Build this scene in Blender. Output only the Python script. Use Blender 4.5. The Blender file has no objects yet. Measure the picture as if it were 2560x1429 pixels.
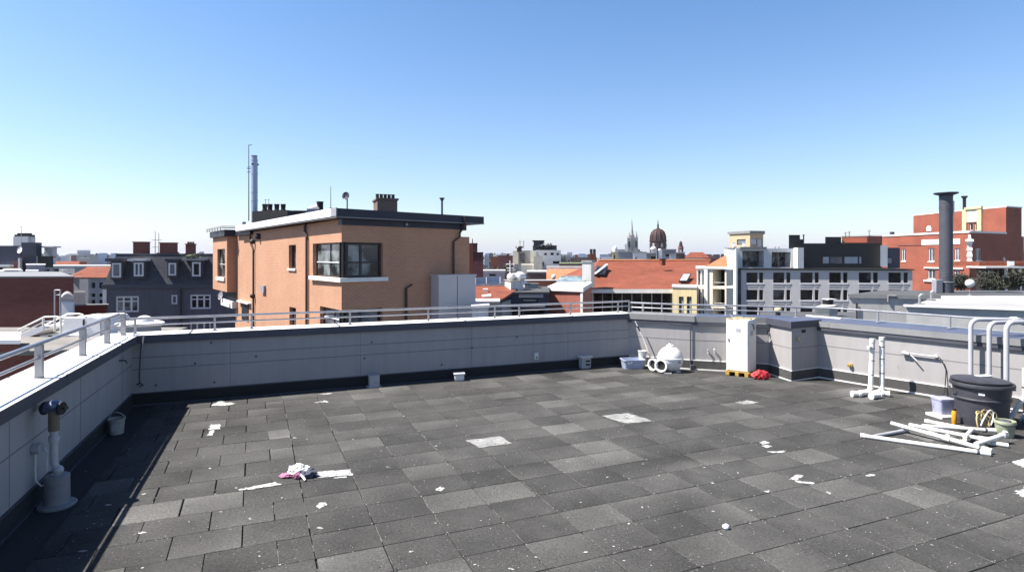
import bpy, bmesh, math, random
from mathutils import Vector, Matrix, noise
random.seed(7)
R = math.radians
scene = bpy.context.scene
COL = scene.collection
# ------------------------------------------------------------------ camera, sky, sun, exposure
H = 2.6            # eye height above the roof deck
FPX = 1500.0       # focal length in pixels of the 2560 wide photograph
HOR = 640.0        # row of the horizon
cam_d = bpy.data.cameras.new('camera')
cam = bpy.data.objects.new('camera', cam_d); COL.objects.link(cam)
cam.location = (0, 0, H); cam.rotation_euler = (R(90), 0, 0)
cam_d.sensor_width = 36; cam_d.lens = 36 * FPX / 2560
cam_d.shift_y = -(714.5 - HOR) / 2560
cam_d.clip_start = 0.1; cam_d.clip_end = 20000
scene.camera = cam
SUN_EL = 55.0
SUN_AZ = 264.5     # compass bearing of the sun, clockwise from +Y
w = bpy.data.worlds.new('World'); scene.world = w; w.use_nodes = True
nt = w.node_tree
sky = nt.nodes.new('ShaderNodeTexSky'); sky.sky_type = 'NISHITA'; sky.sun_disc = False
sky.sun_elevation = R(SUN_EL); sky.sun_rotation = R(SUN_AZ)
sky.air_density = 1.0; sky.dust_density = 1.0; sky.ozone_density = 2.0; sky.altitude = 20
wtc = nt.nodes.new('ShaderNodeTexCoord'); wsx = nt.nodes.new('ShaderNodeSeparateXYZ'); nt.links.new(wtc.outputs['Generated'], wsx.inputs[0])
wr_ = nt.nodes.new('ShaderNodeValToRGB'); e_ = wr_.color_ramp.elements      # colour balance of the sky by elevation
for x_, (p_, c_) in zip([e_[0], e_.new(.035), e_.new(.10), e_.new(.38), e_[-1]], ((0.0, (.74, .78, 1.12)), (.035, (.70, .71, .83)), (.10, (.63, .655, .72)), (.38, (.465, .60, .71)), (1.0, (.17, .165, .22)))): x_.position = p_; x_.color = (*c_, 1)
nt.links.new(wsx.outputs[2], wr_.inputs[0])
wm = nt.nodes.new('ShaderNodeMix'); wm.data_type = 'RGBA'; wm.blend_type = 'MULTIPLY'; wm.inputs[0].default_value = 1.0
nt.links.new(sky.outputs[0], wm.inputs[6]); nt.links.new(wr_.outputs[0], wm.inputs[7]); nt.links.new(wm.outputs[2], nt.nodes['Background'].inputs[0])
nt.nodes['Background'].inputs[1].default_value = 0.125
sl = bpy.data.lights.new('sun', 'SUN'); sl.energy = 5.0; sl.angle = R(0.5); sl.color = (1.0, 0.95, 0.88)
so = bpy.data.objects.new('sun', sl); COL.objects.link(so)
_el, _az = R(SUN_EL), R(SUN_AZ)
SUNV = Vector((math.sin(_az) * math.cos(_el), math.cos(_az) * math.cos(_el), math.sin(_el)))
so.rotation_euler = SUNV.to_track_quat('Z', 'Y').to_euler(); so.location = (-30, 0, 40)
vs = scene.view_settings
vs.view_transform = 'Standard'; vs.look = 'None'; vs.gamma = 1.0; vs.exposure = 1.2
# ------------------------------------------------------------------ helpers
def PX(px, Y): return (px - 1280) * Y / FPX
def PZ(py, Y): return H - (py - HOR) * Y / FPX
def G(px, py, z=0.0):                     # point of the level z under a pixel
    Y = (H - z) * FPX / (py - HOR)
    return Vector((PX(px, Y), Y, z))
def P(px, py, Y): return Vector((PX(px, Y), Y, PZ(py, Y)))
V2 = lambda a: Vector((a[0], a[1], 0))
WM = {}
class MB:
    def __init__(s): s.v = []; s.f = []; s.mi = []; s.m = 0
    def V(s, p): s.v.append(tuple(p)); return len(s.v) - 1
    def poly(s, pts):
        s.f.append([s.V(p) for p in pts]); s.mi.append(s.m)
    def loops(s, rings, caps=True, closed=True):
        idx = [[s.V(p) for p in r] for r in rings]; n = len(idx[0])
        for a, b in zip(idx, idx[1:]):
            for i in range(n if closed else n - 1):
                s.f.append([a[i], a[(i + 1) % n], b[(i + 1) % n], b[i]]); s.mi.append(s.m)
        if caps:
            s.f.append(idx[0][::-1]); s.mi.append(s.m); s.f.append(idx[-1]); s.mi.append(s.m)
    def prism(s, foot, z0, z1, top=None):
        foot = [tuple(p[:2]) for p in foot]; top = [tuple(p[:2]) for p in (top or foot)]
        if sum(a[0] * b[1] - b[0] * a[1] for a, b in zip(foot, foot[1:] + foot[:1])) < 0: foot = foot[::-1]; top = top[::-1]
        s.loops([[(x, y, z0) for x, y in foot], [(x, y, z1) for x, y in top]])
    def box(s, c, size, rz=0.0):
        cx, cy, cz = c; sx, sy, sz = size[0] / 2, size[1] / 2, size[2] / 2
        ca, sa = math.cos(rz), math.sin(rz)
        q = [(cx + x * ca - y * sa, cy + x * sa + y * ca) for x, y in ((-sx, -sy), (sx, -sy), (sx, sy), (-sx, sy))]
        s.prism(q, cz - sz, cz + sz)
    def seg(s, a, b, off0, off1, z0, z1):      # box along a->b, between two offsets to the right of the run
        a, b = V2(a), V2(b); d = (b - a).normalized(); n = Vector((d.y, -d.x, 0))
        s.prism([a + n * off0, b + n * off0, b + n * off1, a + n * off1], z0, z1)
    def bar(s, a, b, w, h=None):               # square bar between two 3D points
        a, b = Vector(a), Vector(b); h = h or w; d = (b - a).normalized()
        up = Vector((0, 0, 1)) if abs(d.z) < .95 else Vector((1, 0, 0))
        x = d.cross(up).normalized() * w / 2; y = x.cross(d).normalized() * h / 2
        s.loops([[p - x - y, p + x - y, p + x + y, p - x + y] for p in (a, b)])
    def tube(s, pts, r, seg=10, caps=True):
        pts = [Vector(p) for p in pts]; rs = r if isinstance(r, (list, tuple)) else [r] * len(pts)
        rings = []; ref = None
        for i, p in enumerate(pts):
            d = (pts[min(i + 1, len(pts) - 1)] - pts[max(i - 1, 0)]).normalized()
            if ref is None: ref = d.orthogonal().normalized()
            ref = (ref - d * ref.dot(d)).normalized(); y = d.cross(ref)
            rings.append([p + (ref * math.cos(t) + y * math.sin(t)) * rs[i] for t in [2 * math.pi * k / seg for k in range(seg)]])
        s.loops(rings, caps)
    def lathe(s, prof, c=(0, 0, 0), seg=20, sx=1, sy=1, caps=True):
        s.loops([[(c[0] + r * math.cos(t) * sx, c[1] + r * math.sin(t) * sy, c[2] + z) for t in [2 * math.pi * k / seg for k in range(seg)]] for r, z in prof], caps)
    def ball(s, c, r, seg=18, rings=10, sz=1, a0=-90, a1=90):
        s.lathe([(max(r * math.cos(R(a0 + (a1 - a0) * i / rings)), 1e-3), r * sz * math.sin(R(a0 + (a1 - a0) * i / rings))) for i in range(rings + 1)], c, seg)
    def build(s, name, mats, parent=None, world=True, smooth=35, bevel=0, base=None, kind=None, double=True):
        vs_ = [Vector(v) for v in s.v]; loc = Vector((0, 0, 0))
        if parent is not None:
            if world:
                M = WM[parent].inverted(); vs_ = [M @ v for v in vs_]
        else:
            if base is None:
                loc = Vector(((min(v.x for v in vs_) + max(v.x for v in vs_)) / 2, (min(v.y for v in vs_) + max(v.y for v in vs_)) / 2, min(v.z for v in vs_)))
            else: loc = Vector(base)
            vs_ = [v - loc for v in vs_]
        me = bpy.data.meshes.new(name); me.from_pydata([tuple(v) for v in vs_], [], s.f)
        mats = mats if isinstance(mats, (list, tuple)) else [mats]
        for m in mats: me.materials.append(M_[m] if isinstance(m, str) else m)
        me.polygons.foreach_set('material_index', s.mi)
        uv = me.uv_layers.new(name='UVMap')
        for p in me.polygons:
            n = p.normal
            t = Vector((-n.y, n.x, 0)); t = t.normalized() if t.length > .02 else Vector((1, 0, 0))
            b = n.cross(t)
            for li in p.loop_indices:
                q = me.vertices[me.loops[li].vertex_index].co; uv.data[li].uv = (q.dot(t), q.dot(b))
        if smooth:
            me.polygons.foreach_set('use_smooth', [True] * len(me.polygons)); me.set_sharp_from_angle(angle=R(smooth))
        me.update()
        o = bpy.data.objects.new(name, me); COL.objects.link(o)
        if parent is not None: o.parent = parent; WM[o] = WM[parent]
        else: o.location = loc; WM[o] = Matrix.Translation(loc)
        if bevel:
            md = o.modifiers.new('bevel', 'BEVEL'); md.width = bevel; md.segments = 2; md.limit_method = 'ANGLE'; md.angle_limit = R(40)
        if kind: o['kind'] = kind
        return o
def tag(o, label, cat, group=None):
    o['label'] = label; o['category'] = cat
    if group: o['group'] = group
    return o
def T(name, label, cat, loc=(0, 0, 0), rz=0.0, group=None):
    o = bpy.data.objects.new(name, None); COL.objects.link(o); o.empty_display_size = .2
    o.location = loc; o.rotation_euler = (0, 0, rz)
    WM[o] = Matrix.Translation(Vector(loc)) @ Matrix.Rotation(rz, 4, 'Z')
    return tag(o, label, cat, group)
def kids(o): return [c for c in bpy.data.objects if c.parent is o]
def dup(root, loc, rz, label, group=None):
    r = root.copy(); COL.objects.link(r); r.location = loc; r.rotation_euler = (0, 0, rz); r['label'] = label
    if group: r['group'] = group
    for ch in list(root.children):
        c = ch.copy(); COL.objects.link(c); c.parent = r
        for g in list(ch.children):
            d = g.copy(); COL.objects.link(d); d.parent = c
    return r
# ------------------------------------------------------------------ materials
M_ = {}
def base_mat(name, rough=.7, metal=0.0, spec=.5):
    m = bpy.data.materials.new(name); m.use_nodes = True; M_[name] = m
    b = m.node_tree.nodes['Principled BSDF']
    b.inputs['Roughness'].default_value = rough; b.inputs['Metallic'].default_value = metal
    b.inputs['Specular IOR Level'].default_value = spec
    return m, m.node_tree.nodes, m.node_tree.links, b
def ramp(n, stops, interp='LINEAR'):
    r = n.new('ShaderNodeValToRGB'); r.color_ramp.interpolation = interp
    e = r.color_ramp.elements
    while len(e) < len(stops): e.new(.5)
    for x, (p, c) in zip(e, stops): x.position = p; x.color = (*c, 1) if len(c) == 3 else c
    return r
def mixc(n, l, kind, fac, a, b):
    x = n.new('ShaderNodeMix'); x.data_type = 'RGBA'; x.blend_type = kind
    for sock, val in ((x.inputs[0], fac), (x.inputs[6], a), (x.inputs[7], b)):
        if hasattr(val, 'is_linked'): l.new(val, sock)
        else: sock.default_value = val if not isinstance(val, tuple) else (*val, 1)[:4]
    return x.outputs[2]
def mat(name, col, rough=.7, var=.18, scale=1.6, metal=0.0, spec=.4, bump=0.0, bscale=40, streak=0.0, speck=None, coat=0):
    m, n, l, b = base_mat(name, rough, metal, spec)
    tc = n.new('ShaderNodeTexCoord')
    nz = n.new('ShaderNodeTexNoise'); nz.inputs['Scale'].default_value = scale; nz.inputs['Detail'].default_value = 7; nz.inputs['Roughness'].default_value = .62
    l.new(tc.outputs['Object'], nz.inputs['Vector'])
    lo = tuple(c * (1 - var) for c in col); hi = tuple(min(1, c * (1 + var)) for c in col)
    r = ramp(n, [(.3, lo), (.7, hi)]); l.new(nz.outputs[0], r.inputs[0]); out = r.outputs[0]
    if streak:                                       # rain streaks running down the face
        mp = n.new('ShaderNodeMapping'); mp.inputs['Scale'].default_value = (9, 9, .5)
        l.new(tc.outputs['Object'], mp.inputs[0])
        n2 = n.new('ShaderNodeTexNoise'); n2.inputs['Scale'].default_value = 1; n2.inputs['Detail'].default_value = 5
        l.new(mp.outputs[0], n2.inputs['Vector'])
        r2 = ramp(n, [(.42, (1, 1, 1)), (.75, (1 - streak,) * 3)]); l.new(n2.outputs[0], r2.inputs[0])
        out = mixc(n, l, 'MULTIPLY', 1.0, out, r2.outputs[0])
    if speck:
        n3 = n.new('ShaderNodeTexNoise'); n3.inputs['Scale'].default_value = speck[0]; n3.inputs['Detail'].default_value = 3
        l.new(tc.outputs['Object'], n3.inputs['Vector'])
        r3 = ramp(n, [(speck[1], (0, 0, 0)), (speck[1] + .03, (1, 1, 1))]); l.new(n3.outputs[0], r3.inputs[0])
        out = mixc(n, l, 'MIX', r3.outputs[0], out, speck[2])
    l.new(out, b.inputs['Base Color'])
    rr = ramp(n, [(.3, (max(rough - .1, .03),) * 3), (.7, (min(rough + .12, 1),) * 3)]); l.new(nz.outputs[0], rr.inputs[0]); l.new(rr.outputs[0], b.inputs['Roughness'])
    if bump:
        n4 = n.new('ShaderNodeTexNoise'); n4.inputs['Scale'].default_value = bscale; n4.inputs['Detail'].default_value = 6
        l.new(tc.outputs['Object'], n4.inputs['Vector'])
        bp = n.new('ShaderNodeBump'); bp.inputs['Strength'].default_value = bump; bp.inputs['Distance'].default_value = .01
        l.new(n4.outputs[0], bp.inputs['Height']); l.new(bp.outputs[0], b.inputs['Normal'])
    if coat: b.inputs['Coat Weight'].default_value = coat
    return m
def brick(name, c1, c2, mortar, bw=.25, bh=.075, msize=.012, off=.5, rough=.85, var=.25, scale=.35, msm=.1, bump=.3):
    m, n, l, b = base_mat(name, rough, 0, .3)
    uv = n.new('ShaderNodeUVMap')
    bt = n.new('ShaderNodeTexBrick'); bt.offset = off
    bt.inputs['Scale'].default_value = 1; bt.inputs['Brick Width'].default_value = bw; bt.inputs['Row Height'].default_value = bh
    bt.inputs['Mortar Size'].default_value = msize; bt.inputs['Mortar Smooth'].default_value = msm; bt.inputs['Bias'].default_value = 0
    for k, c in (('Color1', c1), ('Color2', c2), ('Mortar', mortar)): bt.inputs[k].default_value = (*c, 1)
    l.new(uv.outputs[0], bt.inputs['Vector'])
    tc = n.new('ShaderNodeTexCoord')
    nz = n.new('ShaderNodeTexNoise'); nz.inputs['Scale'].default_value = scale; nz.inputs['Detail'].default_value = 8; nz.inputs['Roughness'].default_value = .65
    l.new(tc.outputs['Object'], nz.inputs['Vector'])
    r = ramp(n, [(.3, (1 - var,) * 3), (.7, (1 + var * .4,) * 3)]); l.new(nz.outputs[0], r.inputs[0])
    l.new(mixc(n, l, 'MULTIPLY', 1.0, bt.outputs[0], r.outputs[0]), b.inputs['Base Color'])
    if bump:
        bp = n.new('ShaderNodeBump'); bp.inputs['Strength'].default_value = bump; bp.inputs['Distance'].default_value = .01; bp.invert = True
        l.new(bt.outputs[1], bp.inputs['Height']); l.new(bp.outputs[0], b.inputs['Normal'])
    return m
def glass(name, col=(.02, .025, .03), rough=.06, var=.6, scale=.9, hi=None, spec=.6):
    m, n, l, b = base_mat(name, rough, 0, spec)
    tc = n.new('ShaderNodeTexCoord'); nz = n.new('ShaderNodeTexNoise'); nz.inputs['Scale'].default_value = scale; nz.inputs['Detail'].default_value = 4
    l.new(tc.outputs['Object'], nz.inputs['Vector'])
    r = ramp(n, [(.42, tuple(c * (1 - var) for c in col)), (.62, hi or tuple(c * (1 + var) for c in col))]); l.new(nz.outputs[0], r.inputs[0])
    l.new(r.outputs[0], b.inputs['Base Color'])
    return m
# ------------------------------------------------------------------ roof materials
def tile_mat():
    m, n, l, b = base_mat('rubber_tile', .9, 0, .25)
    at = n.new('ShaderNodeAttribute'); at.attribute_name = 'tint'
    tc = n.new('ShaderNodeTexCoord')
    def nz(sc, det=6, rough=.6):
        x = n.new('ShaderNodeTexNoise'); x.inputs['Scale'].default_value = sc; x.inputs['Detail'].default_value = det; x.inputs['Roughness'].default_value = rough
        l.new(tc.outputs['Object'], x.inputs['Vector']); return x.outputs[0]
    r0 = ramp(n, [(.0, (.032, .0312, .0304)), (.5, (.056, .0548, .0533)), (1, (.112, .11, .105))]); l.new(at.outputs[2], r0.inputs[0])
    out = r0.outputs[0]
    ra = ramp(n, [(.32, (.82, .82, .82)), (.68, (1.25, 1.25, 1.24))]); l.new(nz(1.3, 8, .65), ra.inputs[0]); out = mixc(n, l, 'MULTIPLY', 1.0, out, ra.outputs[0])
    rb = ramp(n, [(.36, (.42, .42, .42)), (.64, (1.7, 1.7, 1.7))]); l.new(nz(40, 9, .85), rb.inputs[0]); out = mixc(n, l, 'MULTIPLY', 1.0, out, rb.outputs[0])
    rd = ramp(n, [(.50, (0, 0, 0)), (.74, (.7, .7, .7))]); l.new(nz(1.5, 9, .66), rd.inputs[0]); out = mixc(n, l, 'MIX', rd.outputs[0], out, (.078, .0765, .073))
    re = ramp(n, [(.36, (.72, .715, .71)), (.62, (1.16, 1.16, 1.15))]); l.new(nz(.42, 5, .6), re.inputs[0]); out = mixc(n, l, 'MULTIPLY', 1.0, out, re.outputs[0])
    rc = ramp(n, [(.70, (0, 0, 0)), (.73, (1, 1, 1))]); l.new(nz(46, 2, .5), rc.inputs[0]); out = mixc(n, l, 'MIX', rc.outputs[0], out, (.20, .20, .195))
    l.new(out, b.inputs['Base Color'])
    bp = n.new('ShaderNodeBump'); bp.inputs['Strength'].default_value = .55; bp.inputs['Distance'].default_value = .006
    l.new(nz(150, 4, .7), bp.inputs['Height']); l.new(bp.outputs[0], b.inputs['Normal'])
tile_mat()
mat('joint_sand', (.10, .098, .093), .9, .4, 20)
mat('gap_black', (.016, .016, .017), .95, .3, 8)
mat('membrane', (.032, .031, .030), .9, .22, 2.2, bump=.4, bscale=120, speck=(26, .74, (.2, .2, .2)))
mat('upstand_shaded', (.02, .02, .021), .9, .2, 2.5, bump=.3, bscale=90)  # darker copy of the upstand, shade painted into its colour
mat('paint_worn', (.25, .25, .243), .85, .35, 5, speck=(20, .60, (.09, .09, .088)))
mat('upstand_lit', (.066, .064, .062), .85, .2, 3, bump=.3, bscale=60, streak=.15)  # paler copy of the upstand, for the sunlit walls
mat('paint_white', (.40, .40, .39), .8, .3, 9, speck=(34, .58, (.07, .07, .068)))
mat('panel_grey', (.315, .300, .297), .75, .09, .7, bump=.12, bscale=60, streak=.10, speck=(9, .74, (.22, .215, .21)))
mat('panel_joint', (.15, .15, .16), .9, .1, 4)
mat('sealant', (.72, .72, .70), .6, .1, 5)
mat('coping_white', (.78, .775, .765), .7, .07, 1.4, bump=.15, bscale=30, speck=(5, .75, (.4, .4, .4)))
mat('fascia_dark', (.060, .062, .078), .55, .15, 2)
mat('fascia_grey', (.21, .21, .212), .6, .10, 2.2, streak=.06)
mat('coping_slate', (.083, .097, .15), .6, .14, 1.2, spec=.2, bump=.1, bscale=20)
mat('steel_rail', (.36, .36, .38), .38, .12, 6, metal=.6)
mat('steel_post', (.30, .30, .31), .5, .15, 6, metal=.3)
mat('pvc_white', (.62, .61, .58), .45, .16, 7, spec=.5, speck=(16, .66, (.36, .35, .32)))
mat('pipe_grey', (.40, .40, .42), .4, .08, 3, spec=.5)
mat('pvc_dirty', (.62, .61, .58), .5, .2, 5)
mat('white_paint_metal', (.72, .71, .68), .4, .06, 2, spec=.5, streak=.14)
mat('grey_plastic', (.36, .36, .38), .5, .12, 4)
mat('bin_grey', (.045, .046, .056), .5, .22, 5, spec=.5, streak=.2, speck=(22, .70, (.13, .13, .14)))
mat('black_rubber', (.015, .015, .016), .6, .2, 5)
mat('pallet_yellow', (.40, .25, .055), .7, .25, 8)
mat('red_cloth', (.44, .028, .035), .6, .2, 7, bump=.4, bscale=14)
mat('brass', (.55, .42, .18), .4, .15, 10, metal=.4)
mat('orange_plastic', (.62, .28, .02), .4, .1, 5)
mat('hose_yellow', (.40, .31, .13), .55, .2, 6)
mat('sage_plastic', (.30, .32, .22), .5, .12, 6)
mat('blue_tub', (.36, .40, .52), .35, .1, 4, spec=.5)
mat('clear_tub', (.33, .34, .45), .3, .25, 7, spec=.5)
mat('label_white', (.8, .8, .8), .6, .05, 5)
mat('navy_cap', (.10, .12, .20), .35, .15, 5, metal=.3)
mat('cloth_white', (.76, .75, .76), .85, .1, 9, bump=.5, bscale=25)
mat('cloth_slate', (.065, .072, .10), .85, .25, 9, bump=.5, bscale=25)
mat('cloth_pink', (.42, .16, .26), .85, .35, 12, bump=.5, bscale=25)
# ------------------------------------------------------------------ roof plan
UA = R(23.3); U = Vector((math.cos(UA), math.sin(UA), 0)); W = Vector((-U.y, U.x, 0))
C1 = Vector((-6.61, 10.43, 0)); LD = Vector((.363, -.932, 0))
C0 = C1 + LD * 15
C2 = Vector((2.82, 14.5, 0)); C3 = Vector((4.12, 13.85, 0)); D1 = Vector((5.95, 13.27, 0))
RD = Vector((.58, -.815, 0)).normalized(); D2 = Vector((6.36, 13.28, 0)); E1 = D2 + RD * 17
PF = Vector((5.84, 12.53, 0)); PB = Vector((6.60, 12.94, 0)); PL = Vector((5.72, 13.34, 0))
TOP = 1.22
mb = MB(); mb.poly([(p.x, p.y, -.012) for p in (C0, E1, D2, D1, C3, C2, C1)])
deck = mb.build('roof_deck', 'membrane', kind='structure')
# rubber paving tiles, one sheet of real tiles with gaps
def half_clip(pts, o, n, off):
    out = []
    for a, b in zip(pts, pts[1:] + pts[:1]):
        da, db = (a - o).dot(n) - off, (b - o).dot(n) - off
        if da >= 0: out.append(a)
        if da * db < 0: out.append(a + (b - a) * (da / (da - db)))
    return out
nL = Vector((.932, .363, 0)); nF = (C2 - C1).normalized(); nF = Vector((nF.y, -nF.x, 0))
nR = Vector((-.815, -.58, 0)); n23 = (C3 - C2).normalized(); n23 = Vector((n23.y, -n23.x, 0)); n3D = (D1 - C3).normalized(); n3D = Vector((n3D.y, -n3D.x, 0))
TU, TW = .585, .47
O_T = G(604, 1370)
rt = random.Random(3)
mb = MB(); tints = []
pale = {}
for px, py, t in ((1395, 1082, .9), (1270, 1235, .85), (1110, 1262, .8), (1460, 1150, .82), (1590, 1152, .78), (2010, 1130, .8), (1130, 1170, .66), (1500, 970, .72), (1560, 935, .75), (1620, 945, .78), (1860, 1010, .75), (1700, 985, .7), (850, 1405, .75), (2050, 1225, .62), (1880, 1060, .64), (1250, 965, .7), (1330, 940, .7), (1200, 1000, .68)):
    q = G(px, py) - O_T; pale[(math.floor(q.dot(U) / TU), math.floor(q.dot(W) / TW))] = t
joint_pts = []
for j in range(-8, 32):
    shift = 0
    xs = [i * TU for i in range(-16, 26)]
    for i in range(len(xs) - 1):
        u0, u1 = xs[i], xs[i + 1]
        if u0 < .3: sh = (.5 * TU if j % 2 else 0) + rt.uniform(-.03, .03) * 0
        else: sh = 0
        if u0 < .3:
            u0 += sh; u1 += sh
            if u0 > .3 + 1e-6: continue
            if sh and u1 > .3: u1 = TU
        g = rt.choice((.003, .004, .004, .006, .009)); gv = rt.choice((.002, .003, .003, .005))
        if rt.random() < .12 and u0 < .6: g = .014
        a, b = O_T + U * (u0 + g) + W * (j * TW + gv), O_T + U * (u1 - g * .6) + W * (j * TW + gv)
        c, d = O_T + U * (u1 - g * .6) + W * ((j + 1) * TW - gv), O_T + U * (u0 + g) + W * ((j + 1) * TW - gv)
        pts = [a, b, c, d]
        if min(p.y for p in pts) < 1.0: continue
        for o_, n_, off in ((C1, nL, .42), (C1, nF, .16), (D2, nR, .42), (C2, n23, .5), (C3, n3D, .42)):
            if pts: pts = half_clip(pts, o_, n_, off)
        if len(pts) < 3: continue
        joint_pts.append((a, g))
        z = .012 + rt.uniform(-.0018, .0018); tx, ty = rt.uniform(-.003, .003), rt.uniform(-.003, .003)
        cen = (a + c) / 2
        def hz(p): return z + (p - cen).dot(U) * tx + (p - cen).dot(W) * ty
        ch = .004
        inn = [p + (cen - p).normalized() * ch * 1.4 for p in pts]
        key = (math.floor((u0 + .01) / TU), j)
        t = pale.get(key, None)
        if t is None: t = min(max(rt.gauss(.37, .12), .06), .8); t = t + .24 if rt.random() < .13 else t
        mb.loops([[(p.x, p.y, -.012) for p in pts], [(p.x, p.y, hz(p) - ch) for p in pts], [(p.x, p.y, hz(p)) for p in inn]], caps=False)
        mb.poly([(p.x, p.y, hz(p)) for p in inn])
        gd = rt.gauss(0, .11); gu = rt.gauss(0, .07); cv = [t + gd * (p - cen).dot(W) / TW * 2 + gu * (p - cen).dot(U) / TU * 2 for p in pts]; tints += cv * 4
paving = mb.build('roof_paving', ['rubber_tile', 'paint_white'], kind='structure', smooth=0)
at = paving.data.attributes.new('tint', 'FLOAT', 'POINT')
assert len(tints) == len(paving.data.vertices), (len(tints), len(paving.data.vertices))
at.data.foreach_set('value', tints)
# worn white paint left on the tiles: thin ragged skins
rp = random.Random(11)
mb = MB()
def blotch(pts, rag=.012, sub=7, z=.0165):
    out = []
    for a, b in zip(pts, pts[1:] + pts[:1]):
        for k in range(sub):
            p = a.lerp(b, k / sub); out.append(p + Vector((rp.uniform(-rag, rag), rp.uniform(-rag, rag), 0)))
    c = sum(out, Vector()) / len(out)
    top = [(p.x, p.y, z) for p in out]
    mb.poly(top)
def quadG(*pp): return [G(x, y) for x, y in pp]
blotch(quadG((790, 1197), (880, 1190), (878, 1176), (793, 1181)), .016)
blotch(quadG((592, 1229), (640, 1224), (704, 1214), (690, 1207), (640, 1217), (596, 1226)), .012)
blotch(quadG((835, 1198), (868, 1196), (866, 1193), (836, 1196)), .006)
blotch(quadG((523, 1076), (549, 1074), (551, 1062), (526, 1063)), .014)
blotch(quadG((518, 1090), (532, 1092), (535, 1076), (524, 1077)), .02)
blotch(quadG((530, 1016), (575, 1014), (590, 1010), (560, 1007), (552, 1002), (540, 1008)), .03)
blotch(quadG((785, 1008), (820, 1007), (815, 1002), (800, 1004)), .03)
blotch(quadG((795, 988), (830, 986), (828, 984), (800, 986)), .02)
mb.m = 1
blotch(quadG((1163, 1103), (1200, 1121), (1280, 1110), (1250, 1092)), .012)
blotch(quadG((1502, 1041), (1560, 1060), (1630, 1054), (1570, 1034)), .018)
blotch(quadG((1835, 1007), (1860, 1012), (1900, 1008), (1870, 1002)), .03)
mb.m = 0
blotch(quadG((1897, 1108), (1908, 1113), (1925, 1109), (1912, 1104)), .012)
blotch(quadG((1902, 1117), (1916, 1122), (1932, 1118), (1920, 1113)), .012)
blotch(quadG((1918, 1131), (1935, 1135), (1968, 1132), (1958, 1128)), .02)
blotch(quadG((1973, 1200), (1990, 1203), (2010, 1191), (1992, 1188)), .01)
blotch(quadG((1984, 1203), (1994, 1209), (2032, 1213), (2038, 1209)), .01)
blotch(quadG((1900, 1231), (1922, 1234), (1924, 1228)), .01)
blotch(quadG((2530, 1160), (2560, 1172), (2590, 1168), (2560, 1150)), .03)
blotch(quadG((2535, 1232), (2560, 1246), (2580, 1236), (2560, 1222)), .03)
blotch(quadG((790, 1270), (800, 1274), (818, 1264), (812, 1257), (798, 1260)), .01)
blotch(quadG((343, 1336), (352, 1338), (366, 1334), (356, 1331)), .008)
blotch(quadG((1088, 1227), (1104, 1231), (1112, 1222), (1100, 1218)), .008)
blotch(quadG((2163, 1191), (2175, 1194), (2190, 1190), (2178, 1187)), .01)
blotch(quadG((2280, 1220), (2300, 1226), (2310, 1229), (2286, 1221)), .01)
for k in range(110):
    q = G(rp.uniform(150, 2560), 960 + 469 * rp.random() ** .8); s = rp.uniform(.006, .016) * (2.0 if rp.random() < .12 else 1)
    if (q - C1).dot(nL) < .5 or (q - C1).dot(nF) < .4 or (q - D2).dot(nR) < .5: continue
    n = rp.randint(5, 8); st = rp.uniform(1, 2.2); aa = rp.uniform(0, 6.28)
    mb.m = 0 if rp.random() < .45 else 1
    pts = []
    for i in range(n):
        t = 6.283 * i / n; rr = s * rp.uniform(.5, 1.1); x, y = rr * st * math.cos(t), rr * math.sin(t)
        pts.append(q + Vector((x * math.cos(aa) - y * math.sin(aa), x * math.sin(aa) + y * math.cos(aa), 0)))
    mb.poly([(p.x, p.y, .0165) for p in pts])
mb.build('paint_stains', ['paint_white', 'paint_worn'], kind='structure', smooth=0)
# grit lying in the joints and over the tiles
mb = MB()
for k in range(4200):
    if rp.random() < .55:
        a, g = rp.choice(joint_pts); d = U if rp.random() < .35 else W
        q = a + d * (rp.random() ** 2) * .5 + Vector((rp.gauss(0, .008), rp.gauss(0, .008), 0))
    else:
        q = G(rp.uniform(-100, 2600), 950 + 540 * rp.random())
    if (q - C1).dot(nL) < .3 or (q - C1).dot(nF) < .2 or (q - D2).dot(nR) < .3 or q.y > 13: continue
    s = rp.uniform(.0025, .0065); z = .013; mb.m = 0 if rp.random() < .62 else 1
    e = [q + Vector((s * rp.uniform(.6, 1.3) * math.cos(t), s * rp.uniform(.6, 1.3) * math.sin(t), z)) for t in (0, 1.6, 3.1, 4.7)]
    tp = q + Vector((0, 0, z + s * .9))
    for a, b in zip(e, e[1:] + e[:1]): mb.poly([a, b, tp])
for a, g in joint_pts:                                # crumbs where four tiles meet, and pale sand left in some joints
    if rp.random() < .5:
        for k in range(rp.randint(1, 4)):
            q = a + Vector((rp.gauss(0, .014), rp.gauss(0, .012), 0)); s = rp.uniform(.005, .013); mb.m = 1 if rp.random() < .7 else 0
            e = [q + Vector((s * rp.uniform(.6, 1.4) * math.cos(t), s * rp.uniform(.5, 1.0) * math.sin(t), .0135)) for t in (0, 1.2, 2.6, 3.9, 5.1)]
            mb.poly(e)
    if (a - O_T).dot(U) > .2 and rp.random() < .55:
        l0 = rp.uniform(.0, .2); l1 = rp.uniform(.25, .46); mb.m = 2; w0 = rp.uniform(.003, .006); pp = [a - U * g + W * (l0 + (l1 - l0) * i / 6) for i in range(7)]
        L_ = [p - U * w0 * rp.uniform(.4, 1.3) for p in pp]; R_ = [p + U * w0 * rp.uniform(.4, 1.3) for p in pp]
        for i in range(6): mb.poly([(*L_[i][:2], .0132), (*R_[i][:2], .0132), (*R_[i + 1][:2], .0132), (*L_[i + 1][:2], .0132)])
mb.build('grit', ['paint_white', 'gap_black', 'joint_sand'], kind='stuff', smooth=0)
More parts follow.
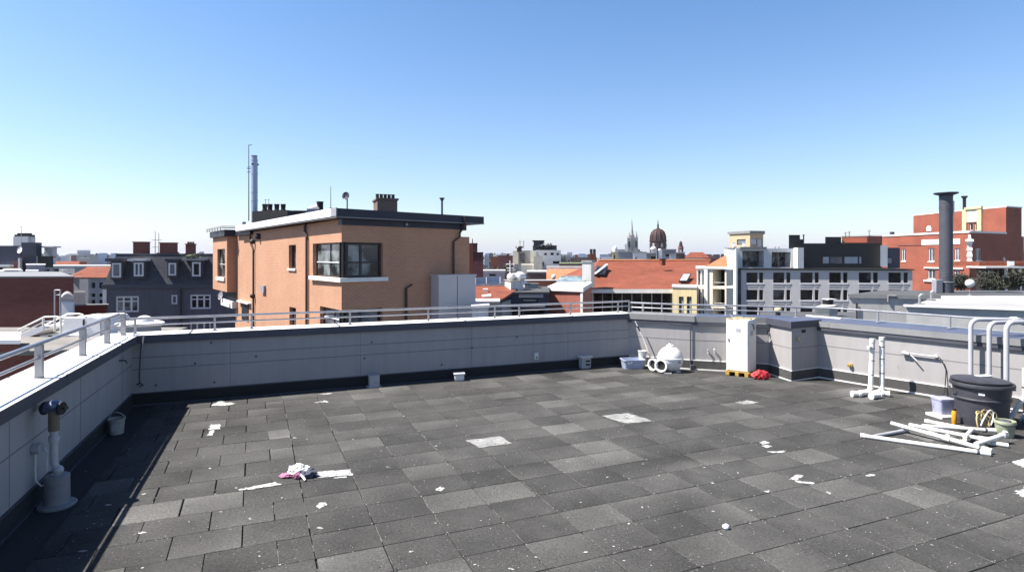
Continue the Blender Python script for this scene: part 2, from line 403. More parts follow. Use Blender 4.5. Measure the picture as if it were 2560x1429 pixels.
# ------------------------------------------------------------------ parapets
def wall_run(t, runs, width, joints_z, vjoint, upz=.2, panel_top=1.09):
    """wall panels, upstand and joints along inner-face points (roof on the right of the run)"""
    mb = MB(); up = MB(); se = MB()
    for a, b in runs:
        a, b = V2(a), V2(b); L = (b - a).length; d = (b - a) / L; n = Vector((d.y, -d.x, 0))
        mb.m = 0; mb.seg(a, b, -width, 0, -16, panel_top)
        mb.m = 1
        for z in joints_z:
            mb.seg(a, b, .0, .0025, z, z + .012)
        x = vjoint[0]
        while x < L - .1:
            mb.seg(a + d * x, a + d * (x + .007), .0, .0028, upz + .02, panel_top); x += vjoint[1]
        up.prism([a, b, b + n * .022, a + n * .022], -.01, upz)
        se.seg(a, b, .0, .026, upz, upz + .014)
        se.seg(a, b, .022, .036, -.01, .014)
    mb.build('wall_panel', ['panel_grey', 'panel_joint'], t)
    up.build('upstand', 'upstand_shaded' if t['label'].startswith('shaded') else 'upstand_lit', t)  # lit and shaded copies: shade is painted in on the shaded walls
    se.build('sealant_bead', 'sealant' if not t['label'].startswith('shaded') else 'fascia_dark', t)  # bead coloured dark on shaded walls, standing in for their shade
def fwp_(px):
    d = (C2 - C1).normalized(); k = (px - 1280) / FPX; return C1 + d * ((k * C1.y - C1.x) / (d.x - k * d.y))
def bolts(t, fpt, spots):
    for px, py in spots:
        p, n_ = fpt(px); z = PZ(py, p.y); mb = MB(); mb.tube([p + Vector((0, 0, z)), p + n_ * .012 + Vector((0, 0, z))], .019, 8); mb.build('bolt', 'fascia_dark', t)
LW = T('parapet_wall', 'shaded low grey parapet wall running towards the camera under a broad white coping', 'wall', C1)
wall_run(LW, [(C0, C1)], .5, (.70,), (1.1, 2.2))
FW = T('parapet_wall', 'shaded long grey parapet wall below the brick house, with two dark panel lines', 'wall', (C1 + C2) / 2)
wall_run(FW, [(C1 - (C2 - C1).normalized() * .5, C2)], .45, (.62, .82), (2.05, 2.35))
bolts(FW, lambda px: (fwp_(px), nF), ((528, 856), (488, 908), (536, 955), (390, 962), (929, 855), (911, 895), (944, 820), (1104, 911), (1292, 842), (1497, 800), (700, 838), (1180, 868), (640, 890)))
CW = T('parapet_wall', 'sunlit light grey parapet wall behind the round white tank and white cabinet', 'wall', C3)
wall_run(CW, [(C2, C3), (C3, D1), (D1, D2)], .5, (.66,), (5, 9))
RW = T('parapet_wall', 'sunlit light grey parapet wall with bluish coping behind the dark grey bin', 'wall', D2)
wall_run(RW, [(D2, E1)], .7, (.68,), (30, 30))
def coping(t, a, b, w_in, w_out, z0, z1, m_top, m_f, ext=0.0, lip=False):
    a, b = V2(a), V2(b); d = (b - a).normalized(); n = Vector((d.y, -d.x, 0))
    a = a - d * ext; b = b + d * ext
    mb = MB(); mb.m = 1; mb.prism([a + n * w_in, b + n * w_in, b - n * w_out, a - n * w_out], z0, z1 - .004)
    mb.m = 0; mb.prism([a + n * (w_in - .006), b + n * (w_in - .006), b - n * (w_out - .006), a - n * (w_out - .006)], z1 - .004, z1)
    if lip:
        mb.m = 2; mb.seg(a, b, -w_out, -w_out + .05, z1, z1 + .03)
    L = (b - a).length; mb.m = 1; x = .9
    while x < L:                                     # sheet joints
        mb.prism([a + d * x + n * (w_in + .004), a + d * (x + .035) + n * (w_in + .004), a + d * (x + .035) - n * w_out, a + d * x - n * w_out], z0 + .006, z1 + .003); x += 2.6
    return mb.build('coping', [m_top, m_f, 'sealant'], t)
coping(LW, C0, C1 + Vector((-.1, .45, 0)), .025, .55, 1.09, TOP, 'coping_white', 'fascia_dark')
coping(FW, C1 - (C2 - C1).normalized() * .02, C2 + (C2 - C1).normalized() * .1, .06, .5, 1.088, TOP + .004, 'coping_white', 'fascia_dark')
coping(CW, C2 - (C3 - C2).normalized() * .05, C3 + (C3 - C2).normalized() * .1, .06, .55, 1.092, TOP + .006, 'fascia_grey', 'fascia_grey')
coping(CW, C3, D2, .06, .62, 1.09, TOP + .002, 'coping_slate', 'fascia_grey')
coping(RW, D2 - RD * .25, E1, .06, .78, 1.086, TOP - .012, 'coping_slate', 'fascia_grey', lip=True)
for t, a, b in ((RW, D2, E1), (CW, C2, C3), (CW, C3, D1)):   # dark strip along the wall under the coping
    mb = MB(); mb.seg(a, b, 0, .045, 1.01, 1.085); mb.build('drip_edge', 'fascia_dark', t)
# pier standing forward from the wall
t = T('wall_pier', 'boxy grey pier projecting from the parapet beside the white cabinet', 'wall pier', PF)
foot = [PF, PB, D2 + Vector((.3, .1, 0)), PL]
def grow(f, k):
    c = sum((V2(p) for p in f), Vector()) / len(f); return [V2(p) + (V2(p) - c).normalized() * k for p in f]
mb = MB(); mb.prism(foot, -.01, 1.09); mb.m = 1; mb.prism(grow(foot, .003), .665, .677)
mb.build('wall_panel', ['panel_grey', 'panel_joint'], t)
mb = MB(); mb.prism(grow(foot, .03), -.011, .2); mb.build('upstand', 'upstand_lit', t)
mb = MB(); mb.prism(grow(foot, .032), .2, .212); mb.prism(grow(foot, .045), -.011, .01); mb.build('sealant_bead', 'sealant', t)
mb = MB(); mb.m = 1; mb.prism(grow(foot, .07), 1.092, TOP + .01); mb.m = 0; mb.prism(grow(foot, .062), TOP + .01, TOP + .016); mb.build('coping', ['coping_slate', 'fascia_dark'], t)
fd = (PB - PF).normalized(); fn = Vector((fd.y, -fd.x, 0))
mb = MB(); q = PF + fd * .38; mb.seg(q - fd * .06, q + fd * .06, 0, .012, .98, 1.045); mb.build('vent_slot', 'black_rubber', t)
t = T('wall_tap', 'small brass tap on the shaded side of the grey pier', 'tap', PF + fd * .16 + Vector((0, 0, .84)))
q = PF + fd * .16 + fn * .001
mb = MB(); mb.tube([q + Vector((0, 0, .85)), q + fn * .07 + Vector((0, 0, .85)), q + fn * .09 + Vector((0, 0, .80))], .014, 8); mb.build('spout', 'brass', t)
mb = MB(); mb.tube([q + fn * .05 + Vector((0, 0, .86)), q + fn * .05 + Vector((0, 0, .90))], .012, 8); mb.tube([q + fn * .05 - fd * .04 + Vector((0, 0, .90)), q + fn * .05 + fd * .04 + Vector((0, 0, .90))], .010, 8); mb.build('handle', 'brass', t)
# ------------------------------------------------------------------ railings
def rail(t, pts, posts, zt, zm, r=.021, pr=.02, wide=0, foot=TOP):
    pts = [V2(p) for p in pts]
    mb = MB(); mb.tube([p + Vector((0, 0, zt)) for p in pts], r, 10); mb.build('top_rail', 'steel_rail', t)
    if zm: mb = MB(); mb.tube([p + Vector((0, 0, zm)) for p in pts], r * .72, 8); mb.build('mid_rail', 'steel_rail', t)
    for k, p in enumerate(posts):
        p = V2(p); d = min(((b - a).normalized() for a, b in zip(pts, pts[1:])), key=lambda e: 0)
        mb = MB()
        if wide: mb.box((p.x, p.y, (foot + zt) / 2 - .006), (.06, wide, zt - foot - .012), math.atan2(LD.y, LD.x))
        else: mb.tube([p + Vector((0, 0, foot)), p + Vector((0, 0, zt))], pr, 8)
        po = mb.build('post', 'steel_post', t)
        mb = MB(); mb.lathe([(.05, 0), (.05, .008), (.03, .012)], (p.x, p.y, foot + .0045), 10); mb.build('foot_plate', 'steel_post', po)
def onray(px, a, d):                                  # distance along a+t*d seen at column px
    k = (px - 1280) / FPX; return (k * a.y - a.x) / (d.x - k * d.y)
la = C1 - nL * .15
t = T('guard_railing', 'two-bar steel guard railing on square posts along the white coping running to the camera', 'railing', la + Vector((0, 0, TOP)))
lp = [la + LD * onray(x, la, LD) for x in (308, 268, 207, 98, -180)]
rail(t, [la + LD * 9.5, la + LD * .2], lp, 1.61, 1.45, .025, wide=.075)
fd_ = (C2 - C1).normalized(); fa = C1 - nF * .25
def fp(px): s = onray(px, fa, fd_); return fa + fd_ * s
t = T('guard_railing', 'long two-bar steel guard railing on thin posts in front of the orange brick house', 'railing', fp(900) + Vector((0, 0, TOP)))
rail(t, [la + LD * .2, fp(322), fp(400), fp(1574)], [fp(x) for x in (338, 537, 629, 875, 1071, 1237, 1298, 1426, 1545, 1573)], 1.49, 1.375)
c23 = (C3 - C2).normalized(); ca = C2 - n23 * .28; c3d = (D1 - C3).normalized(); cb = C3 - n3D * .34
def cp(px): return ca + c23 * onray(px, ca, c23)
def cq(px): return cb + c3d * onray(px, cb, c3d)
t = T('guard_railing', 'short two-bar steel guard railing bending above the white cabinet and round tank', 'railing', cp(1655) + Vector((0, 0, TOP)))
rail(t, [fp(1575), cp(1606), cp(1722), cq(1830), cq(1995)], [cp(1608), cp(1655), cq(1815), cq(1990)], 1.455, 1.345)
ra_ = D2 - nR * .60
def rp_(px): return ra_ + RD * onray(px, ra_, RD)
t = T('guard_railing', 'single-bar steel guard railing on short posts behind the bluish coping', 'railing', rp_(2195) + Vector((0, 0, TOP)))
rail(t, [cq(1985), rp_(2090), ra_ + RD * 12], [rp_(x) for x in (2195, 2375, 2620)], 1.45, 0)
# ------------------------------------------------------------------ things on the roof
mat('vent_grey', (.21, .205, .215), .55, .2, 6)
mat('vent_pale', (.40, .39, .40), .5, .2, 6)
mat('sleeve_tan', (.16, .13, .09), .7, .2, 6)
mat('bucket_dirty', (.30, .29, .27), .55, .25, 8)
def XY(px, Y, z=0.0): return Vector((PX(px, Y), Y, z))
# standpipe by the left parapet
b0 = Vector((-4.76, 6.28, 0))
t = T('vent_standpipe', 'white standpipe on a round flanged base, its capped head tied to the shaded parapet', 'pipe', b0)
mb = MB(); mb.lathe([(.175, -.01), (.175, .012), (.165, .022), (.118, .03), (.114, .05), (.112, .31), (.10, .318)], b0, 24); mb.build('base', 'vent_grey', t)
mb = MB(); mb.tube([b0 + Vector((.0, 0, .31)), b0 + Vector((.005, 0, .36)), b0 + Vector((-.03, 0, .43)), b0 + Vector((-.035, 0, .50)), b0 + Vector((-.035, 0, .78))], .036, 14); mb.build('pipe', 'vent_pale', t)
mb = MB(); p = b0 + Vector((-.035, 0, .66)); mb.lathe([(.047, 0), (.05, .01), (.05, .05), (.047, .06)], p, 14); mb.build('coupling', 'vent_pale', t); mb = MB(); p = b0 + Vector((.012, 0, .335)); mb.ball((p.x, p.y, p.z + .03), .05, 12, 8); mb.build('elbow', 'vent_pale', t)
mb = MB(); mb.tube([b0 + Vector((-.035, 0, .775)), b0 + Vector((-.035, 0, .985))], .050, 14); mb.build('sleeve', 'sleeve_tan', t)
hd = b0 + Vector((-.055, 0, 1.01))
mb = MB(); mb.tube([hd + Vector((-.07, 0, 0)), hd + Vector((.10, .01, 0))], .055, 14); mb.lathe([(.09, 0), (.085, .03), (.055, .055), (.01, .062)], hd + Vector((.01, 0, .02)), 16); mb.build('head_cap', 'navy_cap', t)
for x in (-.085, .09): mb = MB(); mb.tube([hd + Vector((x, 0, 0)), hd + Vector((x + .02, 0, 0))], .068, 14); mb.build('flange', 'black_rubber', t)
mb = MB(); mb.tube([hd + Vector((-.08, 0, 0)), hd + Vector((-.20, .02, 0))], .03, 10); mb.build('wall_arm', 'pvc_dirty', t)
mb = MB(); mb.tube([hd + Vector((.10, 0, 0)), hd + Vector((.15, 0, .0)), hd + Vector((.165, 0, .025))], .008, 8); mb.tube([hd + Vector((.15, -.025, 0)), hd + Vector((.15, .025, 0))], .009, 8); mb.build('bleed_tap', 'black_rubber', t)
mb = MB(); q = b0 + Vector((-.17, -.06, .61)); mb.tube([q - Vector((.02, .01, 0)), q + Vector((.05, 0, 0))], .055, 14); mb.build('gauge', 'grey_plastic', t)
mb = MB(); mb.tube([q + Vector((0, -.01, -.05)), q + Vector((-.005, -.01, -.2)), q + Vector((.0, -.01, -.33)), q + Vector((.05, 0, -.39)), q + Vector((.14, .03, -.36)), b0 + Vector((-.03, -.02, .33))], .009, 8)
mb.tube([q + Vector((.06, .03, .0)), q + Vector((.09, .03, -.05)), q + Vector((.085, .03, -.24)), b0 + Vector((-.06, .0, .36))], .009, 8); mb.build('hose', 'pvc_dirty', t)
# white bucket with handle
b1 = Vector((-5.80, 8.80, 0))
t = T('bucket', 'dirty white bucket with raised handle in the shade of the parapet', 'bucket', b1)
mb = MB(); mb.lathe([(.088, 0), (.09, .01), (.108, .205), (.117, .208), (.117, .225), (.106, .227), (.103, .2), (.085, .02), (.001, .018)], b1, 22); mb.build('body', 'bucket_dirty', t)
mb = MB(); mb.tube([b1 + Vector((-.112 * math.cos(a), .03 - .05 * math.sin(a), .22 + .10 * math.sin(a))) for a in [math.pi * k / 10 for k in range(11)]], .006, 6); mb.build('handle', 'grey_plastic', t)
mb = MB(); mb.box(b1 + Vector((.03, -.10, .11)), (.07, .008, .10), .25); mb.build('sticker', 'grey_plastic', t)
def fwp(px, off=0.0):                                  # point on the far wall's inner face
    s = onray(px, C1, (C2 - C1).normalized()); return C1 + (C2 - C1).normalized() * s + nF * off
fa_ang = UA
# box with flange on the upstand
q = fwp(931, .16)
t = T('vent_box', 'grey plastic outlet box with a flanged foot against the shaded upstand', 'box', q)
mb = MB(); mb.box(q + Vector((0, 0, .12)), (.20, .16, .22), UA); mb.build('body', 'grey_plastic', t, bevel=.008)
mb = MB(); mb.box(q + Vector((0, 0, .012)), (.28, .22, .02), UA); mb.build('flange', 'grey_plastic', t); mb = MB(); mb.box(q + Vector((0, 0, .238)), (.215, .175, .016), UA); mb.build('lid', 'grey_plastic', t, bevel=.004)
mb = MB(); mb.box(q + nF * .084 + Vector((0.02, 0, .10)), (.06, .006, .04), UA); mb.build('grille', 'steel_post', t)
# white cap block
q = fwp(1138, .26)
t = T('vent_box', 'small bright white vent box lying at the edge of the wall shadow', 'vent', q)
mb = MB(); mb.box(q + Vector((0, 0, .085)), (.20, .17, .13), .2); mb.build('body', 'white_paint_metal', t, bevel=.02)
mb = MB(); mb.box(q + Vector((0, 0, .158)), (.24, .20, .03), .2); mb.build('lid', 'white_paint_metal', t, bevel=.01)
mb = MB(); mb.box(q + Vector((0, 0, .012)), (.16, .14, .02), .2); mb.build('foot', 'grey_plastic', t)
# junction box with conduit on the far wall
q = fwp(1339, .03)
t = T('junction_box', 'small white junction box with conduit running up to the coping', 'junction box', q + Vector((0, 0, .3)))
mb = MB(); mb.box(q + Vector((0, 0, .36)), (.10, .07, .15), UA); mb.build('body', 'pvc_white', t, bevel=.01)
mb = MB(); mb.tube([q - nF * .012 + Vector((-.03, 0, .43)), q - nF * .012 + Vector((-.03, 0, 1.08))], .011, 8); mb.build('conduit', 'grey_plastic', t)
mb = MB(); mb.tube([q + nF * .036 + Vector((.0, 0, .33)), q + nF * .045 + Vector((.0, 0, .33))], .02, 10); mb.build('socket', 'black_rubber', t)
# louvred box
q = fwp(1455, .13)
t = T('louvre_box', 'pale slotted ventilation box at the foot of the shaded wall near the tub', 'vent', q)
mb = MB(); mb.box(q + Vector((0, 0, .15)), (.24, .16, .24), UA); mb.box(q + Vector((0, 0, .015)), (.20, .14, .03), UA); mb.build('body', 'grey_plastic', t, bevel=.01)
mb = MB(); mb.box(q + Vector((0, 0, .285)), (.30, .22, .03), UA); mb.build('hood', 'pvc_dirty', t, bevel=.006)
for z in (.11, .19):
    mb = MB(); mb.box(q + nF * .082 + Vector((.03, 0, z)), (.12, .006, .04), UA); mb.build('slot', 'black_rubber', t)
# tub and pail in the corner
q = Vector((2.80, 13.93, 0))
t = T('storage_tub', 'shallow bluish plastic storage tub on the floor in the wall corner', 'tub', q)
def rrect(w, d, r, n=5): return [(sx * (w / 2 - r) + r * math.cos(a + k * math.pi / 2 / n), sy * (d / 2 - r) + r * math.sin(a + k * math.pi / 2 / n)) for sx, sy, a in ((1, 1, 0), (-1, 1, math.pi / 2), (-1, -1, math.pi), (1, -1, 1.5 * math.pi)) for k in range(n + 1)]
def tubmesh(mb, c, w, d, h, taper, rz, th=.012, r=.06):
    def ring(ww, dd, z): return [(c[0] + x * math.cos(rz) - y * math.sin(rz), c[1] + x * math.sin(rz) + y * math.cos(rz), c[2] + z) for x, y in rrect(ww, dd, r)]
    mb.loops([ring(w - taper, d - taper, 0), ring(w, d, h - .025), ring(w + .03, d + .03, h - .022), ring(w + .03, d + .03, h), ring(w - 2 * th, d - 2 * th, h), ring(w - taper - 2 * th, d - taper - 2 * th, .02)])
mb = MB(); tubmesh(mb, q, .50, .36, .22, .06, .1); mb.build('body', 'blue_tub', t)
mb = MB(); mb.box(q + Vector((-.12, -.185, .15)), (.05, .012, .05), .1); mb.box(q + Vector((-.06, -.18, .16)), (.03, .012, .06), .1); mb.build('clip', 'label_white', t)
q = Vector((3.07, 14.13, 0))
t = T('pail', 'small whitish pail half hidden behind the bluish tub', 'pail', q)
mb = MB(); mb.lathe([(.07, 0), (.095, .36), (.105, .362), (.105, .38), (.092, .38), (.088, .34), (.001, .33)], q, 18); mb.build('body', 'pvc_dirty', t)
mb = MB(); mb.tube([q + Vector((.1 * math.cos(a), -.02 - .095 * math.sin(a), .36 - .05 * math.sin(a))) for a in [math.pi * k / 8 for k in range(9)]], .004, 6); mb.build('handle', 'steel_post', t)
# pole leaning in the corner
t = T('leaning_pole', 'thin pale pole leaning in the corner where the parapets meet', 'pole', (3.2, 14.1, 0))
mb = MB(); mb.tube([(2.93, 14.27, 1.06), (3.12, 14.19, .62), (3.315, 14.05, .02)], .014, 8); mb.build('shaft', 'pvc_white', t)
mb = MB(); mb.tube([(2.98, 14.25, .94), (3.03, 14.225, .83)], .017, 8); mb.build('grip', 'black_rubber', t)
# spherical tank
q = Vector((3.56, 13.50, 0)); r0 = .285
t = T('sphere_tank', 'white spherical fibreglass tank with two round ports at the sunlit parapet', 'tank', q)
mb = MB(); mb.ball(q + Vector((0, 0, r0 * 1.02)), r0, 28, 16, 1.02); mb.build('shell', 'white_paint_metal', t)
mb = MB(); mb.lathe([(r0 * .99, 0), (r0 + .012, .006), (r0 + .012, .02), (r0 * .99, .026)], q + Vector((0, 0, r0 * 1.08)), 28, caps=False); mb.build('seam_band', 'white_paint_metal', t)
mb = MB(); mb.lathe([(.09, 0), (.085, .05), (.05, .065), (.03, .07), (.03, .10), (.001, .102)], q + Vector((0, 0, r0 * 2 - .02)), 16); mb.build('top_fitting', 'white_paint_metal', t)
mb = MB(); mb.ball(q + Vector((0, 0, r0 * 2 + .088)), .018, 8, 6); mb.build('valve_cap', 'black_rubber', t)
for (x, y, z, dx, dy, dz, rr) in ((-.21, -.13, .17, -.55, -.78, .05, .145), (-.33, .02, .165, -.82, -.55, .05, .14)):
    d = Vector((dx, dy, dz)).normalized(); c = q + Vector((x, y, z)); px_ = d.orthogonal().normalized(); py_ = d.cross(px_)
    def ring(k, r): return [c + d * k + (px_ * math.cos(a) + py_ * math.sin(a)) * r for a in [2 * math.pi * i / 22 for i in range(22)]]
    mb = MB(); mb.loops([ring(-.04, rr * .8), ring(.06, rr * .9), ring(.065, rr), ring(.10, rr), ring(.10, rr * .74), ring(.05, rr * .70)], caps=True); pt = mb.build('port', 'white_paint_metal', t)
    mb = MB(); mb.loops([ring(.052, rr * .71), ring(.058, rr * .71)]); mb.build('port_screen', 'black_rubber', pt)
mb = MB(); mb.box(q + Vector((-.12, -.27, .02)), (.16, .05, .03), -.4); mb.build('foot', 'grey_plastic', t); mb = MB(); mb.box(q + Vector((.12, -.12, .03)), (.10, .16, .06), .2); mb.build('foot', 'grey_plastic', t)
mb = MB(); mb.box(q + Vector((.14, -.248, .26)), (.07, .012, .05), .5); mb.build('badge', 'steel_post', t)
# downpipe on wall bend
q = C3 + (nF * 0 + Vector((-.01, -.03, 0)))
t = T('wall_conduit', 'dark vertical conduit on the wall bend right of the white tank', 'conduit', q)
mb = MB(); mb.tube([q + Vector((0, 0, .06)), q + Vector((0, 0, 1.07))], .013, 8); mb.build('tube', 'fascia_dark', t)
mb = MB(); mb.box(q + Vector((.03, -.05, .055)), (.09, .07, .11)); mb.build('foot_bracket', 'fascia_dark', t, bevel=.005)
# wall taps
for k, (px, lab) in enumerate(((1770, 'small grey wall tap at the left of a pair on the sunlit parapet'), (1786, 'small white-capped wall tap at the right of a pair beside the cabinet'))):
    s = onray(px, C3, c3d); q = C3 + c3d * s
    t = T('wall_tap', lab, 'tap', q + Vector((0, 0, .4)), 0, 'pair of taps on the sunlit parapet')
    z = .42 + .02 * k
    mb = MB(); mb.tube([q + Vector((0, 0, z)), q + n3D * .06 + Vector((0, 0, z)), q + n3D * .075 + Vector((0, 0, z - .05))], .016, 8); mb.build('spout', 'steel_post', t)
    mb = MB(); mb.ball(q + n3D * .05 + Vector((0, 0, z + .035)), .024, 8, 6); mb.build('handle', 'pvc_white' if k else 'steel_post', t)
# hook on the wall behind cabinet
s = onray(1925, C3, c3d); q = C3 + c3d * s * .985
t = T('wall_hook', 'dark hook fixed high on the parapet between cabinet and pier', 'hook', q + Vector((0, 0, .8)))
mb = MB(); mb.tube([q + Vector((0, 0, .92)), q + n3D * .05 + Vector((0, 0, .90)), q + n3D * .07 + Vector((0, 0, .86)), q + n3D * .05 + Vector((0, 0, .82))], .014, 8); mb.build('hook_arm', 'fascia_dark', t)
mb = MB(); mb.tube([q, q + n3D * .012], .035, 10); mb.v = [(a, b, c + .92) for a, b, c in mb.v]; mb.build('wall_plate', 'fascia_dark', t)
# white cabinet on a yellow pallet
A = Vector((4.70, 13.17, 0)); B = Vector((5.07, 12.86, 0)); e1 = (B - A).normalized(); e2 = Vector((-e1.y, e1.x, 0)); ang = math.atan2(e1.y, e1.x)
Lc, Dc = (B - A).length, .50
cc = A + e1 * Lc / 2 + e2 * Dc / 2
t = T('pallet', 'small yellow wooden pallet under the white cabinet', 'pallet', cc)
for k in range(3):
    mb = MB(); c = A + e1 * (Lc * (.08 + .42 * k)) + e2 * Dc / 2; mb.box(c + Vector((0, 0, .04)), (.08, Dc + .05, .08), ang); mb.build('runner', 'pallet_yellow', t, bevel=.006)
mb = MB(); mb.box(cc + Vector((0, 0, .091)), (Lc + .05, Dc + .05, .02), ang); mb.build('deck_board', 'pallet_yellow', t, bevel=.004)
t = T('equipment_cabinet', 'tall white metal cabinet standing on a yellow pallet by the pier', 'cabinet', cc + Vector((0, 0, .102)))
mb = MB(); mb.box(cc + Vector((0, 0, .102 + .56)), (Lc, Dc, 1.12), ang); mb.build('body', 'white_paint_metal', t, bevel=.012)
mb = MB(); mb.box(A + e1 * Lc / 2 - e2 * .006 + Vector((0, 0, .102 + .56)), (Lc - .03, .012, 1.08), ang); dr = mb.build('door', 'white_paint_metal', t, bevel=.004)
mb = MB(); mb.box(A + e1 * .06 - e2 * .02 + Vector((0, 0, .78)), (.03, .02, .05), ang); mb.build('handle', 'steel_post', dr)
mb = MB(); mb.box(A + e1 * .27 - e2 * .0145 + Vector((0, 0, 1.0)), (.10, .004, .07), ang); mb.build('nameplate', 'grey_plastic', dr)
mb = MB(); mb.box(B + e1 * .003 + e2 * .20 + Vector((0, 0, .93)), (.006, .18, .11), ang); mb.build('rating_plate', 'grey_plastic', t)
mb = MB(); mb.tube([B + e1 * .001 + e2 * .22 + Vector((0, 0, 1.12)), B + e1 * .03 + e2 * .24 + Vector((0, 0, 1.10)), B + e1 * .03 + e2 * .27 + Vector((0, 0, 1.0))], .012, 8); mb.build('cable_gland', 'black_rubber', t)
mb = MB(); rr = random.Random(2)
for k in range(9): mb.box(cc + e1 * rr.uniform(-Lc / 2 + .05, Lc / 2 - .05) + e2 * rr.uniform(-Dc / 2 + .02, Dc / 2 - .02) + Vector((0, 0, 1.222 + .008 + k * .0007)), (rr.uniform(.08, .2), rr.uniform(.05, .12), .015), ang + rr.uniform(-.4, .4)); 
mb.build('top_flashing', 'hose_yellow', t)
# red cloth bag
def lump(mb, c, sx, sy, sz, seed, seg=56, rings=28, amp=.34, fr=2.2):
    rings_ = []
    for i in range(rings + 1):
        ph = R(-90 + 180 * i / rings); ring = []
        for k in range(seg):
            th = 2 * math.pi * k / seg
            d = Vector((math.cos(ph) * math.cos(th), math.cos(ph) * math.sin(th), math.sin(ph)))
            f = 1 + amp * noise.noise(d * fr + Vector((seed, seed * 2.3, 0))) + amp * .5 * noise.noise(d * fr * 2.7 + Vector((0, seed, 5)))
            f *= max(.02, 1) ; z = d.z * sz * f
            ring.append((c[0] + d.x * sx * f, c[1] + d.y * sy * f, max(c[2] + sz * .8 + z, c[2] + .002 * (1 + abs(d.x)))))
        rings_.append(ring)
    mb.loops(rings_, caps=True)
q = Vector((5.25, 12.66, .012))
t = T('red_sack', 'crumpled bright red plastic sack on the floor at the foot of the cabinet', 'sack', q)
mb = MB(); lump(mb, q, .17, .10, .10, 3.1); mb.build('sack_body', 'red_cloth', t, smooth=60)
mb = MB(); mb.tube([q + Vector((-.10, -.10, .02)), q + Vector((-.07, -.13, .08)), q + Vector((-.01, -.13, .10)), q + Vector((.03, -.12, .05)), q + Vector((-.01, -.135, .02))], .010, 6); mb.build('tie', 'red_cloth', t)
# yellow cap and bracket on right wall
def rwp(px, off=0.0): return D2 + RD * onray(px, D2, RD) + nR * off
q = rwp(2127)
t = T('wall_outlet', 'round yellowish pipe stub low on the sunlit parapet beside the pier shadow', 'outlet', q + Vector((0, 0, .3)))
z = PZ(912, q.y)
mb = MB(); mb.tube([q + Vector((0, 0, z)), q + nR * .05 + Vector((0, 0, z))], .045, 12); mb.build('stub', 'brass', t)
mb = MB(); mb.tube([q + nR * .05 + Vector((0, 0, z)), q + nR * .09 + Vector((0, 0, z - .01))], .028, 10); mb.build('cap', 'pallet_yellow', t)
a, b = rwp(2258, .05), rwp(2348, .05)
za, zb = PZ(881, a.y), PZ(892, b.y)
t = T('hose_bracket', 'long wall bracket bar with a cable hanging down to the clear tub', 'bracket', (a + b) / 2 + Vector((0, 0, za)))
mb = MB(); mb.tube([a + Vector((0, 0, za)), b + Vector((0, 0, zb))], .016, 10); mb.build('bar', 'pipe_grey', t)
mb = MB(); m_ = a.lerp(b, .22); mb.tube([a + nR * .01 + Vector((0, 0, za)), m_ + nR * .01 + Vector((0, 0, za - .01))], .030, 10); mb.tube([m_ + Vector((0, 0, za - .01)), m_ + (b - a) * .25 + nR * .06 + Vector((0, 0, za - .12))], .012, 8); mb.build('spray_gun', 'grey_plastic', t)
for k in (.05, .92):
    mb = MB(); c = a.lerp(b, k); z = za + (zb - za) * k; mb.box((c.x - nR.x * .025, c.y - nR.y * .025, z), (.04, .05, .05), math.atan2(RD.y, RD.x)); mb.build('clamp', 'pvc_dirty', t)
mb = MB(); c = b; e = rwp(2366, .02); mb.tube([c + Vector((0, 0, zb)), c + RD * .06 + Vector((0, 0, zb - .05)), e + Vector((0, 0, zb - .22)), e + Vector((0, 0, .45)), e + nR * .06 + Vector((0, 0, .12)), e + nR * .25 + Vector((0, 0, .015))], .008, 8); mb.build('cable', 'black_rubber', t)
# pair of standing pipes
for px, lab, hh in ((2177, 'white standing pipe with stub tee at its top, left of the pair', 850), (2205, 'white standing pipe with black bands, right of the pair', 846)):
    q = XY(px, 11.38)
    k = px > 2190
    t = T('standing_pipe', lab, 'pipe', q, 0, 'pair of white standing pipes by the sunlit parapet')
    zt = PZ(hh, q.y)
    mb = MB(); lean = Vector((.0 if k else .03, 0, 0)); mb.tube([q + Vector((-.02, -.02, .09)), q + Vector((0, 0, .17)), q + lean + Vector((0, 0, zt))], .045, 14); mb.build('pipe', 'pvc_white', t)
    mb = MB(); mb.tube([q + lean + Vector((0, 0, zt - .04)), q + lean + Vector((0, 0, zt + .03))], .052, 14); mb.build('end_cap', 'pvc_white', t)
    for z in (.35, .62, .85):
        mb = MB(); c = q + lean * (z / zt); mb.lathe([(.0475, 0), (.0475, .012)], (c.x, c.y, z + (.03 if k else 0)), 14); mb.build('band', 'black_rubber', t)
    if not k:
        mb = MB(); c = q + lean + Vector((0, 0, zt - .13)); mb.tube([c, c + Vector((-.10, -.03, 0))], .032, 10); mb.build('tee_stub', 'pvc_white', t)
        e = [q + Vector((-.02, -.02, .10)), q + Vector((-.08, -.08, .055)), q + Vector((-.22, -.14, .05))]
    else:
        e = [q + Vector((-.02, -.02, .10)), q + Vector((-.07, -.09, .06)), q + Vector((-.34, -.26, .055))]
    mb = MB(); mb.tube(e, .048, 12); mb.build('elbow', 'pvc_white', t)
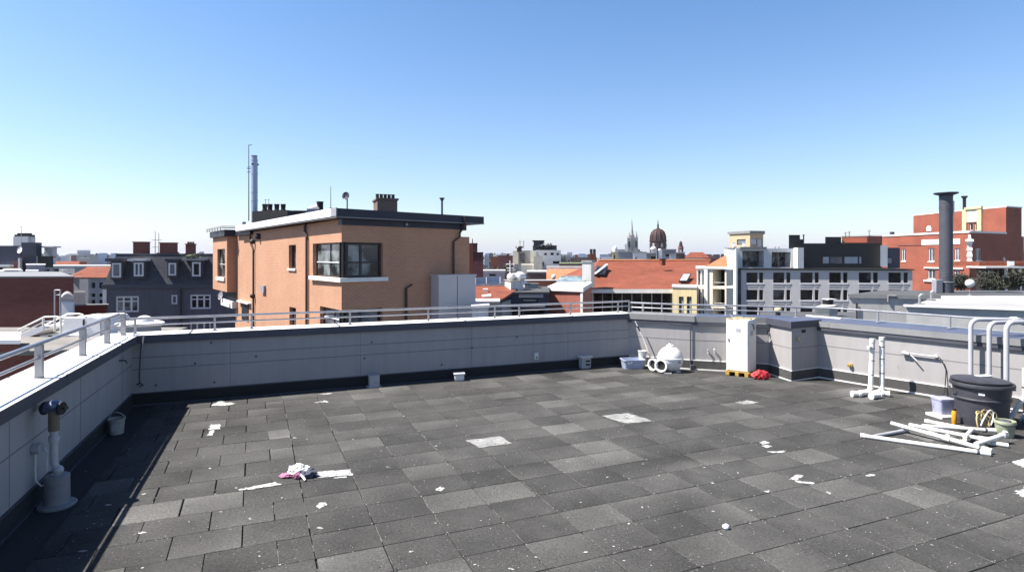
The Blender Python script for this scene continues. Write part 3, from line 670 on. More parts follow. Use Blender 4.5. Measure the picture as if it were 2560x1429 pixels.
for k, (x0, y0, x1, y1, lab) in enumerate(((2130, 990, 2150, 990, 'stubby white pipe fitting lying leftmost at the foot of the standing pipes'), (2150, 989, 2170, 987, 'white coupling lying between the standing pipe elbows'), (2178, 996, 2200, 993, 'short white elbow fitting lying nearest the camera at the standing pipes'), (2205, 988, 2224, 990, 'rounded white cap fitting lying rightmost at the foot of the standing pipes'))):
    a, b = G(x0, y0 + 3), G(x1, y1 + 3); t = T('pipe_fitting', lab, 'pipe fitting', (a + b) / 2, 0, 'loose fittings around the standing pipes')
    d = (b - a).normalized(); up = Vector((0, 0, .066))
    mb = MB(); mb.tube([a + up, b + up], .05, 12); mb.build('barrel', 'pvc_white', t)
    mb = MB(); mb.tube([a + up - d * .005, a + up + d * .035], .060, 12); mb.build('collar', 'pvc_dirty', t); mb = MB(); mb.tube([b + up - d * .035, b + up + d * .005], .060, 12); mb.build('collar', 'pvc_dirty', t)
# three gooseneck pipes over the right wall
for k, (px, py, Y, dx, dy, lg, lab) in enumerate(((2427, 792, 10.55, 1, .0, .72, 'white gooseneck pipe reaching far over the coping, leftmost of three'), (2473, 800, 10.30, .95, .2, .38, 'white gooseneck pipe with the shortest bend, middle of three'), (2516, 799, 10.02, .98, .15, .62, 'white gooseneck pipe with thick dark-wrapped bend, rightmost of three'))):
    q = XY(px, Y); z = PZ(py, Y) - .045
    d = Vector((dx, dy, 0)).normalized(); rr = .13
    arc = [q + Vector((0, 0, z - rr)) + d * (rr * (1 - math.cos(a))) + Vector((0, 0, rr * math.sin(a))) for a in [math.pi / 2 * i / 7 for i in range(8)]]
    end = [arc[-1] + d * lg]
    if k != 1: end += [end[0] + d * .05 + Vector((0, 0, -.02)), end[0] + d * .07 + Vector((0, 0, -.09))]
    t = T('gooseneck_pipe', lab, 'pipe', q, 0, 'gooseneck pipes bending over the coping')
    mb = MB(); mb.tube([q + Vector((0, 0, 0))] + arc + end, .036 if k < 2 else .040, 14); mb.build('pipe', 'pipe_grey', t)
    mb = MB(); mb.lathe([(.075, 0), (.075, .015), (.055, .03)], q, 14); mb.build('foot_flange', 'grey_plastic', t)
    mb = MB(); c = arc[-1] + d * (lg * .8); mb.tube([c, c + d * .09], .05, 12); mb.build('clamp', 'steel_post' if k else 'pvc_dirty', t)
    if k == 2:
        mb = MB(); c = arc[-1] + d * .2; mb.tube([c, c + d * .16, c + d * .24], [.055, .06, .054], 12); mb.build('dark_wrap', 'fascia_dark', t)
# big round bin
q = Vector((7.28, 9.30, 0)); hb = .66
t = T('round_bin', 'big dark grey round plastic bin with a tilted lid on top', 'bin', q)
mb = MB(); mb.lathe([(.31, 0), (.32, .008), (.352, .40), (.372, .405), (.378, .42), (.372, .435), (.358, .44), (.375, .60), (.41, .605), (.415, .63), (.405, hb), (.385, hb), (.375, .60), (.34, .35), (.30, .03), (.001, .025)], q, 40); mb.build('body', 'bin_grey', t)
for a in (-.15, 2.9):
    mb = MB(); c = q + Vector((math.cos(a) * .40, math.sin(a) * .40, .55)); s_ = Vector((-math.sin(a), math.cos(a), 0)); o_ = Vector((math.cos(a), math.sin(a), 0)); mb.tube([c - s_ * .07, c - s_ * .06 + o_ * .035, c + s_ * .06 + o_ * .035, c + s_ * .07], .012, 8); mb.build('handle', 'bin_grey', t)
mb = MB(); a = 4.05; c = q + Vector((math.cos(a) * .366, math.sin(a) * .366, .525)); mb.box(c, (.075, .008, .035), a - math.pi / 2 + math.pi); mb.build('sticker', 'label_white', t)
tl = T('bin_lid', 'dark grey round lid lying slightly askew on the big bin', 'lid', q + Vector((-.03, -.01, hb)))
mb = MB(); mb.lathe([(.36, .0), (.375, .004), (.378, .028), (.36, .034), (.30, .030), (.28, .042), (.1, .05), (.001, .052)], (0, 0, 0), 36)
mm = Matrix.Translation(q + Vector((-.035, -.01, hb + .010))) @ Matrix.Rotation(R(1.4), 4, 'Y'); mb.v = [tuple(mm @ Vector(v)) for v in mb.v]; mb.build('disc', 'bin_grey', tl)
mb = MB(); c = mm @ Vector((.2, .18, .05)); mb.box(c, (.24, .11, .012), .25); mb.build('loose_sheet', 'label_white', tl)
# clear tub with white base
q = G(2368, 1024); q = Vector((6.98, 9.72, 0))
t = T('clear_tub', 'cloudy clear plastic tub with a lid, standing on a white tray beside the bin', 'tub', q)
mb = MB(); mm_ = []; mb.loops([[(q.x + x * s1, q.y + y * s1, z) for x, y in rrect(.24, .24, .03)] for s1, z in ((.86, .055), (1.0, .28), (1.07, .283), (1.07, .31), (.9, .315))]); mb.build('body', 'clear_tub', t)
mb = MB(); mb.box(q + Vector((0, -.02, .028)), (.38, .32, .052), .15); mb.build('tray', 'pvc_white', t, bevel=.012)
# orange bottle
q = G(2389, 1062) + Vector((0, .03, .012))
t = T('spray_can', 'slim orange can with dark side standing at the foot of the bin', 'can', q)
mb = MB(); mb.lathe([(.032, 0), (.034, .005), (.034, .19), (.026, .205)], q, 16); mb.build('body', 'orange_plastic', t)
mb = MB(); mb.lathe([(.024, .205), (.026, .21), (.026, .235), (.02, .24)], q, 14); mb.build('cap', 'black_rubber', t)
# coiled hose
q = G(2462, 1080) + Vector((0, 0, .012))
t = T('hose_coil', 'loose coil of yellowish hose standing against the bin', 'hose', q)
rh = random.Random(5)
for k, (x, w_, h_, ln, m_) in enumerate(((-.06, .10, .27, .0, 'hose_yellow'), (.02, .09, .30, .10, 'pvc_dirty'), (.06, .10, .28, -.12, 'hose_yellow'), (.13, .07, .25, .08, 'hose_yellow'), (.10, .11, .29, -.03, 'hose_yellow'))):
    mb = MB(); pts = []
    for i in range(25):
        a = -.35 + (math.pi + .7) * i / 24
        pts.append(q + Vector((x + w_ * math.cos(a) + ln * math.sin(a), .05 * k * .4 - .02 + .05 * math.sin(a * 1.3), max(.011, h_ * .5 + h_ * .5 * math.sin(a) + rh.uniform(-.003, .003)))))
    mb.tube(pts, .010, 8); mb.build('hose_loop', m_, t)
# sage bucket
q = G(2521, 1096) + Vector((0, .06, .012))
t = T('bucket', 'small sage green bucket in front of the big bin', 'bucket', q)
mb = MB(); mb.lathe([(.095, 0), (.10, .006), (.122, .19), (.132, .193), (.134, .215), (.128, .235), (.116, .235), (.11, .19), (.001, .185)], q, 24); mb.build('body', 'sage_plastic', t)
mb = MB(); mb.tube([q + Vector((.13 * math.cos(a), -.13 * math.sin(a), .205 - .03 * math.sin(a))) for a in [math.pi * k / 10 for k in range(11)]], .005, 6); mb.build('handle', 'fascia_dark', t)
mb = MB(); lump(mb, q + Vector((0, 0, .19)), .08, .08, .03, 9.1, 16, 8); mb.build('contents', 'fascia_dark', t)
# pile of pipes
pl = ((2152, 1088, 2474, 1133, .03, .03, .030, 'longest white pipe nearest the camera in the pile'),
      (2228, 1057, 2478, 1127, .10, .04, .029, 'white pipe running diagonally to meet the nearest pipe end'),
      (2273, 1061, 2468, 1099, .09, .075, .029, 'white pipe crossing the middle of the pile'),
      (2314, 1052, 2440, 1076, .04, .05, .030, 'white pipe with an open end, farthest left pointing at the bin'),
      (2306, 1064, 2486, 1076, .10, .07, .029, 'white pipe at the back of the pile towards the hose'),
      (2278, 1068, 2416, 1108, .03, .03, .026, 'short white pipe lying under the crossing pipes'),
      (2188, 1089, 2268, 1074, .028, .028, .026, 'dull pipe joining the two long pipes at their left ends'),
      (2440, 1110, 2512, 1086, .06, .12, .033, 'stubby white pipe propped up at the right of the pile'),
      (2476, 1107, 2521, 1113, .03, .03, .029, 'stubby white pipe on the floor at the right of the pile'),
      (2412, 1092, 2432, 1072, .10, .10, .026, 'short white offcut bridging two pipes of the pile'))
for k, (x0, y0, x1, y1, z0, z1, r_, lab) in enumerate(pl):
    a, b = G(x0, y0, .012 + z0), G(x1, y1, .012 + z1)
    t = T('plastic_pipe', lab, 'pipe', ((a + b) / 2).to_tuple()[:2] + (.012,), 0, 'pile of white plastic pipes')
    d = (b - a).normalized(); L = (b - a).length
    pr = random.Random(k); sag = d.cross(Vector((0, 0, 1))).normalized() * pr.uniform(-.008, .008)
    mb = MB(); mb.tube([a, a.lerp(b, .3) + sag * .8, a.lerp(b, .6) + sag, b], r_, 12); mb.build('tube', 'pvc_white' if k != 6 else 'grey_plastic', t)
    if k in (0, 1, 4, 2):
        mb = MB(); mb.tube([b - d * .10, b + d * .01], r_ * 1.28, 12); mb.build('coupling', 'pvc_dirty', t)
        if k != 2: mb = MB(); mb.tube([b - d * .13, b - d * .10], r_ * 1.12, 12); mb.build('seal_ring', 'fascia_dark', t)
    if k in (0, 3):
        mb = MB(); mb.tube([a - d * .005, a + d * .06], r_ * 1.22, 12); mb.build('socket', 'pvc_white', t)
    if k in (1, 5, 7):
        c = a.lerp(b, .55 if k == 1 else .9); mb = MB(); mb.tube([c, c + d * .09], r_ * 1.3, 12); mb.tube([c + d * .045, c + d * .045 + Vector((0, -.02, .055))], r_ * .9, 10); mb.build('tee_joint', 'pvc_dirty', t)
# white pipe frame at the right edge
q = G(2562, 1062) + Vector((.05, .05, .012))
t = T('pipe_stand', 'white pipe stand with splayed legs at the right of the bin', 'stand', q)
zt = PZ(922, q.y)
mb = MB(); mb.tube([q + Vector((0, 0, .42)), q + Vector((.0, 0, zt))], .04, 12); mb.build('post', 'pvc_white', t)
for a in (-1.9, .2, 2.9):
    mb = MB(); mb.tube([q + Vector((0, 0, .44)), q + Vector((.22 * math.cos(a), .22 * math.sin(a), .03))], .034, 10); mb.build('leg', 'pvc_white', t)
mb = MB(); mb.lathe([(.045, 0), (.045, .02)], q + Vector((0, 0, .55)), 12); mb.build('band', 'black_rubber', t)
# blue tarp edge bundle
q = Vector((8.15, 9.35, 0))
t = tag(None or T('tarp_bundle', 'crumpled bluish grey tarpaulin on the floor behind the green bucket', 'tarpaulin', q), 'crumpled bluish grey tarpaulin on the floor behind the green bucket', 'tarpaulin')
mb = MB(); lump(mb, q, .20, .12, .08, 6.3); mb.build('fold', 'blue_tub', t, smooth=60)
# cloth bundle on the tiles
q = G(750, 1194) + Vector((0, 0, .014))
t = T('cloth_bundle', 'crumpled white and slate cloth bundle with a pink end on the tiles', 'cloth', q)
mb = MB(); lump(mb, q + Vector((-.02, .03, .0)), .125, .085, .075, 1.7); mb.build('white_cloth', 'cloth_white', t, smooth=60)
mb = MB(); lump(mb, q + Vector((.075, .0, .0)), .115, .075, .05, 4.4); mb.build('slate_cloth', 'cloth_slate', t, smooth=60)
mb = MB(); lump(mb, q + Vector((-.155, -.01, .0)), .075, .045, .025, 8.8); lump(mb, q + Vector((-.01, -.055, .0)), .05, .03, .04, 2.8); mb.build('pink_cloth', 'cloth_pink', t, smooth=60)
mb = MB(); mb.tube([q + Vector((.03, -.06, .05)), q + Vector((.075, -.10, .03)), q + Vector((.11, -.14, .012))], [.012, .014, .011], 8); mb.build('strap', 'cloth_white', t)
# stones
for px, py, s, lab in ((1815, 1324, .034, 'white pebble lying on a tile joint in the open floor'), (2104 - 19, 946, .03, 'white pebble in the shadow of the pier'),):
    q = G(px, py) + Vector((0, 0, .012)); mb = MB(); lump(mb, q, s, s * .9, s * .75, px * .01, 14, 8, .25); tag(mb.build('pebble', 'cloth_white', None, smooth=60, base=q), lab, 'pebble')
# cable hanging in the left corner
q = fwp(352, .02)
t = T('hanging_cable', 'dark cable hanging down the shaded wall beside the corner', 'cable', q)
mb = MB(); mb.tube([q + Vector((.02, 0, 1.08)), q + Vector((0, 0, .9)), q + Vector((-.02, 0, .5)), q + Vector((-.01, 0, .38))], .009, 8); mb.build('cord', 'fascia_dark', t)
mb = MB(); mb.tube([q + nF * .01 + Vector((-.06, 0, .36)), q + nF * .03 + Vector((-.01, 0, .40)), q + nF * .02 + Vector((.05, 0, .36)), q + nF * .02 + Vector((-.02, 0, .33))], .012, 8); mb.build('plug', 'fascia_dark', t)
mb = MB(); mb.tube([q + nF * .05 + Vector((.06, 0, 1.20)), q + nF * .05 + Vector((.04, 0, 1.0)), q + nF * .03 + Vector((.02, 0, .95))], .010, 6); mb.build('tail', 'grey_plastic', t)
# tap on left wall near corner
q = C1 + LD * .9
t = T('wall_tap', 'dark tap high on the shaded parapet near its corner', 'tap', q + Vector((0, 0, .9)))
mb = MB(); mb.tube([q + Vector((0, 0, .93)), q + nL * .09 + Vector((0, 0, .93)), q + nL * .11 + Vector((0, 0, .88))], .014, 8); mb.build('spout', 'fascia_dark', t)
mb = MB(); mb.tube([q + nL * .06 - LD * .04 + Vector((0, 0, .97)), q + nL * .06 + LD * .04 + Vector((0, 0, .97))], .009, 8); mb.build('handle', 'fascia_dark', t)
# ------------------------------------------------------------------ the town: materials and builders
brick('brick_orange', (.40, .20, .118), (.45, .235, .14), (.50, .31, .21), .26, .085, .012, var=.14)
brick('brick_dark_red', (.18, .056, .045), (.22, .07, .055), (.15, .07, .055), .26, .085, .012, var=.3)
brick('brick_red', (.28, .072, .042), (.32, .09, .054), (.23, .09, .06), .26, .09, .014, var=.25)
brick('brick_maroon', (.16, .055, .060), (.19, .07, .07), (.13, .06, .06), .26, .09, .014, var=.3)
brick('brick_brown', (.13, .085, .07), (.17, .11, .09), (.2, .16, .13), .22, .075, .012, var=.3)
brick('brick_tan', (.42, .33, .20), (.48, .38, .24), (.40, .33, .23), .26, .09, .014, var=.2)
brick('tile_red', (.225, .062, .032), (.285, .084, .045), (.11, .030, .019), .26, .20, .016, var=.3, scale=.5, bump=.9)
brick('tile_orange', (.46, .18, .085), (.52, .22, .11), (.26, .10, .05), .26, .2, .014, var=.2, scale=.5, bump=.8)
brick('slate', (.060, .064, .080), (.08, .083, .10), (.03, .032, .04), .30, .22, .012, var=.3, bump=.5)
mat('render_slate', (.105, .108, .13), .85, .14, .5, streak=.25)
mat('render_white', (.66, .655, .64), .8, .10, .3, streak=.2)
mat('render_cream', (.66, .61, .50), .8, .12, .3, streak=.2)
mat('render_sand', (.58, .48, .28), .8, .12, .3, streak=.2)
mat('render_pale', (.60, .595, .60), .8, .08, .25, streak=.08)
mat('render_facade', (.44, .43, .43), .8, .07, .25, streak=.06)
mat('shaft_pale', (.52, .49, .49), .6, .05, .4)
mat('roof_neighbour', (.20, .185, .17), .9, .35, .9)
mat('render_grey', (.30, .30, .31), .85, .14, .3, streak=.3)
mat('concrete_grey', (.40, .395, .38), .9, .14, 1.4, bump=.3, bscale=12, streak=.08)
mat('render_peach', (.48, .25, .15), .85, .12, .4, streak=.15)
mat('render_rose', (.36, .125, .09), .85, .14, .6, streak=.2)
mat('roof_felt', (.075, .076, .08), .9, .25, .4)
mat('roof_pale', (.55, .55, .56), .85, .16, .4)
mat('clad_black', (.008, .008, .010), .6, .25, .4)
mat('clad_navy', (.030, .034, .058), .5, .2, .8)
mat('metal_white', (.78, .78, .77), .45, .06, .8)
mat('metal_navy', (.014, .015, .030), .45, .2, 1.2)
mat('metal_grey', (.27, .265, .29), .5, .1, .8)
mat('stainless', (.36, .40, .52), .38, .06, .8, metal=.35)
mat('pipe_brown', (.05, .03, .025), .55, .2, 3)
mat('frame_white', (.66, .66, .66), .5, .06, 3)
mat('frame_dark', (.022, .021, .023), .4, .2, 3)
mat('stone_white', (.70, .69, .66), .75, .12, 1.5)
mat('stone_grey', (.33, .32, .32), .85, .25, .25)
mat('copper_red', (.036, .012, .011), .7, .4, .35)
mat('pot_dark', (.03, .027, .028), .85, .3, 6)
mat('haze_blue', (.30, .36, .48), .6, .1, .02)  # distance haze painted into the base colour of far buildings
mat('leaf_dark', (.030, .033, .022), .8, .5, 2.5)
mat('leaf_olive', (.058, .058, .040), .8, .45, 2.5)
mat('bark', (.09, .07, .055), .9, .3, 4)
mat('planter_green', (.16, .20, .09), .8, .45, 6)
mat('solar_panel', (.03, .045, .085), .2, .2, 1)
glass('glass_dark', (.010, .010, .012), .12, spec=.22)
glass('glass_room', (.03, .035, .036), .06, .7, 1.1, hi=(.22, .25, .25))
glass('glass_grey', (.09, .10, .12), .08, .4, .5)
glass('glass_teal', (.12, .17, .16), .1, .4, 1.5, hi=(.4, .45, .42))
glass('blind_pale', (.42, .43, .46), .4, .12, .6)
glass('glass_dim', (.016, .016, .018), .12, .5, .7, hi=(.10, .10, .105), spec=.25)
class Face:
    def __init__(s, a, b): s.O = V2(a); s.L = (V2(b) - s.O).length; s.d = (V2(b) - s.O) / s.L; s.n = Vector((s.d.y, -s.d.x, 0))
    def t(s, px): k = (px - 1280) / FPX; return (k * s.O.y - s.O.x) / (s.d.x - k * s.d.y)
    def pt(s, t, z=0.0, off=0.0): p = s.O + s.d * t + s.n * off; return Vector((p.x, p.y, z))
    def z(s, t, py): return PZ(py, (s.O + s.d * t).y)
    def win(s, x0, x1, y0, y1, **k):
        a, b = s.t(x0), s.t(x1); m = (a + b) / 2
        return dict(t0=min(a, b), t1=max(a, b), z0=s.z(m, y1), z1=s.z(m, y0), **k)
    def box(s, mb, t0, t1, z0, z1, o0, o1):
        mb.prism([s.pt(t0, 0, o0), s.pt(t1, 0, o0), s.pt(t1, 0, o1), s.pt(t0, 0, o1)], z0, z1)
    def pbox(s, mb, x0, x1, y0, y1, o0, o1):
        w_ = s.win(x0, x1, y0, y1); s.box(mb, w_['t0'], w_['t1'], w_['z0'], w_['z1'], o0, o1)
def holed(mb, f, t0, t1, z0, z1, wins):
    ts = sorted({t0, t1} | {w_[k] for w_ in wins for k in ('t0', 't1') if t0 < w_[k] < t1})
    zs = sorted({z0, z1} | {w_[k] for w_ in wins for k in ('z0', 'z1') if z0 < w_[k] < z1})
    for a, b in zip(ts, ts[1:]):
        for c, d in zip(zs, zs[1:]):
            m, n = (a + b) / 2, (c + d) / 2
            if any(w_['t0'] < m < w_['t1'] and w_['z0'] < n < w_['z1'] for w_ in wins): continue
            mb.poly([f.pt(a, c), f.pt(b, c), f.pt(b, d), f.pt(a, d)])
    for w_ in wins:
        dp = -w_.get('depth', .15) - .02; a, b, c, d = w_['t0'], w_['t1'], w_['z0'], w_['z1']
        mb.poly([f.pt(a, c), f.pt(a, c, dp), f.pt(b, c, dp), f.pt(b, c)]); mb.poly([f.pt(a, d, dp), f.pt(a, d), f.pt(b, d), f.pt(b, d, dp)])
        if not w_.get('openl'): mb.poly([f.pt(a, c), f.pt(a, d), f.pt(a, d, dp), f.pt(a, c, dp)])
        if not w_.get('openr'): mb.poly([f.pt(b, d), f.pt(b, c), f.pt(b, c, dp), f.pt(b, d, dp)])
def window(par, f, w_):
    """frame as the part, its pane and sill below it"""
    dp = -w_.get('depth', .15); a, b, c, d = w_['t0'], w_['t1'], w_['z0'], w_['z1']
    fw = w_.get('fw', .06); nx, nz = w_.get('nx', 1), w_.get('nz', 1)
    mb = MB()
    f.box(mb, a, a + fw, c, d, dp, dp + .05); f.box(mb, b - fw, b, c, d, dp, dp + .05)
    f.box(mb, a + fw, b - fw, c, c + fw, dp, dp + .049); f.box(mb, a + fw, b - fw, d - fw, d, dp, dp + .049)
    for i in range(1, nx):
        x = w_['xs'][i - 1] if 'xs' in w_ else a + (b - a) * i / nx; f.box(mb, x - fw / 2, x + fw / 2, c + fw, d - fw, dp, dp + .047)
    fr = mb.build('window', w_.get('frame', 'frame_white'), par, smooth=0)
    if nz > 1:
        mb = MB()
        for i in range(1, nz):
            z = c + (d - c) * (w_['zf'] if 'zf' in w_ else i / nz); f.box(mb, a + fw, b - fw, z - fw * .35, z + fw * .35, dp + .001, dp + .055)
        mb.build('glazing_bar', w_.get('bar', w_.get('frame', 'frame_white')), fr, smooth=0)
    mb = MB(); mb.poly([f.pt(a, c, dp + .012), f.pt(b, c, dp + .012), f.pt(b, d, dp + .012), f.pt(a, d, dp + .012)]); mb.build('pane', w_.get('glass', 'glass_dark'), fr, smooth=0)
    if w_.get('sill'):
        mb = MB(); f.box(mb, a - .06, b + .06, c - w_.get('sh', .12), c, -.02, w_['sill']); mb.build('sill', w_.get('sillm', 'stone_white'), fr, smooth=0)
    return fr
def house(par, foot, z0, z1, wm, rm='roof_felt', wins={}, part='wall', cap=None, roofname='roof'):
    """walls round a footprint (first edge faces the camera), windows per edge, flat roof"""
    foot = [V2(p) for p in foot]; n = len(foot); fs = [Face(foot[i], foot[(i + 1) % n]) for i in range(n)]
    mb = MB()
    for i, f in enumerate(fs): holed(mb, f, 0, f.L, z0, z1, wins.get(i, []))
    mb.build(part, wm, par, smooth=0)
    for i, ws in wins.items():
        for w_ in ws: window(par, fs[i], w_)
    mb = MB(); mb.poly([(p.x, p.y, z1) for p in foot]); 
    if cap:
        g = grow(foot, cap[0]); mb.prism(g, z1 + .002, z1 + cap[1])
    mb.build(roofname, rm if not cap else (cap[2] if len(cap) > 2 else rm), par, smooth=0)
    return fs
def blk(x0, x1, Y, dep, Y1=None):
    a = V2((PX(x0, Y), Y)); Y1 = Y1 or Y; b = V2((PX(x1, Y1), Y1)); d = (b - a).normalized(); n = Vector((-d.y, d.x, 0))
    return [a, b, b * (1 + dep / Y), a * (1 + dep / Y)]     # back corners scaled along the view rays, sides kept out of sight
def chimney(par, px, Y, w_, dpt, y0, y1, m, npots, rz=0.0, pot='pot_dark', cap=True, pr=.12, ph=.35, sub=None, pots_axis=0):
    c = XY(px, Y); z0, z1 = PZ(y1, Y), PZ(y0, Y)
    mb = MB(); mb.box((c.x, c.y, (z0 + z1) / 2), (w_, dpt, z1 - z0), rz)
    if cap: mb.box((c.x, c.y, z1 + .04), (w_ + .12, dpt + .12, .08), rz)
    o = mb.build('chimney', m, par, smooth=0)
    for k in range(npots):
        f = (k + .5) / npots - .5; mb = MB()
        x, y = (f * w_, 0) if not pots_axis else (0, f * dpt)
        p = (c.x + x * math.cos(rz) - y * math.sin(rz), c.y + x * math.sin(rz) + y * math.cos(rz), z1 + .08)
        mb.lathe([(pr, 0), (pr * .85, ph * .85), (pr * 1.05, ph * .87), (pr * 1.05, ph), (pr * .7, ph), (.01, ph * .8)], p, 10); mb.build('chimney_pot', pot, o)
    return o
def leaves(mb, c, rx, ry, rz, n, s, rnd, fill=.55):
    for k in range(n):
        while True:
            d = Vector((rnd.gauss(0, 1), rnd.gauss(0, 1), rnd.gauss(0, 1)))
            if d.length > .1: break
        d.normalize(); r = rnd.uniform(fill, 1.0) * (1 + .35 * noise.noise(d * 2.2 + Vector(c) * .1))
        p = Vector((c[0] + d.x * rx * r, c[1] + d.y * ry * r, c[2] + d.z * rz * r))
        a = Vector((rnd.gauss(0, 1), rnd.gauss(0, 1), rnd.gauss(0, 1))).normalized(); b = a.orthogonal().normalized(); t = a.cross(b)
        q = s * rnd.uniform(.6, 1.4)
        mb.m = 0 if rnd.random() < .6 else 1
        mb.poly([p + b * q, p + t * q * .6, p - b * q, p - t * q * .6])
def tree(px, Y, ytop, wpx, label, n=900, name='tree', zb=None, mats=('leaf_dark', 'leaf_olive'), clumps=6, seed=1, group=None):
    rnd = random.Random(seed); c = XY(px, Y); zt = PZ(ytop, Y); rw = wpx * Y / FPX / 2; zb = -16 if zb is None else zb
    t = T(name, label, 'tree' if name == 'tree' else 'bush', (c.x, c.y, zb), 0, group)
    ch = min((zt - zb) * .75, rw * 1.9)
    mb = MB(); mb.tube([(c.x, c.y, zb), (c.x + rw * .05, c.y, zt - ch), (c.x, c.y, zt - ch * .3)], [max(.06, rw * .07), max(.05, rw * .05), .03], 7)
    for k in range(5):
        a = k * 1.26 + rnd.random(); mb.tube([(c.x, c.y, zt - ch * .8), (c.x + math.cos(a) * rw * .6, c.y + math.sin(a) * rw * .6, zt - ch * .35)], [max(.035, rw * .035), .015], 5)
    mb.build('trunk', 'bark', t)
    mb = MB()
    for k in range(clumps):
        a = rnd.uniform(0, 6.28); f = rnd.uniform(.1, .62); r = rw * rnd.uniform(.38, .6)
        leaves(mb, (c.x + math.cos(a) * rw * f, c.y + math.sin(a) * rw * f, zt - r - rnd.uniform(0, max(ch - 2 * r, .1))), r, r, r * .9, n // clumps, rw * .055 + .02, rnd)
    mb.build('crown', mats, t, smooth=0)
    return t
def aerial(name, label, px, Y, y0, y1, r=.02, bars=(), cat='antenna', group=None, m='pipe_brown'):
    c = XY(px, Y); z0, z1 = PZ(y1, Y), PZ(y0, Y)
    t = T(name, label, cat, (c.x, c.y, z0), 0, group)
    mb = MB(); mb.tube([(c.x, c.y, z0), (c.x, c.y, z1)], [r, r * .6], 6); mb.build('mast', m, t)
    for y, w_ in bars:
        z = PZ(y, Y); mb = MB(); mb.tube([(c.x - w_, c.y, z), (c.x + w_, c.y, z)], r * .6, 5); mb.build('crossbar', m, t)
    return t
def dish(label, px, Y, ytop, ybase, rad, m='grey_plastic', face=(-.5, -.85, .25), group=None):
    c = XY(px, Y); z0 = PZ(ybase, Y); zc = PZ(ytop, Y) - rad
    t = T('satellite_dish', label, 'satellite dish', (c.x, c.y, z0), 0, group)
    mb = MB(); mb.tube([(c.x, c.y, z0), (c.x, c.y, zc)], .03, 7); mb.build('mast', 'pipe_brown', t)
    d = Vector(face).normalized(); a = d.orthogonal().normalized(); b = d.cross(a); cc = Vector((c.x, c.y, zc)) + d * .08
    mb = MB(); mb.loops([[cc + d * (rad * .25 * f * f) + (a * math.cos(x) + b * math.sin(x)) * rad * max(f, .01) for x in [2 * math.pi * i / 18 for i in range(18)]] for f in (.01, .35, .7, 1.0)], caps=False)
    mb.loops([[cc - d * .02 + d * (rad * .25 * f * f) + (a * math.cos(x) + b * math.sin(x)) * rad * max(f, .01) for x in [2 * math.pi * i / 18 for i in range(18)]] for f in (1.0, .7, .35, .01)], caps=False)
    mb.build('reflector', m, t)
    mb = MB(); mb.tube([cc - Vector((0, 0, rad * .9)), cc + d * rad * .9 - Vector((0, 0, rad * .2))], .018, 5); mb.ball(cc + d * rad * .9 - Vector((0, 0, rad * .2)), .05, 8, 6); mb.build('feed_arm', 'pipe_brown', t)
    return t
# ------------------------------------------------------------------ orange brick house
OC = Vector((-7.1, 25, 0)); dl = Vector((-.588, .809, 0)); dr_ = Vector((.719, .695, 0))
t = T('brick_house', 'large orange brick house with a flat overhanging roof and a corner window', 'house', OC + Vector((0, 0, -16)))
ORH = t
fl = Face(OC + dl * 20.6, OC); fr = Face(OC, OC + dr_ * 6.33)
BK = OC + dl * 20.6 + dr_ * 9; BR = OC + dr_ * 6.33 + dl * 19.0
ZW = 4.13
wl = [fl.win(782, 856.5, 607, 692, depth=.22, nx=2, nz=2, zf=.43, frame='frame_dark', bar='frame_white', glass='glass_room', openr=True),
      fl.win(722, 740, 612, 671, depth=.22, frame='frame_dark', glass='glass_room', sill=.08, sh=.1),
      fl.win(723.5, 740, 768, 815, depth=.22, frame='frame_dark', glass='glass_room'),
      fl.win(800, 856.5, 770, 830, depth=.22, nx=2, nz=2, zf=.55, frame='frame_dark', bar='frame_white', glass='glass_grey', openr=True)]
for w_ in (wl[0], wl[3]): w_['t1'] = fl.L - .001
wr = [fr.win(855, 957, 608, 692, depth=.22, nx=2, nz=2, zf=.43, fw=.11, frame='frame_dark', bar='frame_dark', glass='glass_room', openl=True),
      fr.win(855, 956, 769, 830, depth=.22, nx=2, fw=.11, frame='frame_dark', glass='glass_grey', openl=True)]
wr[0]['z0'], wr[0]['z1'] = wl[0]['z0'], wl[0]['z1']; wr[1]['z0'], wr[1]['z1'] = wl[3]['z0'], wl[3]['z1']
for w_ in wr: w_['t0'] = .001
mb = MB(); holed(mb, fl, 0, fl.L, -16, ZW, wl); holed(mb, fr, 0, fr.L, -16, ZW - .23, wr)
for a, b in ((fr.pt(fr.L), BR), (BR, BK), (BK, fl.pt(0))):
    f_ = Face(a, b); holed(mb, f_, 0, f_.L, -16, ZW, [])
mb.build('wall', 'brick_orange', t, smooth=0)
for w_ in wl: window(t, fl, w_)
for w_ in wr: window(t, fr, w_)
for w_ in (wl[0], wl[3]):                                    # corner mullion and the L shaped sill
    mb = MB(); c = OC + (dl + dr_).normalized() * .26; mb.box((c.x, c.y, (w_['z0'] + w_['z1']) / 2), (.26, .26, w_['z1'] - w_['z0'] - .004), R(44)); mb.build('corner_mullion', 'frame_dark', t, smooth=0)
s0 = fl.win(780, 850, 692, 703); e_ = fr.t(966); zz0 = wl[0]['z0'] - .17; zz1 = wl[0]['z0'] + .003
mb = MB(); pts = [fl.pt(s0['t0'], 0, -.1), fl.pt(s0['t0'], 0, .16), OC + fl.n * .16 + fl.d * .16, OC + fr.n * .16 - fr.d * .16 + (fl.d * .1), fr.pt(e_, 0, .16), fr.pt(e_, 0, -.1), OC - fl.d * .2]
cx = OC + (fl.n + fr.n) * .13
mb.prism([fl.pt(s0['t0'], 0, .0), fl.pt(s0['t0'], 0, .16), cx, fr.pt(e_, 0, .16), fr.pt(e_, 0, .0), OC - (fl.n + fr.n) * .01], zz0, zz1); mb.build('window_ledge', 'stone_white', t, smooth=0)
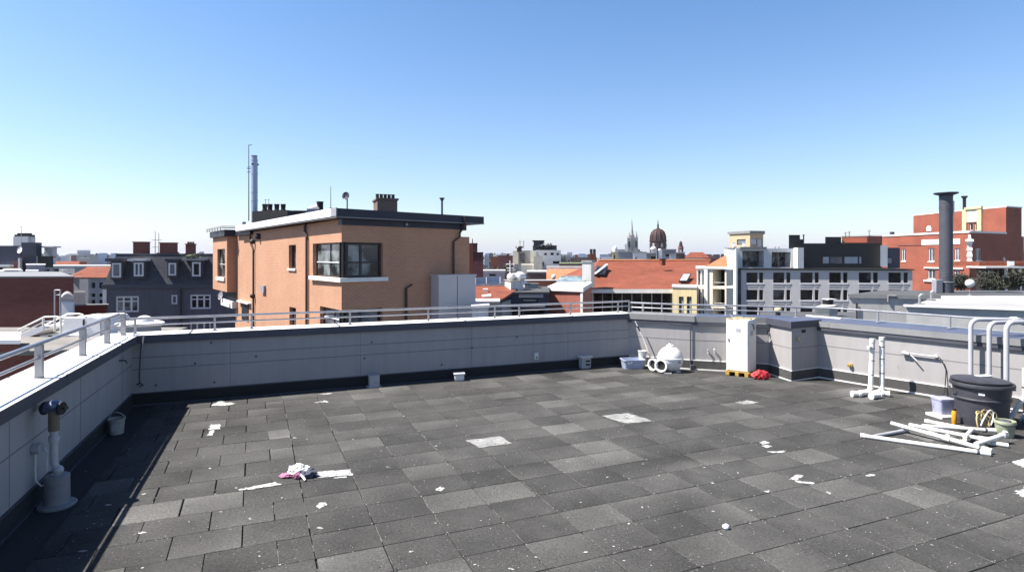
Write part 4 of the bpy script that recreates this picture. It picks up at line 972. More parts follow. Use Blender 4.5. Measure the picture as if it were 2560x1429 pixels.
# recessed dark band under the slab, on the shaded side
mb = MB(); fr.box(mb, .003, fr.L + .25, ZW - .232, ZW + .06, -.3, .03)
for x in (.4, 2.3, 4.6): fr.box(mb, x, x + .03, ZW - .225, ZW + .05, .03, .045)
mb.build('frieze', 'metal_navy', t, smooth=0)
mb = MB(); q = fr.pt(fr.t(1014), 0, .03); mb.tube([q + Vector((0, 0, ZW - .10)), q + fr.n * .08 + Vector((0, 0, ZW - .10))], .06, 10); mb.build('wall_lamp', 'steel_post', t)
# roof slab
ov = .42; S0 = OC + (fl.n + fr.n).normalized() * ov * 1.25
Lr = fr.t(1196); Sr = fr.pt(Lr, 0, ov); Ll = fl.t(608); Sl = fl.pt(Ll, 0, ov)
ZS0, ZS1 = ZW + .06, 4.56
rf = MB(); rf.prism([S0, Sr, Sr + dl * 17, Sl + dr_ * 9, Sl], ZS0, ZS1); rf = rf.build('roof', 'metal_navy', t, smooth=0)
fsl = Face(Sl, S0)
mb = MB(); fsl.box(mb, 0, fsl.L - .55, ZS0 + .05, ZS1 + .02, 0, .05); mb.build('fascia', 'metal_white', rf, smooth=0)
mb = MB(); fsl.box(mb, fsl.L - .55, fsl.L + .02, ZS0 + .05, ZS1 + .02, 0, .045); mb.build('fascia', 'metal_grey', rf, smooth=0)
mb = MB(); f2 = Face(S0, Sr); f2.box(mb, .02, f2.L, ZS0 - .012, ZS0 + .03, .0, .03); fsl.box(mb, 0, fsl.L, ZS0 - .015, ZS0 + .03, 0, .02); mb.build('drip_edge', 'fascia_grey', rf, smooth=0)
# rainwater pipes
def dpipe(pts, r=.05, m='pipe_brown', name='rain_pipe'):
    mb = MB(); mb.tube(pts, r, 8); return mb.build(name, m, t)
q = fl.pt(fl.t(767), 0, .09); q2 = fl.pt(fl.t(771), 0, .09); dpipe([q + Vector((0, 0, ZS0)), q + Vector((0, 0, ZS0 - .45)), q2 + Vector((0, 0, ZS0 - .65)), q2 + Vector((0, 0, -6))], .065)
q = fl.pt(fl.t(629), 0, .09); q2 = fl.pt(fl.t(637), 0, .09); dpipe([q + Vector((0, 0, ZS0)), q + Vector((0, 0, ZS0 - .7)), q2 + Vector((0, 0, ZS0 - 1.2)), q2 + Vector((0, 0, -6))], .06)
for y in (604, 739):
    mb = MB(); z = PZ(y, q2.y); mb.ball(q2 + fl.n * .05 + Vector((0, 0, z)), .16, 10, 7); mb.build('pipe_hopper', 'pipe_brown', t)
q = fl.pt(fl.t(650), 0, .02); z = PZ(591, q.y); mb = MB(); mb.ball(q + fl.n * .08 + Vector((0, 0, z)), .19, 12, 8); mb.build('wall_light', 'frame_dark', t)
q = fr.pt(fr.t(1146), 0, .12); q1 = fr.pt(fr.t(1146), 0, ov + .06); q2 = fr.pt(fr.t(1131), 0, .09)
dpipe([q1 + Vector((0, 0, ZS1 - .02)), q1 + Vector((0, 0, ZS0 - .1)), q + Vector((0, 0, ZS0 - .45)), q + Vector((0, 0, 3.55)), q2 + Vector((0, 0, 3.3)), q2 + Vector((0, 0, -3))], .05)
q = fr.pt(fr.t(1013), 0, .09); q2 = fr.pt(fr.t(1025), 0, .16); dpipe([q2 + Vector((0, 0, PZ(711, q.y))), q + Vector((0, 0, PZ(720, q.y))), q + Vector((0, 0, -4))], .055, name='vent_pipe')
mb = MB(); w_ = fl.win(657, 665, 713, 731); fl.box(mb, w_['t0'], w_['t1'], w_['z0'], w_['z1'], 0, .14); mb.build('meter_box', 'metal_grey', t, smooth=0)
# lower rear blocks right of the roof
mb = MB(); fx = Face(fr.pt(6.335), fr.pt(6.335) + dr_ * 3); fx.box(mb, 0, fx.t(1174), -16, PZ(592, 29.7), -9, -.02); mb.build('rear_wing', 'brick_orange', t, smooth=0)
mb = MB(); fx.box(mb, fx.t(1174), fx.t(1193.5), -16, PZ(608, 30.2), -6, -.35); mb.build('rear_wing', 'brick_red', t, smooth=0)
mb = MB(); fr.box(mb, fr.t(1151), fr.t(1163), PZ(576, 29.6), PZ(560, 29.6), -.3, .1); fr.box(mb, fr.t(1156), fr.t(1158.6), PZ(565, 29.6), ZS0, -.1, -.0); mb.build('gutter_box', 'metal_navy', t, smooth=0)
# oriel bay at the far end
bt0, bt1 = fl.t(592), fl.t(592) - 5.2
zb0, zb1 = PZ(730, 40.9), PZ(590, 40.9)
fb = Face(fl.pt(bt1, 0, .62), fl.pt(bt0, 0, .62)); fbs = Face(fl.pt(bt0, 0, .62), fl.pt(bt0, 0, 0))
wb = fb.win(543.5, 562.5, 622, 692, depth=.2, nx=2, nz=2, zf=.45, frame='frame_dark', bar='frame_white', glass='glass_room', sill=.1, sh=.25)
mb = MB(); holed(mb, fb, 0, fb.L, zb0, zb1, [wb]); holed(mb, fbs, 0, fbs.L, zb0, zb1, [])
mb.poly([fb.pt(0, zb0), fb.pt(0, zb0, -.62), fb.pt(fb.L, zb0, -.62), fb.pt(fb.L, zb0)])
by = mb.build('oriel_bay', 'brick_orange', t, smooth=0)
window(t, fb, wb)
mb = MB(); g = [fb.pt(-.1, 0, .2), fb.pt(fb.L + .15, 0, .2), fb.pt(fb.L + .15, 0, -3.2), fb.pt(-.1, 0, -3.2)]; mb.prism(g, zb1, PZ(574, 40.9)); fl.box(mb, fl.t(596), fl.t(633), PZ(588, 39.5), PZ(570, 39.5), -.4, .2); mb.build('bay_roof', 'metal_navy', t, smooth=0)
mb = MB()
for z in (PZ(566, 40.9), PZ(570, 40.9)): mb.tube([fb.pt(-.6, z, .35), fb.pt(fb.L + .2, z, .35), fb.pt(fb.L + .9, z, -2)], .03, 5)
for k in range(6): mb.tube([fb.pt(fb.L * k / 5 - .3, PZ(575, 40.9), .35), fb.pt(fb.L * k / 5 - .3, PZ(565, 40.9), .35)], .03, 5)
mb.build('roof_railing', 'steel_post', t)
mb = MB(); q = fb.pt(fb.L + .4, 0, -1); mb.tube([q + Vector((0, 0, PZ(577, 40))), q + Vector((0, 0, PZ(552, 40)))], .13, 10); mb.build('vent_pipe', 'metal_grey', t)
# balcony below the bay
mb = MB(); z = PZ(768, 40.5); fl.box(mb, fl.t(565), fl.t(594), PZ(772, 40.5), PZ(755, 40.5), .0, .35); mb.build('balcony', 'render_white', t, smooth=0)
mb = MB(); fl.box(mb, fl.t(566), fl.t(592), PZ(752, 40.5), PZ(733, 40.5), .01, .03); mb.build('balcony_door', 'frame_dark', t, smooth=0)
mb = MB(); w_ = fl.win(606, 622, 757, 800); fl.box(mb, w_['t0'], w_['t1'], w_['z0'], w_['z1'], .005, .05); mb.build('side_door', 'frame_dark', t, smooth=0)
mb = MB(); fl.box(mb, fl.t(600), fl.t(628), PZ(757, 39), PZ(754, 39), 0, .22); mb.build('door_canopy', 'stone_white', t, smooth=0)
# lift shaft cladding in front of the shaded wall
cs = fr.t(1093); ce = fr.t(1190)
t2 = T('plant_cabinet', 'tall pale grey clad shaft standing against the shaded wall of the orange house', 'cabinet', fr.pt(5.5, -16, .5))
sa = fr.pt(fr.t(1077), 0, .02); fz1 = PZ(690, 28.3)
sA = Vector((PX(1097, 27.6), 27.6, 0)); sB = Vector((PX(1189, 28.7), 28.7, 0)); sC = Vector((PX(1077, 29.6), 29.6, 0)); sC = fr.pt(fr.t(1077), 0, .01); sD = sB + (sC - sA)
for k, (a, b) in enumerate(((0, .485), (.505, 1))):
    mb = MB(); A_, B_ = sA.lerp(sB, a), sA.lerp(sB, b); mb.prism([A_, B_, B_ + (sC - sA), A_ + (sC - sA)], -16, fz1); mb.build('cladding', 'shaft_pale', t2, smooth=0)
mb = MB(); A_, B_ = sA.lerp(sB, .486), sA.lerp(sB, .504); mb.prism([A_ + (sC - sA) * .06, B_ + (sC - sA) * .06, B_ + (sC - sA), A_ + (sC - sA)], -16, fz1); mb.build('joint', 'frame_dark', t2, smooth=0)
mb = MB(); mb.prism(grow([sA, sB, sD, sC], .06), fz1 + .002, PZ(686, 28.2)); mb.build('cap', 'shaft_pale', t2, smooth=0)
# chimneys and gear on that roof
rz = math.atan2(dr_.y, dr_.x)
YR = 31.0
chimney(rf, 963, 29.5, .95, 1.5, 503, 534, 'brick_brown', 5, R(20), pr=.09, ph=.26)
q = XY(695, 36.0)
mb = MB(); mb.box((q.x, q.y, (ZS1 + PZ(529, 36)) / 2), (2.6, 1.4, PZ(529, 36) - ZS1 + .02), R(-20)); c = mb.build('chimney', 'clad_black', rf, smooth=0)
for px in (662, 675, 692, 708):
    p = XY(px, 35.9); mb = MB(); mb.lathe([(.17, 0), (.17, .1), (.13, .12), (.15, .4), (.17, .44), (.1, .44), (.02, .3)], (p.x, p.y, PZ(529, 36)), 10); mb.build('chimney_pot', 'pot_dark', c)
mb = MB(); q = XY(765, 33); mb.box((q.x, q.y, (ZS1 + PZ(528, 33)) / 2), (1.2, 1.0, PZ(528, 33) - ZS1), .2); mb.build('roof_box', 'clad_black', rf, smooth=0)
mb = MB(); q = XY(787, 32); z = PZ(524, 32); mb.box((q.x, q.y, (ZS1 + z) / 2), (.75, .6, z - ZS1 + .04), .2)
mb.loops([[(q.x - .3 + .62 * f, q.y + .28 * math.cos(a), z + .36 * math.sin(a) * (.25 + .75 * math.sqrt(f)) ) for a in [math.pi * k / 10 for k in range(11)]] for f in (0.0, .15, .4, .7, 1.0)], closed=False)
mb.build('vent_hood', 'metal_grey', rf)
mb = MB(); q = XY(800, 31.9); mb.lathe([(.17, 0), (.17, .36), (.19, .38), (.19, .42)], (q.x, q.y, PZ(524, 32)), 12); mb.build('vent_pipe', 'clad_black', rf)
tt = T('flue_stack', 'tall stainless steel flue rising from the roof of the orange brick house', 'flue', XY(636, 36.5, ZS1))
q = XY(636, 36.5); z1 = PZ(389, 36.5)
mb = MB(); mb.lathe([(.185, ZS1), (.185, z1 - .3), (.165, z1 - .28), (.165, z1 - .05), (.19, z1), (.16, z1), (.12, z1 - .4)], q, 16); mb.build('flue_pipe', 'stainless', tt)
for y in (402, 436, 482, 503): mb = MB(); mb.lathe([(.195, 0), (.20, .02), (.20, .06), (.195, .08)], (q.x, q.y, PZ(y, 36.5)), 16); mb.build('clamp_band', 'stainless', tt)
for a in (.4, 2.6, 4.5): mb = MB(); mb.ball((q.x + .2 * math.cos(a), q.y + .2 * math.sin(a), PZ(411, 36.5)), .06, 7, 5); mb.build('guy_lug', 'frame_dark', tt)
tt = aerial('roof_antenna', 'thin bent-top whip antenna beside the stainless flue', 622, 36.4, 362, 552, .035, ((418, .12), (422, .12), (430, .12)))
q = XY(622, 36.4); mb = MB(); mb.tube([(q.x, q.y, PZ(363, 36.4)), (q.x + .18, q.y, PZ(362, 36.4))], .03, 5); mb.build('tip', 'pipe_brown', tt)
aerial('roof_antenna', 'short thin whip antenna left of the dish on the orange house', 827, 27.5, 466, 526, .02, ((520, .08),))
dish('grey satellite dish on the flat roof of the orange brick house', 868, 28.0, 481, 524, .19, 'clad_navy', (-.35, -.9, .15))
tt = T('roof_vent', 'slim roof vent pipe with a funnel top near the right end of the flat roof', 'vent', XY(1105, 29.5, ZS1))
q = XY(1105, 29.5); mb = MB(); mb.tube([(q.x, q.y, ZS1), (q.x, q.y, PZ(502, 29.5))], .05, 8); mb.build('pipe', 'fascia_dark', tt)
mb = MB(); mb.lathe([(.05, 0), (.13, .12), (.13, .15), (.04, .15)], (q.x, q.y, PZ(502, 29.5)), 12); mb.build('funnel', 'fascia_dark', tt)
for x in (664, 672): aerial('roof_antenna', 'tiny forked antenna above the black chimney, ' + ('left' if x == 664 else 'right') + ' one of two', x, 35.6, 498, 520, .02, ((499, .08),), group='forked antennas above the black chimney')
dish('white satellite dish below the oriel bay of the orange house', 556, 41.5, 728, 756, .3, 'metal_grey', (-.6, -.8, .2))
# ------------------------------------------------------------------ left background
# slate mansard house
a = V2((PX(262, 58), 58)); d = Vector((.985, .17, 0)); n_ = Vector((-.17, .985, 0))
f = Face(a, a + d * 13)
t = T('mansard_house', 'dark slate grey house with mansard roof, dormers and white framed windows', 'house', a + Vector((0, 0, -16)))
def ws(x0, x1, y0, y1, **k): return f.win(x0, x1, y0, y1, **k)
wi = [ws(289, 347, 740, 780, nx=3, nz=2, zf=.68, depth=.12, fw=.16, glass='glass_room'), ws(428, 443, 737, 760, depth=.1, fw=.14, glass='glass_grey'),
      ws(475, 527, 736, 772, nx=3, nz=2, zf=.68, depth=.12, fw=.16, glass='glass_dark'), ws(475, 527, 803, 840, nx=3, nz=1, depth=.12, fw=.16, glass='glass_grey'), ws(289, 347, 806, 846, nx=3, depth=.12, fw=.16, glass='glass_dark')]
fs = house(t, [a, a + d * 13, a + d * 13 + n_ * 9, a + n_ * 9], -16, PZ(720, 58), 'render_slate', wins={0: wi}, roofname='eaves_deck')
ze0, ze1, zr = PZ(722, 58), PZ(711, 58), PZ(636, 58)
mb = MB(); g = grow([a, a + d * 13, a + d * 13 + n_ * 9, a + n_ * 9], .3); mb.prism(g, ze0, ze1); mb.build('eaves_gutter', 'fascia_dark', t, smooth=0)
mb = MB(); g0 = [a - d * .05 - n_ * .1, a + d * 13 - n_ * .1, a + d * 13 + n_ * 9, a - d * .05 + n_ * 9]; g1 = [a + d * .6 + n_ * .9, a + d * 12.6 + n_ * .9, a + d * 12.6 + n_ * 8, a + d * .6 + n_ * 8]; mb.prism(g0, ze1 + .003, zr, g1); rf = mb.build('roof', 'slate', t, smooth=0)
mb = MB(); mb.prism(grow(g1, .12), zr + .002, zr + .1); mb.build('roof_edge', 'fascia_dark', rf, smooth=0)
mb = MB(); f.box(mb, -.15, .18, -16, ze0, -.2, .1); mb.build('corner_strip', 'stone_white', t, smooth=0)
q = f.pt(f.t(452), 0, .12); mb = MB(); mb.tube([q + Vector((0, 0, ze0)), q + Vector((0, 0, -10))], .1, 8); mb.build('rain_pipe', 'frame_dark', t)
for x0, x1, y0, y1, kind in ((283, 306, 657, 693, 0), (338, 362, 656, 690, 1), (424, 443, 657, 688, 2), (483, 504, 655, 690, 3)):
    w_ = f.win(x0, x1, y0, y1, depth=-.25, fw=.14, nx=1 + (kind == 1), glass='glass_grey' if kind != 3 else 'glass_dark'); 
    mb = MB(); f.box(mb, w_['t0'] - .12, w_['t1'] + .12, w_['z0'] - .2, w_['z1'] + .15, -2.2, .24); dm = mb.build('dormer', 'slate', t, smooth=0)
    window(t, f, w_)
    mb = MB()
    if kind == 0: f.box(mb, w_['t0'] - .5, w_['t1'] + .3, w_['z1'] + .155, w_['z1'] + .45, -2.2, .5); m_ = 'fascia_dark'
    elif kind == 1: f.box(mb, w_['t0'] - .5, w_['t1'] + .28, w_['z1'] + .155, w_['z1'] + .35, -2.2, .5); m_ = 'stone_white'
    elif kind == 2: f.box(mb, w_['t0'] - .3, w_['t1'] + .2, w_['z1'] + .155, w_['z1'] + .4, -2.2, .4); m_ = 'clad_navy'
    else: f.box(mb, w_['t0'] - .9, w_['t1'] + .4, w_['z1'] + .155, w_['z1'] + .38, -2.2, .5); m_ = 'stone_grey'
    mb.build('dormer_cap', m_, dm, smooth=0)
    if kind == 3:
        rnd = random.Random(4); mb = MB(); c = f.pt(w_['t0'] - .2, w_['z1'] + .5, .2)
        leaves(mb, c, .9, .4, .3, 160, .12, rnd); 
        tp = T('roof_plant', 'pale green plant growing over the cap of the rightmost dormer', 'plant', c); mb.build('foliage', ['planter_green', 'leaf_olive'], tp, smooth=0)
        mb = MB(); mb.box(c - Vector((0, 0, .08)), (1.3, .3, .16), math.atan2(d.y, d.x)); mb.build('planter', 'stone_grey', tp, smooth=0)
for x, w_, y0, np_ in ((354, 1.25, 606, 0), (422, 1.4, 608, 0), (477, .7, 611, 3)):
    c = chimney(rf, x, 62, w_, .9, y0, 637, 'brick_dark_red', np_, .17, pr=.11, ph=.2)
mb = MB(); c = XY(407, 61.8); mb.lathe([(.16, 0), (.16, .9), (.2, .95)], (c.x, c.y, zr), 9); mb.build('roof_flue', 'frame_dark', rf)
for x in (388, 397): aerial('tv_aerial', 'thin ' + ('left' if x == 388 else 'right') + ' mast of the twin aerial on the slate mansard roof', x, 61, 577 if x == 388 else 582, 637, .035, ((600, .35), (617, .3)) if x == 388 else ((600, .3),), group='twin aerial on the mansard roof')
# dark red brick building
a = V2((PX(-160, 24), 24)); b = V2((PX(184, 24.3), 24.3))
t = T('brick_building', 'windowless dark red brick building with a thin pale roof edge', 'building', (a + b) / 2 + Vector((0, 0, -16)))
nn = Face(a, b).n
fs = house(t, [a, b, b - nn * 7 + Vector((-5.4, 0, 0)), a - nn * 7 + Vector((-5.4, 0, 0))], -16, PZ(694, 24.2), 'brick_dark_red', 'roof_pale', cap=(.04, .06, 'fascia_grey'))
t = T('brick_wall', 'low dark red brick wall in front of the pale block, left of the slate house', 'wall', XY(226, 30, -16))
f_ = blk(180, 268, 30, .4, 30.4)
mb = MB(); mb.prism(f_, -16, PZ(765, 30)); mb.build('masonry', 'brick_dark_red', t, smooth=0)
mb = MB(); mb.prism(grow(f_, .06), PZ(765, 30) + .002, PZ(762, 30)); mb.build('capping', 'fascia_grey', t, smooth=0)
# white rooftop cabin with its frame
Y = 21.0
t = T('rooftop_cabin', 'pale rooftop cabin with curved top against the dark red brick building', 'cabin', XY(169, Y, PZ(794, Y)))
mb = MB(); mb.prism(blk(151, 187, Y, 1.2), PZ(830, Y), PZ(750, Y)); mb.build('body', 'render_pale', t, smooth=0)
mb = MB(); x0, x1 = PX(149, Y), PX(188, Y); mb.loops([[((x0 + (x1 - x0) * k / 8) * yy / Y, yy, PZ(750, Y) + .02 + (.22 * math.sin(math.pi * k / 8) if up else 0)) for k in range(9)] + ([(x1 * yy / Y, yy, PZ(750, Y) + .015), (x0 * yy / Y, yy, PZ(750, Y) + .015)]) for yy, up in ((Y - .06, 1), (Y + 1.25, 1))]); mb.build('curved_top', 'stone_grey', t)
mb = MB(); mb.prism(blk(156, 184, Y - .03, .025), PZ(788, Y), PZ(756, Y)); mb.build('shutter', 'metal_white', t, smooth=0)
t = T('metal_frame', 'slender metal frame standing beside the pale rooftop cabin', 'frame', XY(140, 20.7, PZ(830, 20.7)))
mb = MB()
for x in (137, 151): mb.tube([XY(x, 20.7, PZ(830, 20.7)), XY(x, 20.7, PZ(724, 20.7))], .025, 6)
for y in (725, 737): mb.tube([XY(137, 20.7, PZ(y, 20.7)), XY(151, 20.7, PZ(y, 20.7))], .022, 6)
mb.build('frame_bars', 'grey_plastic', t)
# neighbouring white roof and steel stair
zN = .42
t = T('neighbour_roof', 'low white neighbouring roof with red brick walls beyond the steel railing', 'building', (-11.5, 14.5, -16))
foot = [(-17.5, 11.6), (-9.1, 13.6), (-9.6, 17.5), (-19.5, 17.5)]
mb = MB(); mb.prism(foot, -16, zN); mb.build('wall', 'brick_dark_red', t, smooth=0)
mb = MB(); mb.prism(grow(foot, .12), zN + .002, zN + .10); mb.build('roof', 'roof_neighbour', t, smooth=0)
t = T('raised_roof', 'small raised white roof slab with brick sides at the foot of the white stair', 'building', (-12.9, 13.2, zN))
foot = [(PX(-90, 13), 13), (PX(47, 13), 13), (PX(47, 14.3), 14.3), (PX(-90, 14.3), 14.3)]
mb = MB(); mb.prism(foot, zN + .105, .70); mb.build('wall', 'brick_dark_red', t, smooth=0)
mb = MB(); mb.prism(grow(foot, .06), .702, .79); mb.build('roof', 'coping_white', t, smooth=0)
ys = 15.5
def L3(px, py, Y=ys): return P(px, py, Y)
t = T('steel_stair', 'white steel stair with handrails climbing to a landing on the neighbouring roof', 'stair', L3(100, 838))
for dy in (0, .8):
    o = Vector((0, dy, 0)); mb = MB(); mb.bar(L3(47, 846) + o, L3(112, 818) + o, .04, .14); mb.build('stringer', 'metal_white', t)
mb = MB()
for k in range(7): q = L3(47, 844).lerp(L3(112, 816), k / 6); mb.box(q + Vector((.0, .4, 0)), (.24, .8, .03))
mb.build('tread', 'stone_white', t)
for dy in (0, .8):
    o = Vector((0, dy, 0)); mb = MB(); mb.tube([L3(47, 832) + o, L3(48, 823) + o, L3(111, 792) + o, L3(140, 791) + o, L3(152, 794) + o], .022, 8); mb.build('handrail', 'white_paint_metal', t)
    mb = MB(); mb.tube([L3(47, 834) + o, L3(111, 803) + o, L3(140, 801) + o], .018, 6); mb.build('handrail', 'white_paint_metal', t)
for x, y0, y1 in ((47, 823, 850), (108, 794, 822), (137, 792, 828), (152, 793, 840)):
    mb = MB(); mb.tube([L3(x, y1), L3(x, y0)], .026, 6); mb.build('post', 'white_paint_metal', t)
mb = MB(); q0, q1 = L3(100, 838), L3(205, 834); mb.prism([q0, q1, q1 + Vector((.2, 1.5, 0)), q0 + Vector((.2, 1.5, 0))], q0.z - .06, q0.z); mb.build('landing', 'stone_white', t, smooth=0)
for x in (86, 125): mb = MB(); mb.bar(L3(x, 838), L3(x, 870), .06); mb.build('leg', 'frame_dark', t)
t = T('balustrade', 'white balustrade of thin vertical bars beside the white tarpaulin', 'balustrade', L3(172, 822, 16.4))
mb = MB(); mb.tube([L3(146, 793, 16.4), L3(200, 793, 16.4)], .02, 6); mb.tube([L3(146, 821, 16.4), L3(200, 821, 16.4)], .015, 6); mb.build('rail', 'white_paint_metal', t)
mb = MB()
for k in range(10): x = 150 + 5 * k; mb.tube([L3(x, 822, 16.4), L3(x, 793, 16.4)], .011, 5)
mb.build('bars', 'white_paint_metal', t)
# white tarpaulin covered plant
Y = 16.2; c = XY(240, Y)
t = T('covered_plant', 'bulky rooftop plant wrapped in bright white sheeting behind the railing', 'covered plant', (c.x, c.y, zN + .1))
mb = MB(); zt = PZ(789, Y); zb = zN + .1; hw = PX(289, Y) - PX(240, Y)
prof = [(-1.0, 0), (-.98, .3), (-.9, .8), (-.82, .97), (-.6, 1.0), (.55, 1.02), (.8, .98), (.93, .8), (1.0, .3), (1.0, 0)]
mb.loops([[(c.x + x * hw * sx_, c.y + yy, zb + (zt - zb) * h_ + .012 * math.sin(9 * x + 5 * yy)) for x, h_ in prof] for yy, sx_ in ((-.55, .97), (-.5, 1.0), (0, 1.01), (.5, 1.0), (.7, .96))]); mb.build('sheeting', 'coping_white', t, smooth=30)
for x in (209, 252): mb = MB(); q = XY(x, Y - .565); mb.tube([(q.x, q.y, zb), (q.x, q.y, zt - .06), (q.x, q.y + .1, zt + .02)], .022 if x == 209 else .008, 6); mb.build('strap', 'frame_dark', t)
# domed rooflight on disc
Y = 13.6; c = XY(361, Y); z0 = PZ(809, Y)
t = T('domed_cowl', 'white domed cowl on a wide round disc just beyond the parapet corner', 'vent', (c.x - .12, c.y, z0 - .6))
mb = MB(); mb.lathe([(.42, -1.2), (.42, -.02)], (c.x - .1, c.y, z0), 20); mb.build('drum', 'stone_grey', t)
mb = MB(); mb.lathe([(.3, -.055), (.45, -.045), (.50, -.01), (.50, .02), (.44, .045), (.2, .05)], (c.x - .10, c.y, z0), 28, 1, .9); mb.build('disc', 'coping_white', t)
mb = MB(); mb.ball((c.x, c.y, z0 + .04), .195, 20, 8, .78, 0, 90); mb.build('dome', 'white_paint_metal', t)
# navy apartment building far left
Y = 62
t = T('apartment_block', 'dark navy apartment block with a stepped roof and pale chimney stack', 'building', XY(40, Y, -16))
f0 = blk(-120, 92, Y, 12)
ff = Face(f0[0], f0[1])
house(t, f0, -16, PZ(614, Y), 'clad_navy', wins={0: [ff.win(-30, 36, 664, 690, glass='glass_dark', frame='frame_dark', depth=.6), ff.win(60, 92, 664, 690, glass='glass_room', frame='frame_dark', depth=.6, nx=2)]})
mb = MB(); ff.pbox(mb, 55, 93, 606, 640, -.6, .15); mb.build('stair_head', 'clad_navy', t, smooth=0)
mb = MB(); ff.pbox(mb, 0, 37, 662, 667, -.3, .7); mb.build('awning', 'stone_white', t, smooth=0)
mb = MB(); ff.pbox(mb, 36, 58, 652, 692, -.2, .12); mb.build('brick_panel', 'brick_maroon', t, smooth=0)
mb = MB(); ff.pbox(mb, 10, 30, 668, 690, -.59, -.3); mb.build('terrace_door', 'render_sand', t, smooth=0)
mb = MB(); ff.pbox(mb, 53, 58, 645, 700, .15, .4); mb.build('corner_post', 'stone_white', t, smooth=0)
mb = MB(); ff.pbox(mb, 93, 124, 640, 668, -.5, 0); mb.build('side_block', 'clad_black', t, smooth=0)
mb = MB(); ff.pbox(mb, 92, 113, 618, 640, -1.6, -1); ff.pbox(mb, 90, 122, 615, 618.5, -1.7, -.6); mb.build('roof_pavilion', 'render_pale', t, smooth=0)
mb = MB(); ff.pbox(mb, 4, 48, 591, 614, -2.0, -1.5); ff.pbox(mb, 9, 46, 590, 614, -2.2, -1.2); mb.build('chimney', 'render_pale', t, smooth=0)
mb = MB(); ff.pbox(mb, 10, 47, 585, 590, -2.1, -1.3); mb.build('chimney_cap', 'frame_dark', t, smooth=0)
for k in range(8): mb = MB(); q = ff.pt(ff.t(12 + 4.6 * k), PZ(586, Y), -1.7); mb.lathe([(.09, 0), (.11, .2), (.05, .2)], q, 7); mb.build('chimney_pot', 'pot_dark', t)
dish('white satellite dish on the navy wall of the far left block', 53, 60.5, 617, 642, .34, 'metal_white', (-.3, -.95, .2))
aerial('tv_aerial', 'tall thin aerial rising above the white dish at far left', 53, 61, 566, 616, .03, ((567, .2),), m='grey_plastic')
# blocks in front of it
for (x0, x1, Y_, dep, y0, m, rm, nm, lab) in (
        (-40, 10, 40, 3, 680, 'metal_grey', 'roof_pale', 'roof_unit', 'grey metal roof unit at the far left above the brick building'),
        (8, 52, 41, 4, 677, 'render_cream', 'roof_pale', 'roof_unit', 'tan rooftop block left of the white box above the dark brick building'),
        (66, 113, 46, 3, 663, 'metal_grey', 'coping_white', 'roof_unit', 'bluish grey rooftop housing with a pale lid behind the white box'),
        (65, 95, 38, 2, 679, 'metal_white', 'coping_white', 'roof_unit', 'bright white rectangular box on the roof above the dark brick building'),
        (48, 56, 38.5, .6, 678, 'metal_white', 'coping_white', 'roof_unit', 'narrow white upright unit left of the bright white box')):
    t = T(nm, lab, 'roof unit', XY((x0 + x1) / 2, Y_, -16)); house(t, blk(x0, x1, Y_, dep), -16, PZ(y0, Y_), m, rm, cap=(.08, .08, rm), part='body', roofname='lid')
Y = 95
t = T('low_building', 'long low building with a thin white roof line behind the red tiled roof', 'building', XY(190, Y, -16))
fr_ = blk(112, 275, Y, 6); f_ = Face(fr_[0], fr_[1])
house(t, fr_, -16, PZ(666.5, Y), 'render_grey', 'roof_pale', wins={0: [f_.win(113, 124, 671, 679, depth=.2), f_.win(133, 148, 671, 680, depth=.2)]}, cap=(.3, .22, 'stone_white'))
for x, lab in ((155, 'left of two small white skylights on the dark slope beyond the brick building'), (166, 'right of two small white skylights on the dark slope beyond the brick building')):
    t = T('skylight', lab, 'skylight', XY(x, 80, PZ(676, 80)), 0, 'pair of white skylights'); mb = MB(); c = XY(x, 80, PZ(675, 80)); mb.box(c, (.42, .5, .16)); mb.build('frame', 'metal_white', t, smooth=0)
    mb = MB(); mb.box(c + Vector((0, 0, .09)), (.34, .42, .03)); mb.build('pane', 'blind_pale', t, smooth=0)
Y = 82
t = T('slope_house', 'house with a dark bluish slope carrying two white skylights', 'house', XY(158, Y, -16)); f_ = blk(148, 186, Y - 2.4, 7)
mb = MB(); mb.prism(f_, -16, PZ(686, Y)); mb.build('wall', 'render_grey', t, smooth=0)
mb = MB(); g = grow(f_, .2); mb.prism(g, PZ(686, Y), PZ(672, Y), [g[0].lerp(g[3], .5), g[1].lerp(g[2], .5), g[2], g[3]]); mb.build('roof', 'slate', t, smooth=0)
# pale block with red tiled roof
Y = 72
t = T('pale_house', 'pale grey house with a bright red tiled roof between brick building and slate house', 'house', XY(225, Y, -16))
f_ = blk(182, 300, Y, 8); ff = Face(f_[0], f_[1])
wi = [ff.win(x, x + 10, y, y + h_, depth=.2, frame='frame_dark') for x in (228, 247) for y, h_ in ((706, 14), (733, 9), (749, 10))]
house(t, f_, -16, PZ(694, Y), 'render_pale', wins={0: wi}, roofname='ceiling')
mb = MB(); g = grow(f_, .5); mb.prism(g, PZ(693, Y), PZ(668, Y), [g[0].lerp(g[3], .5) + Vector((2.2, 0, 0)), g[1].lerp(g[2], .5), g[1].lerp(g[2], .5) + Vector((0, .1, 0)), g[0].lerp(g[3], .5) + Vector((2.2, .1, 0))]); mb.build('roof', 'tile_red', t, smooth=0)
mb = MB(); ff.pbox(mb, 183, 206, 690, 700, -1, .2); ff.pbox(mb, 206, 228, 697, 770, 0, .5); mb.build('front_bay', 'render_pale', t, smooth=0)
t = T('grey_shed', 'small flat dark grey shed in front of the pale house', 'shed', XY(200, 45, -16)); house(t, blk(186, 213, 45, 3), -16, PZ(731, 45), 'render_grey', 'roof_felt')
t = T('red_roof_house', 'distant house with a faded red roof beyond the white roof line', 'house', XY(165, 150, -16)); f_ = blk(142, 196, 150, 8)
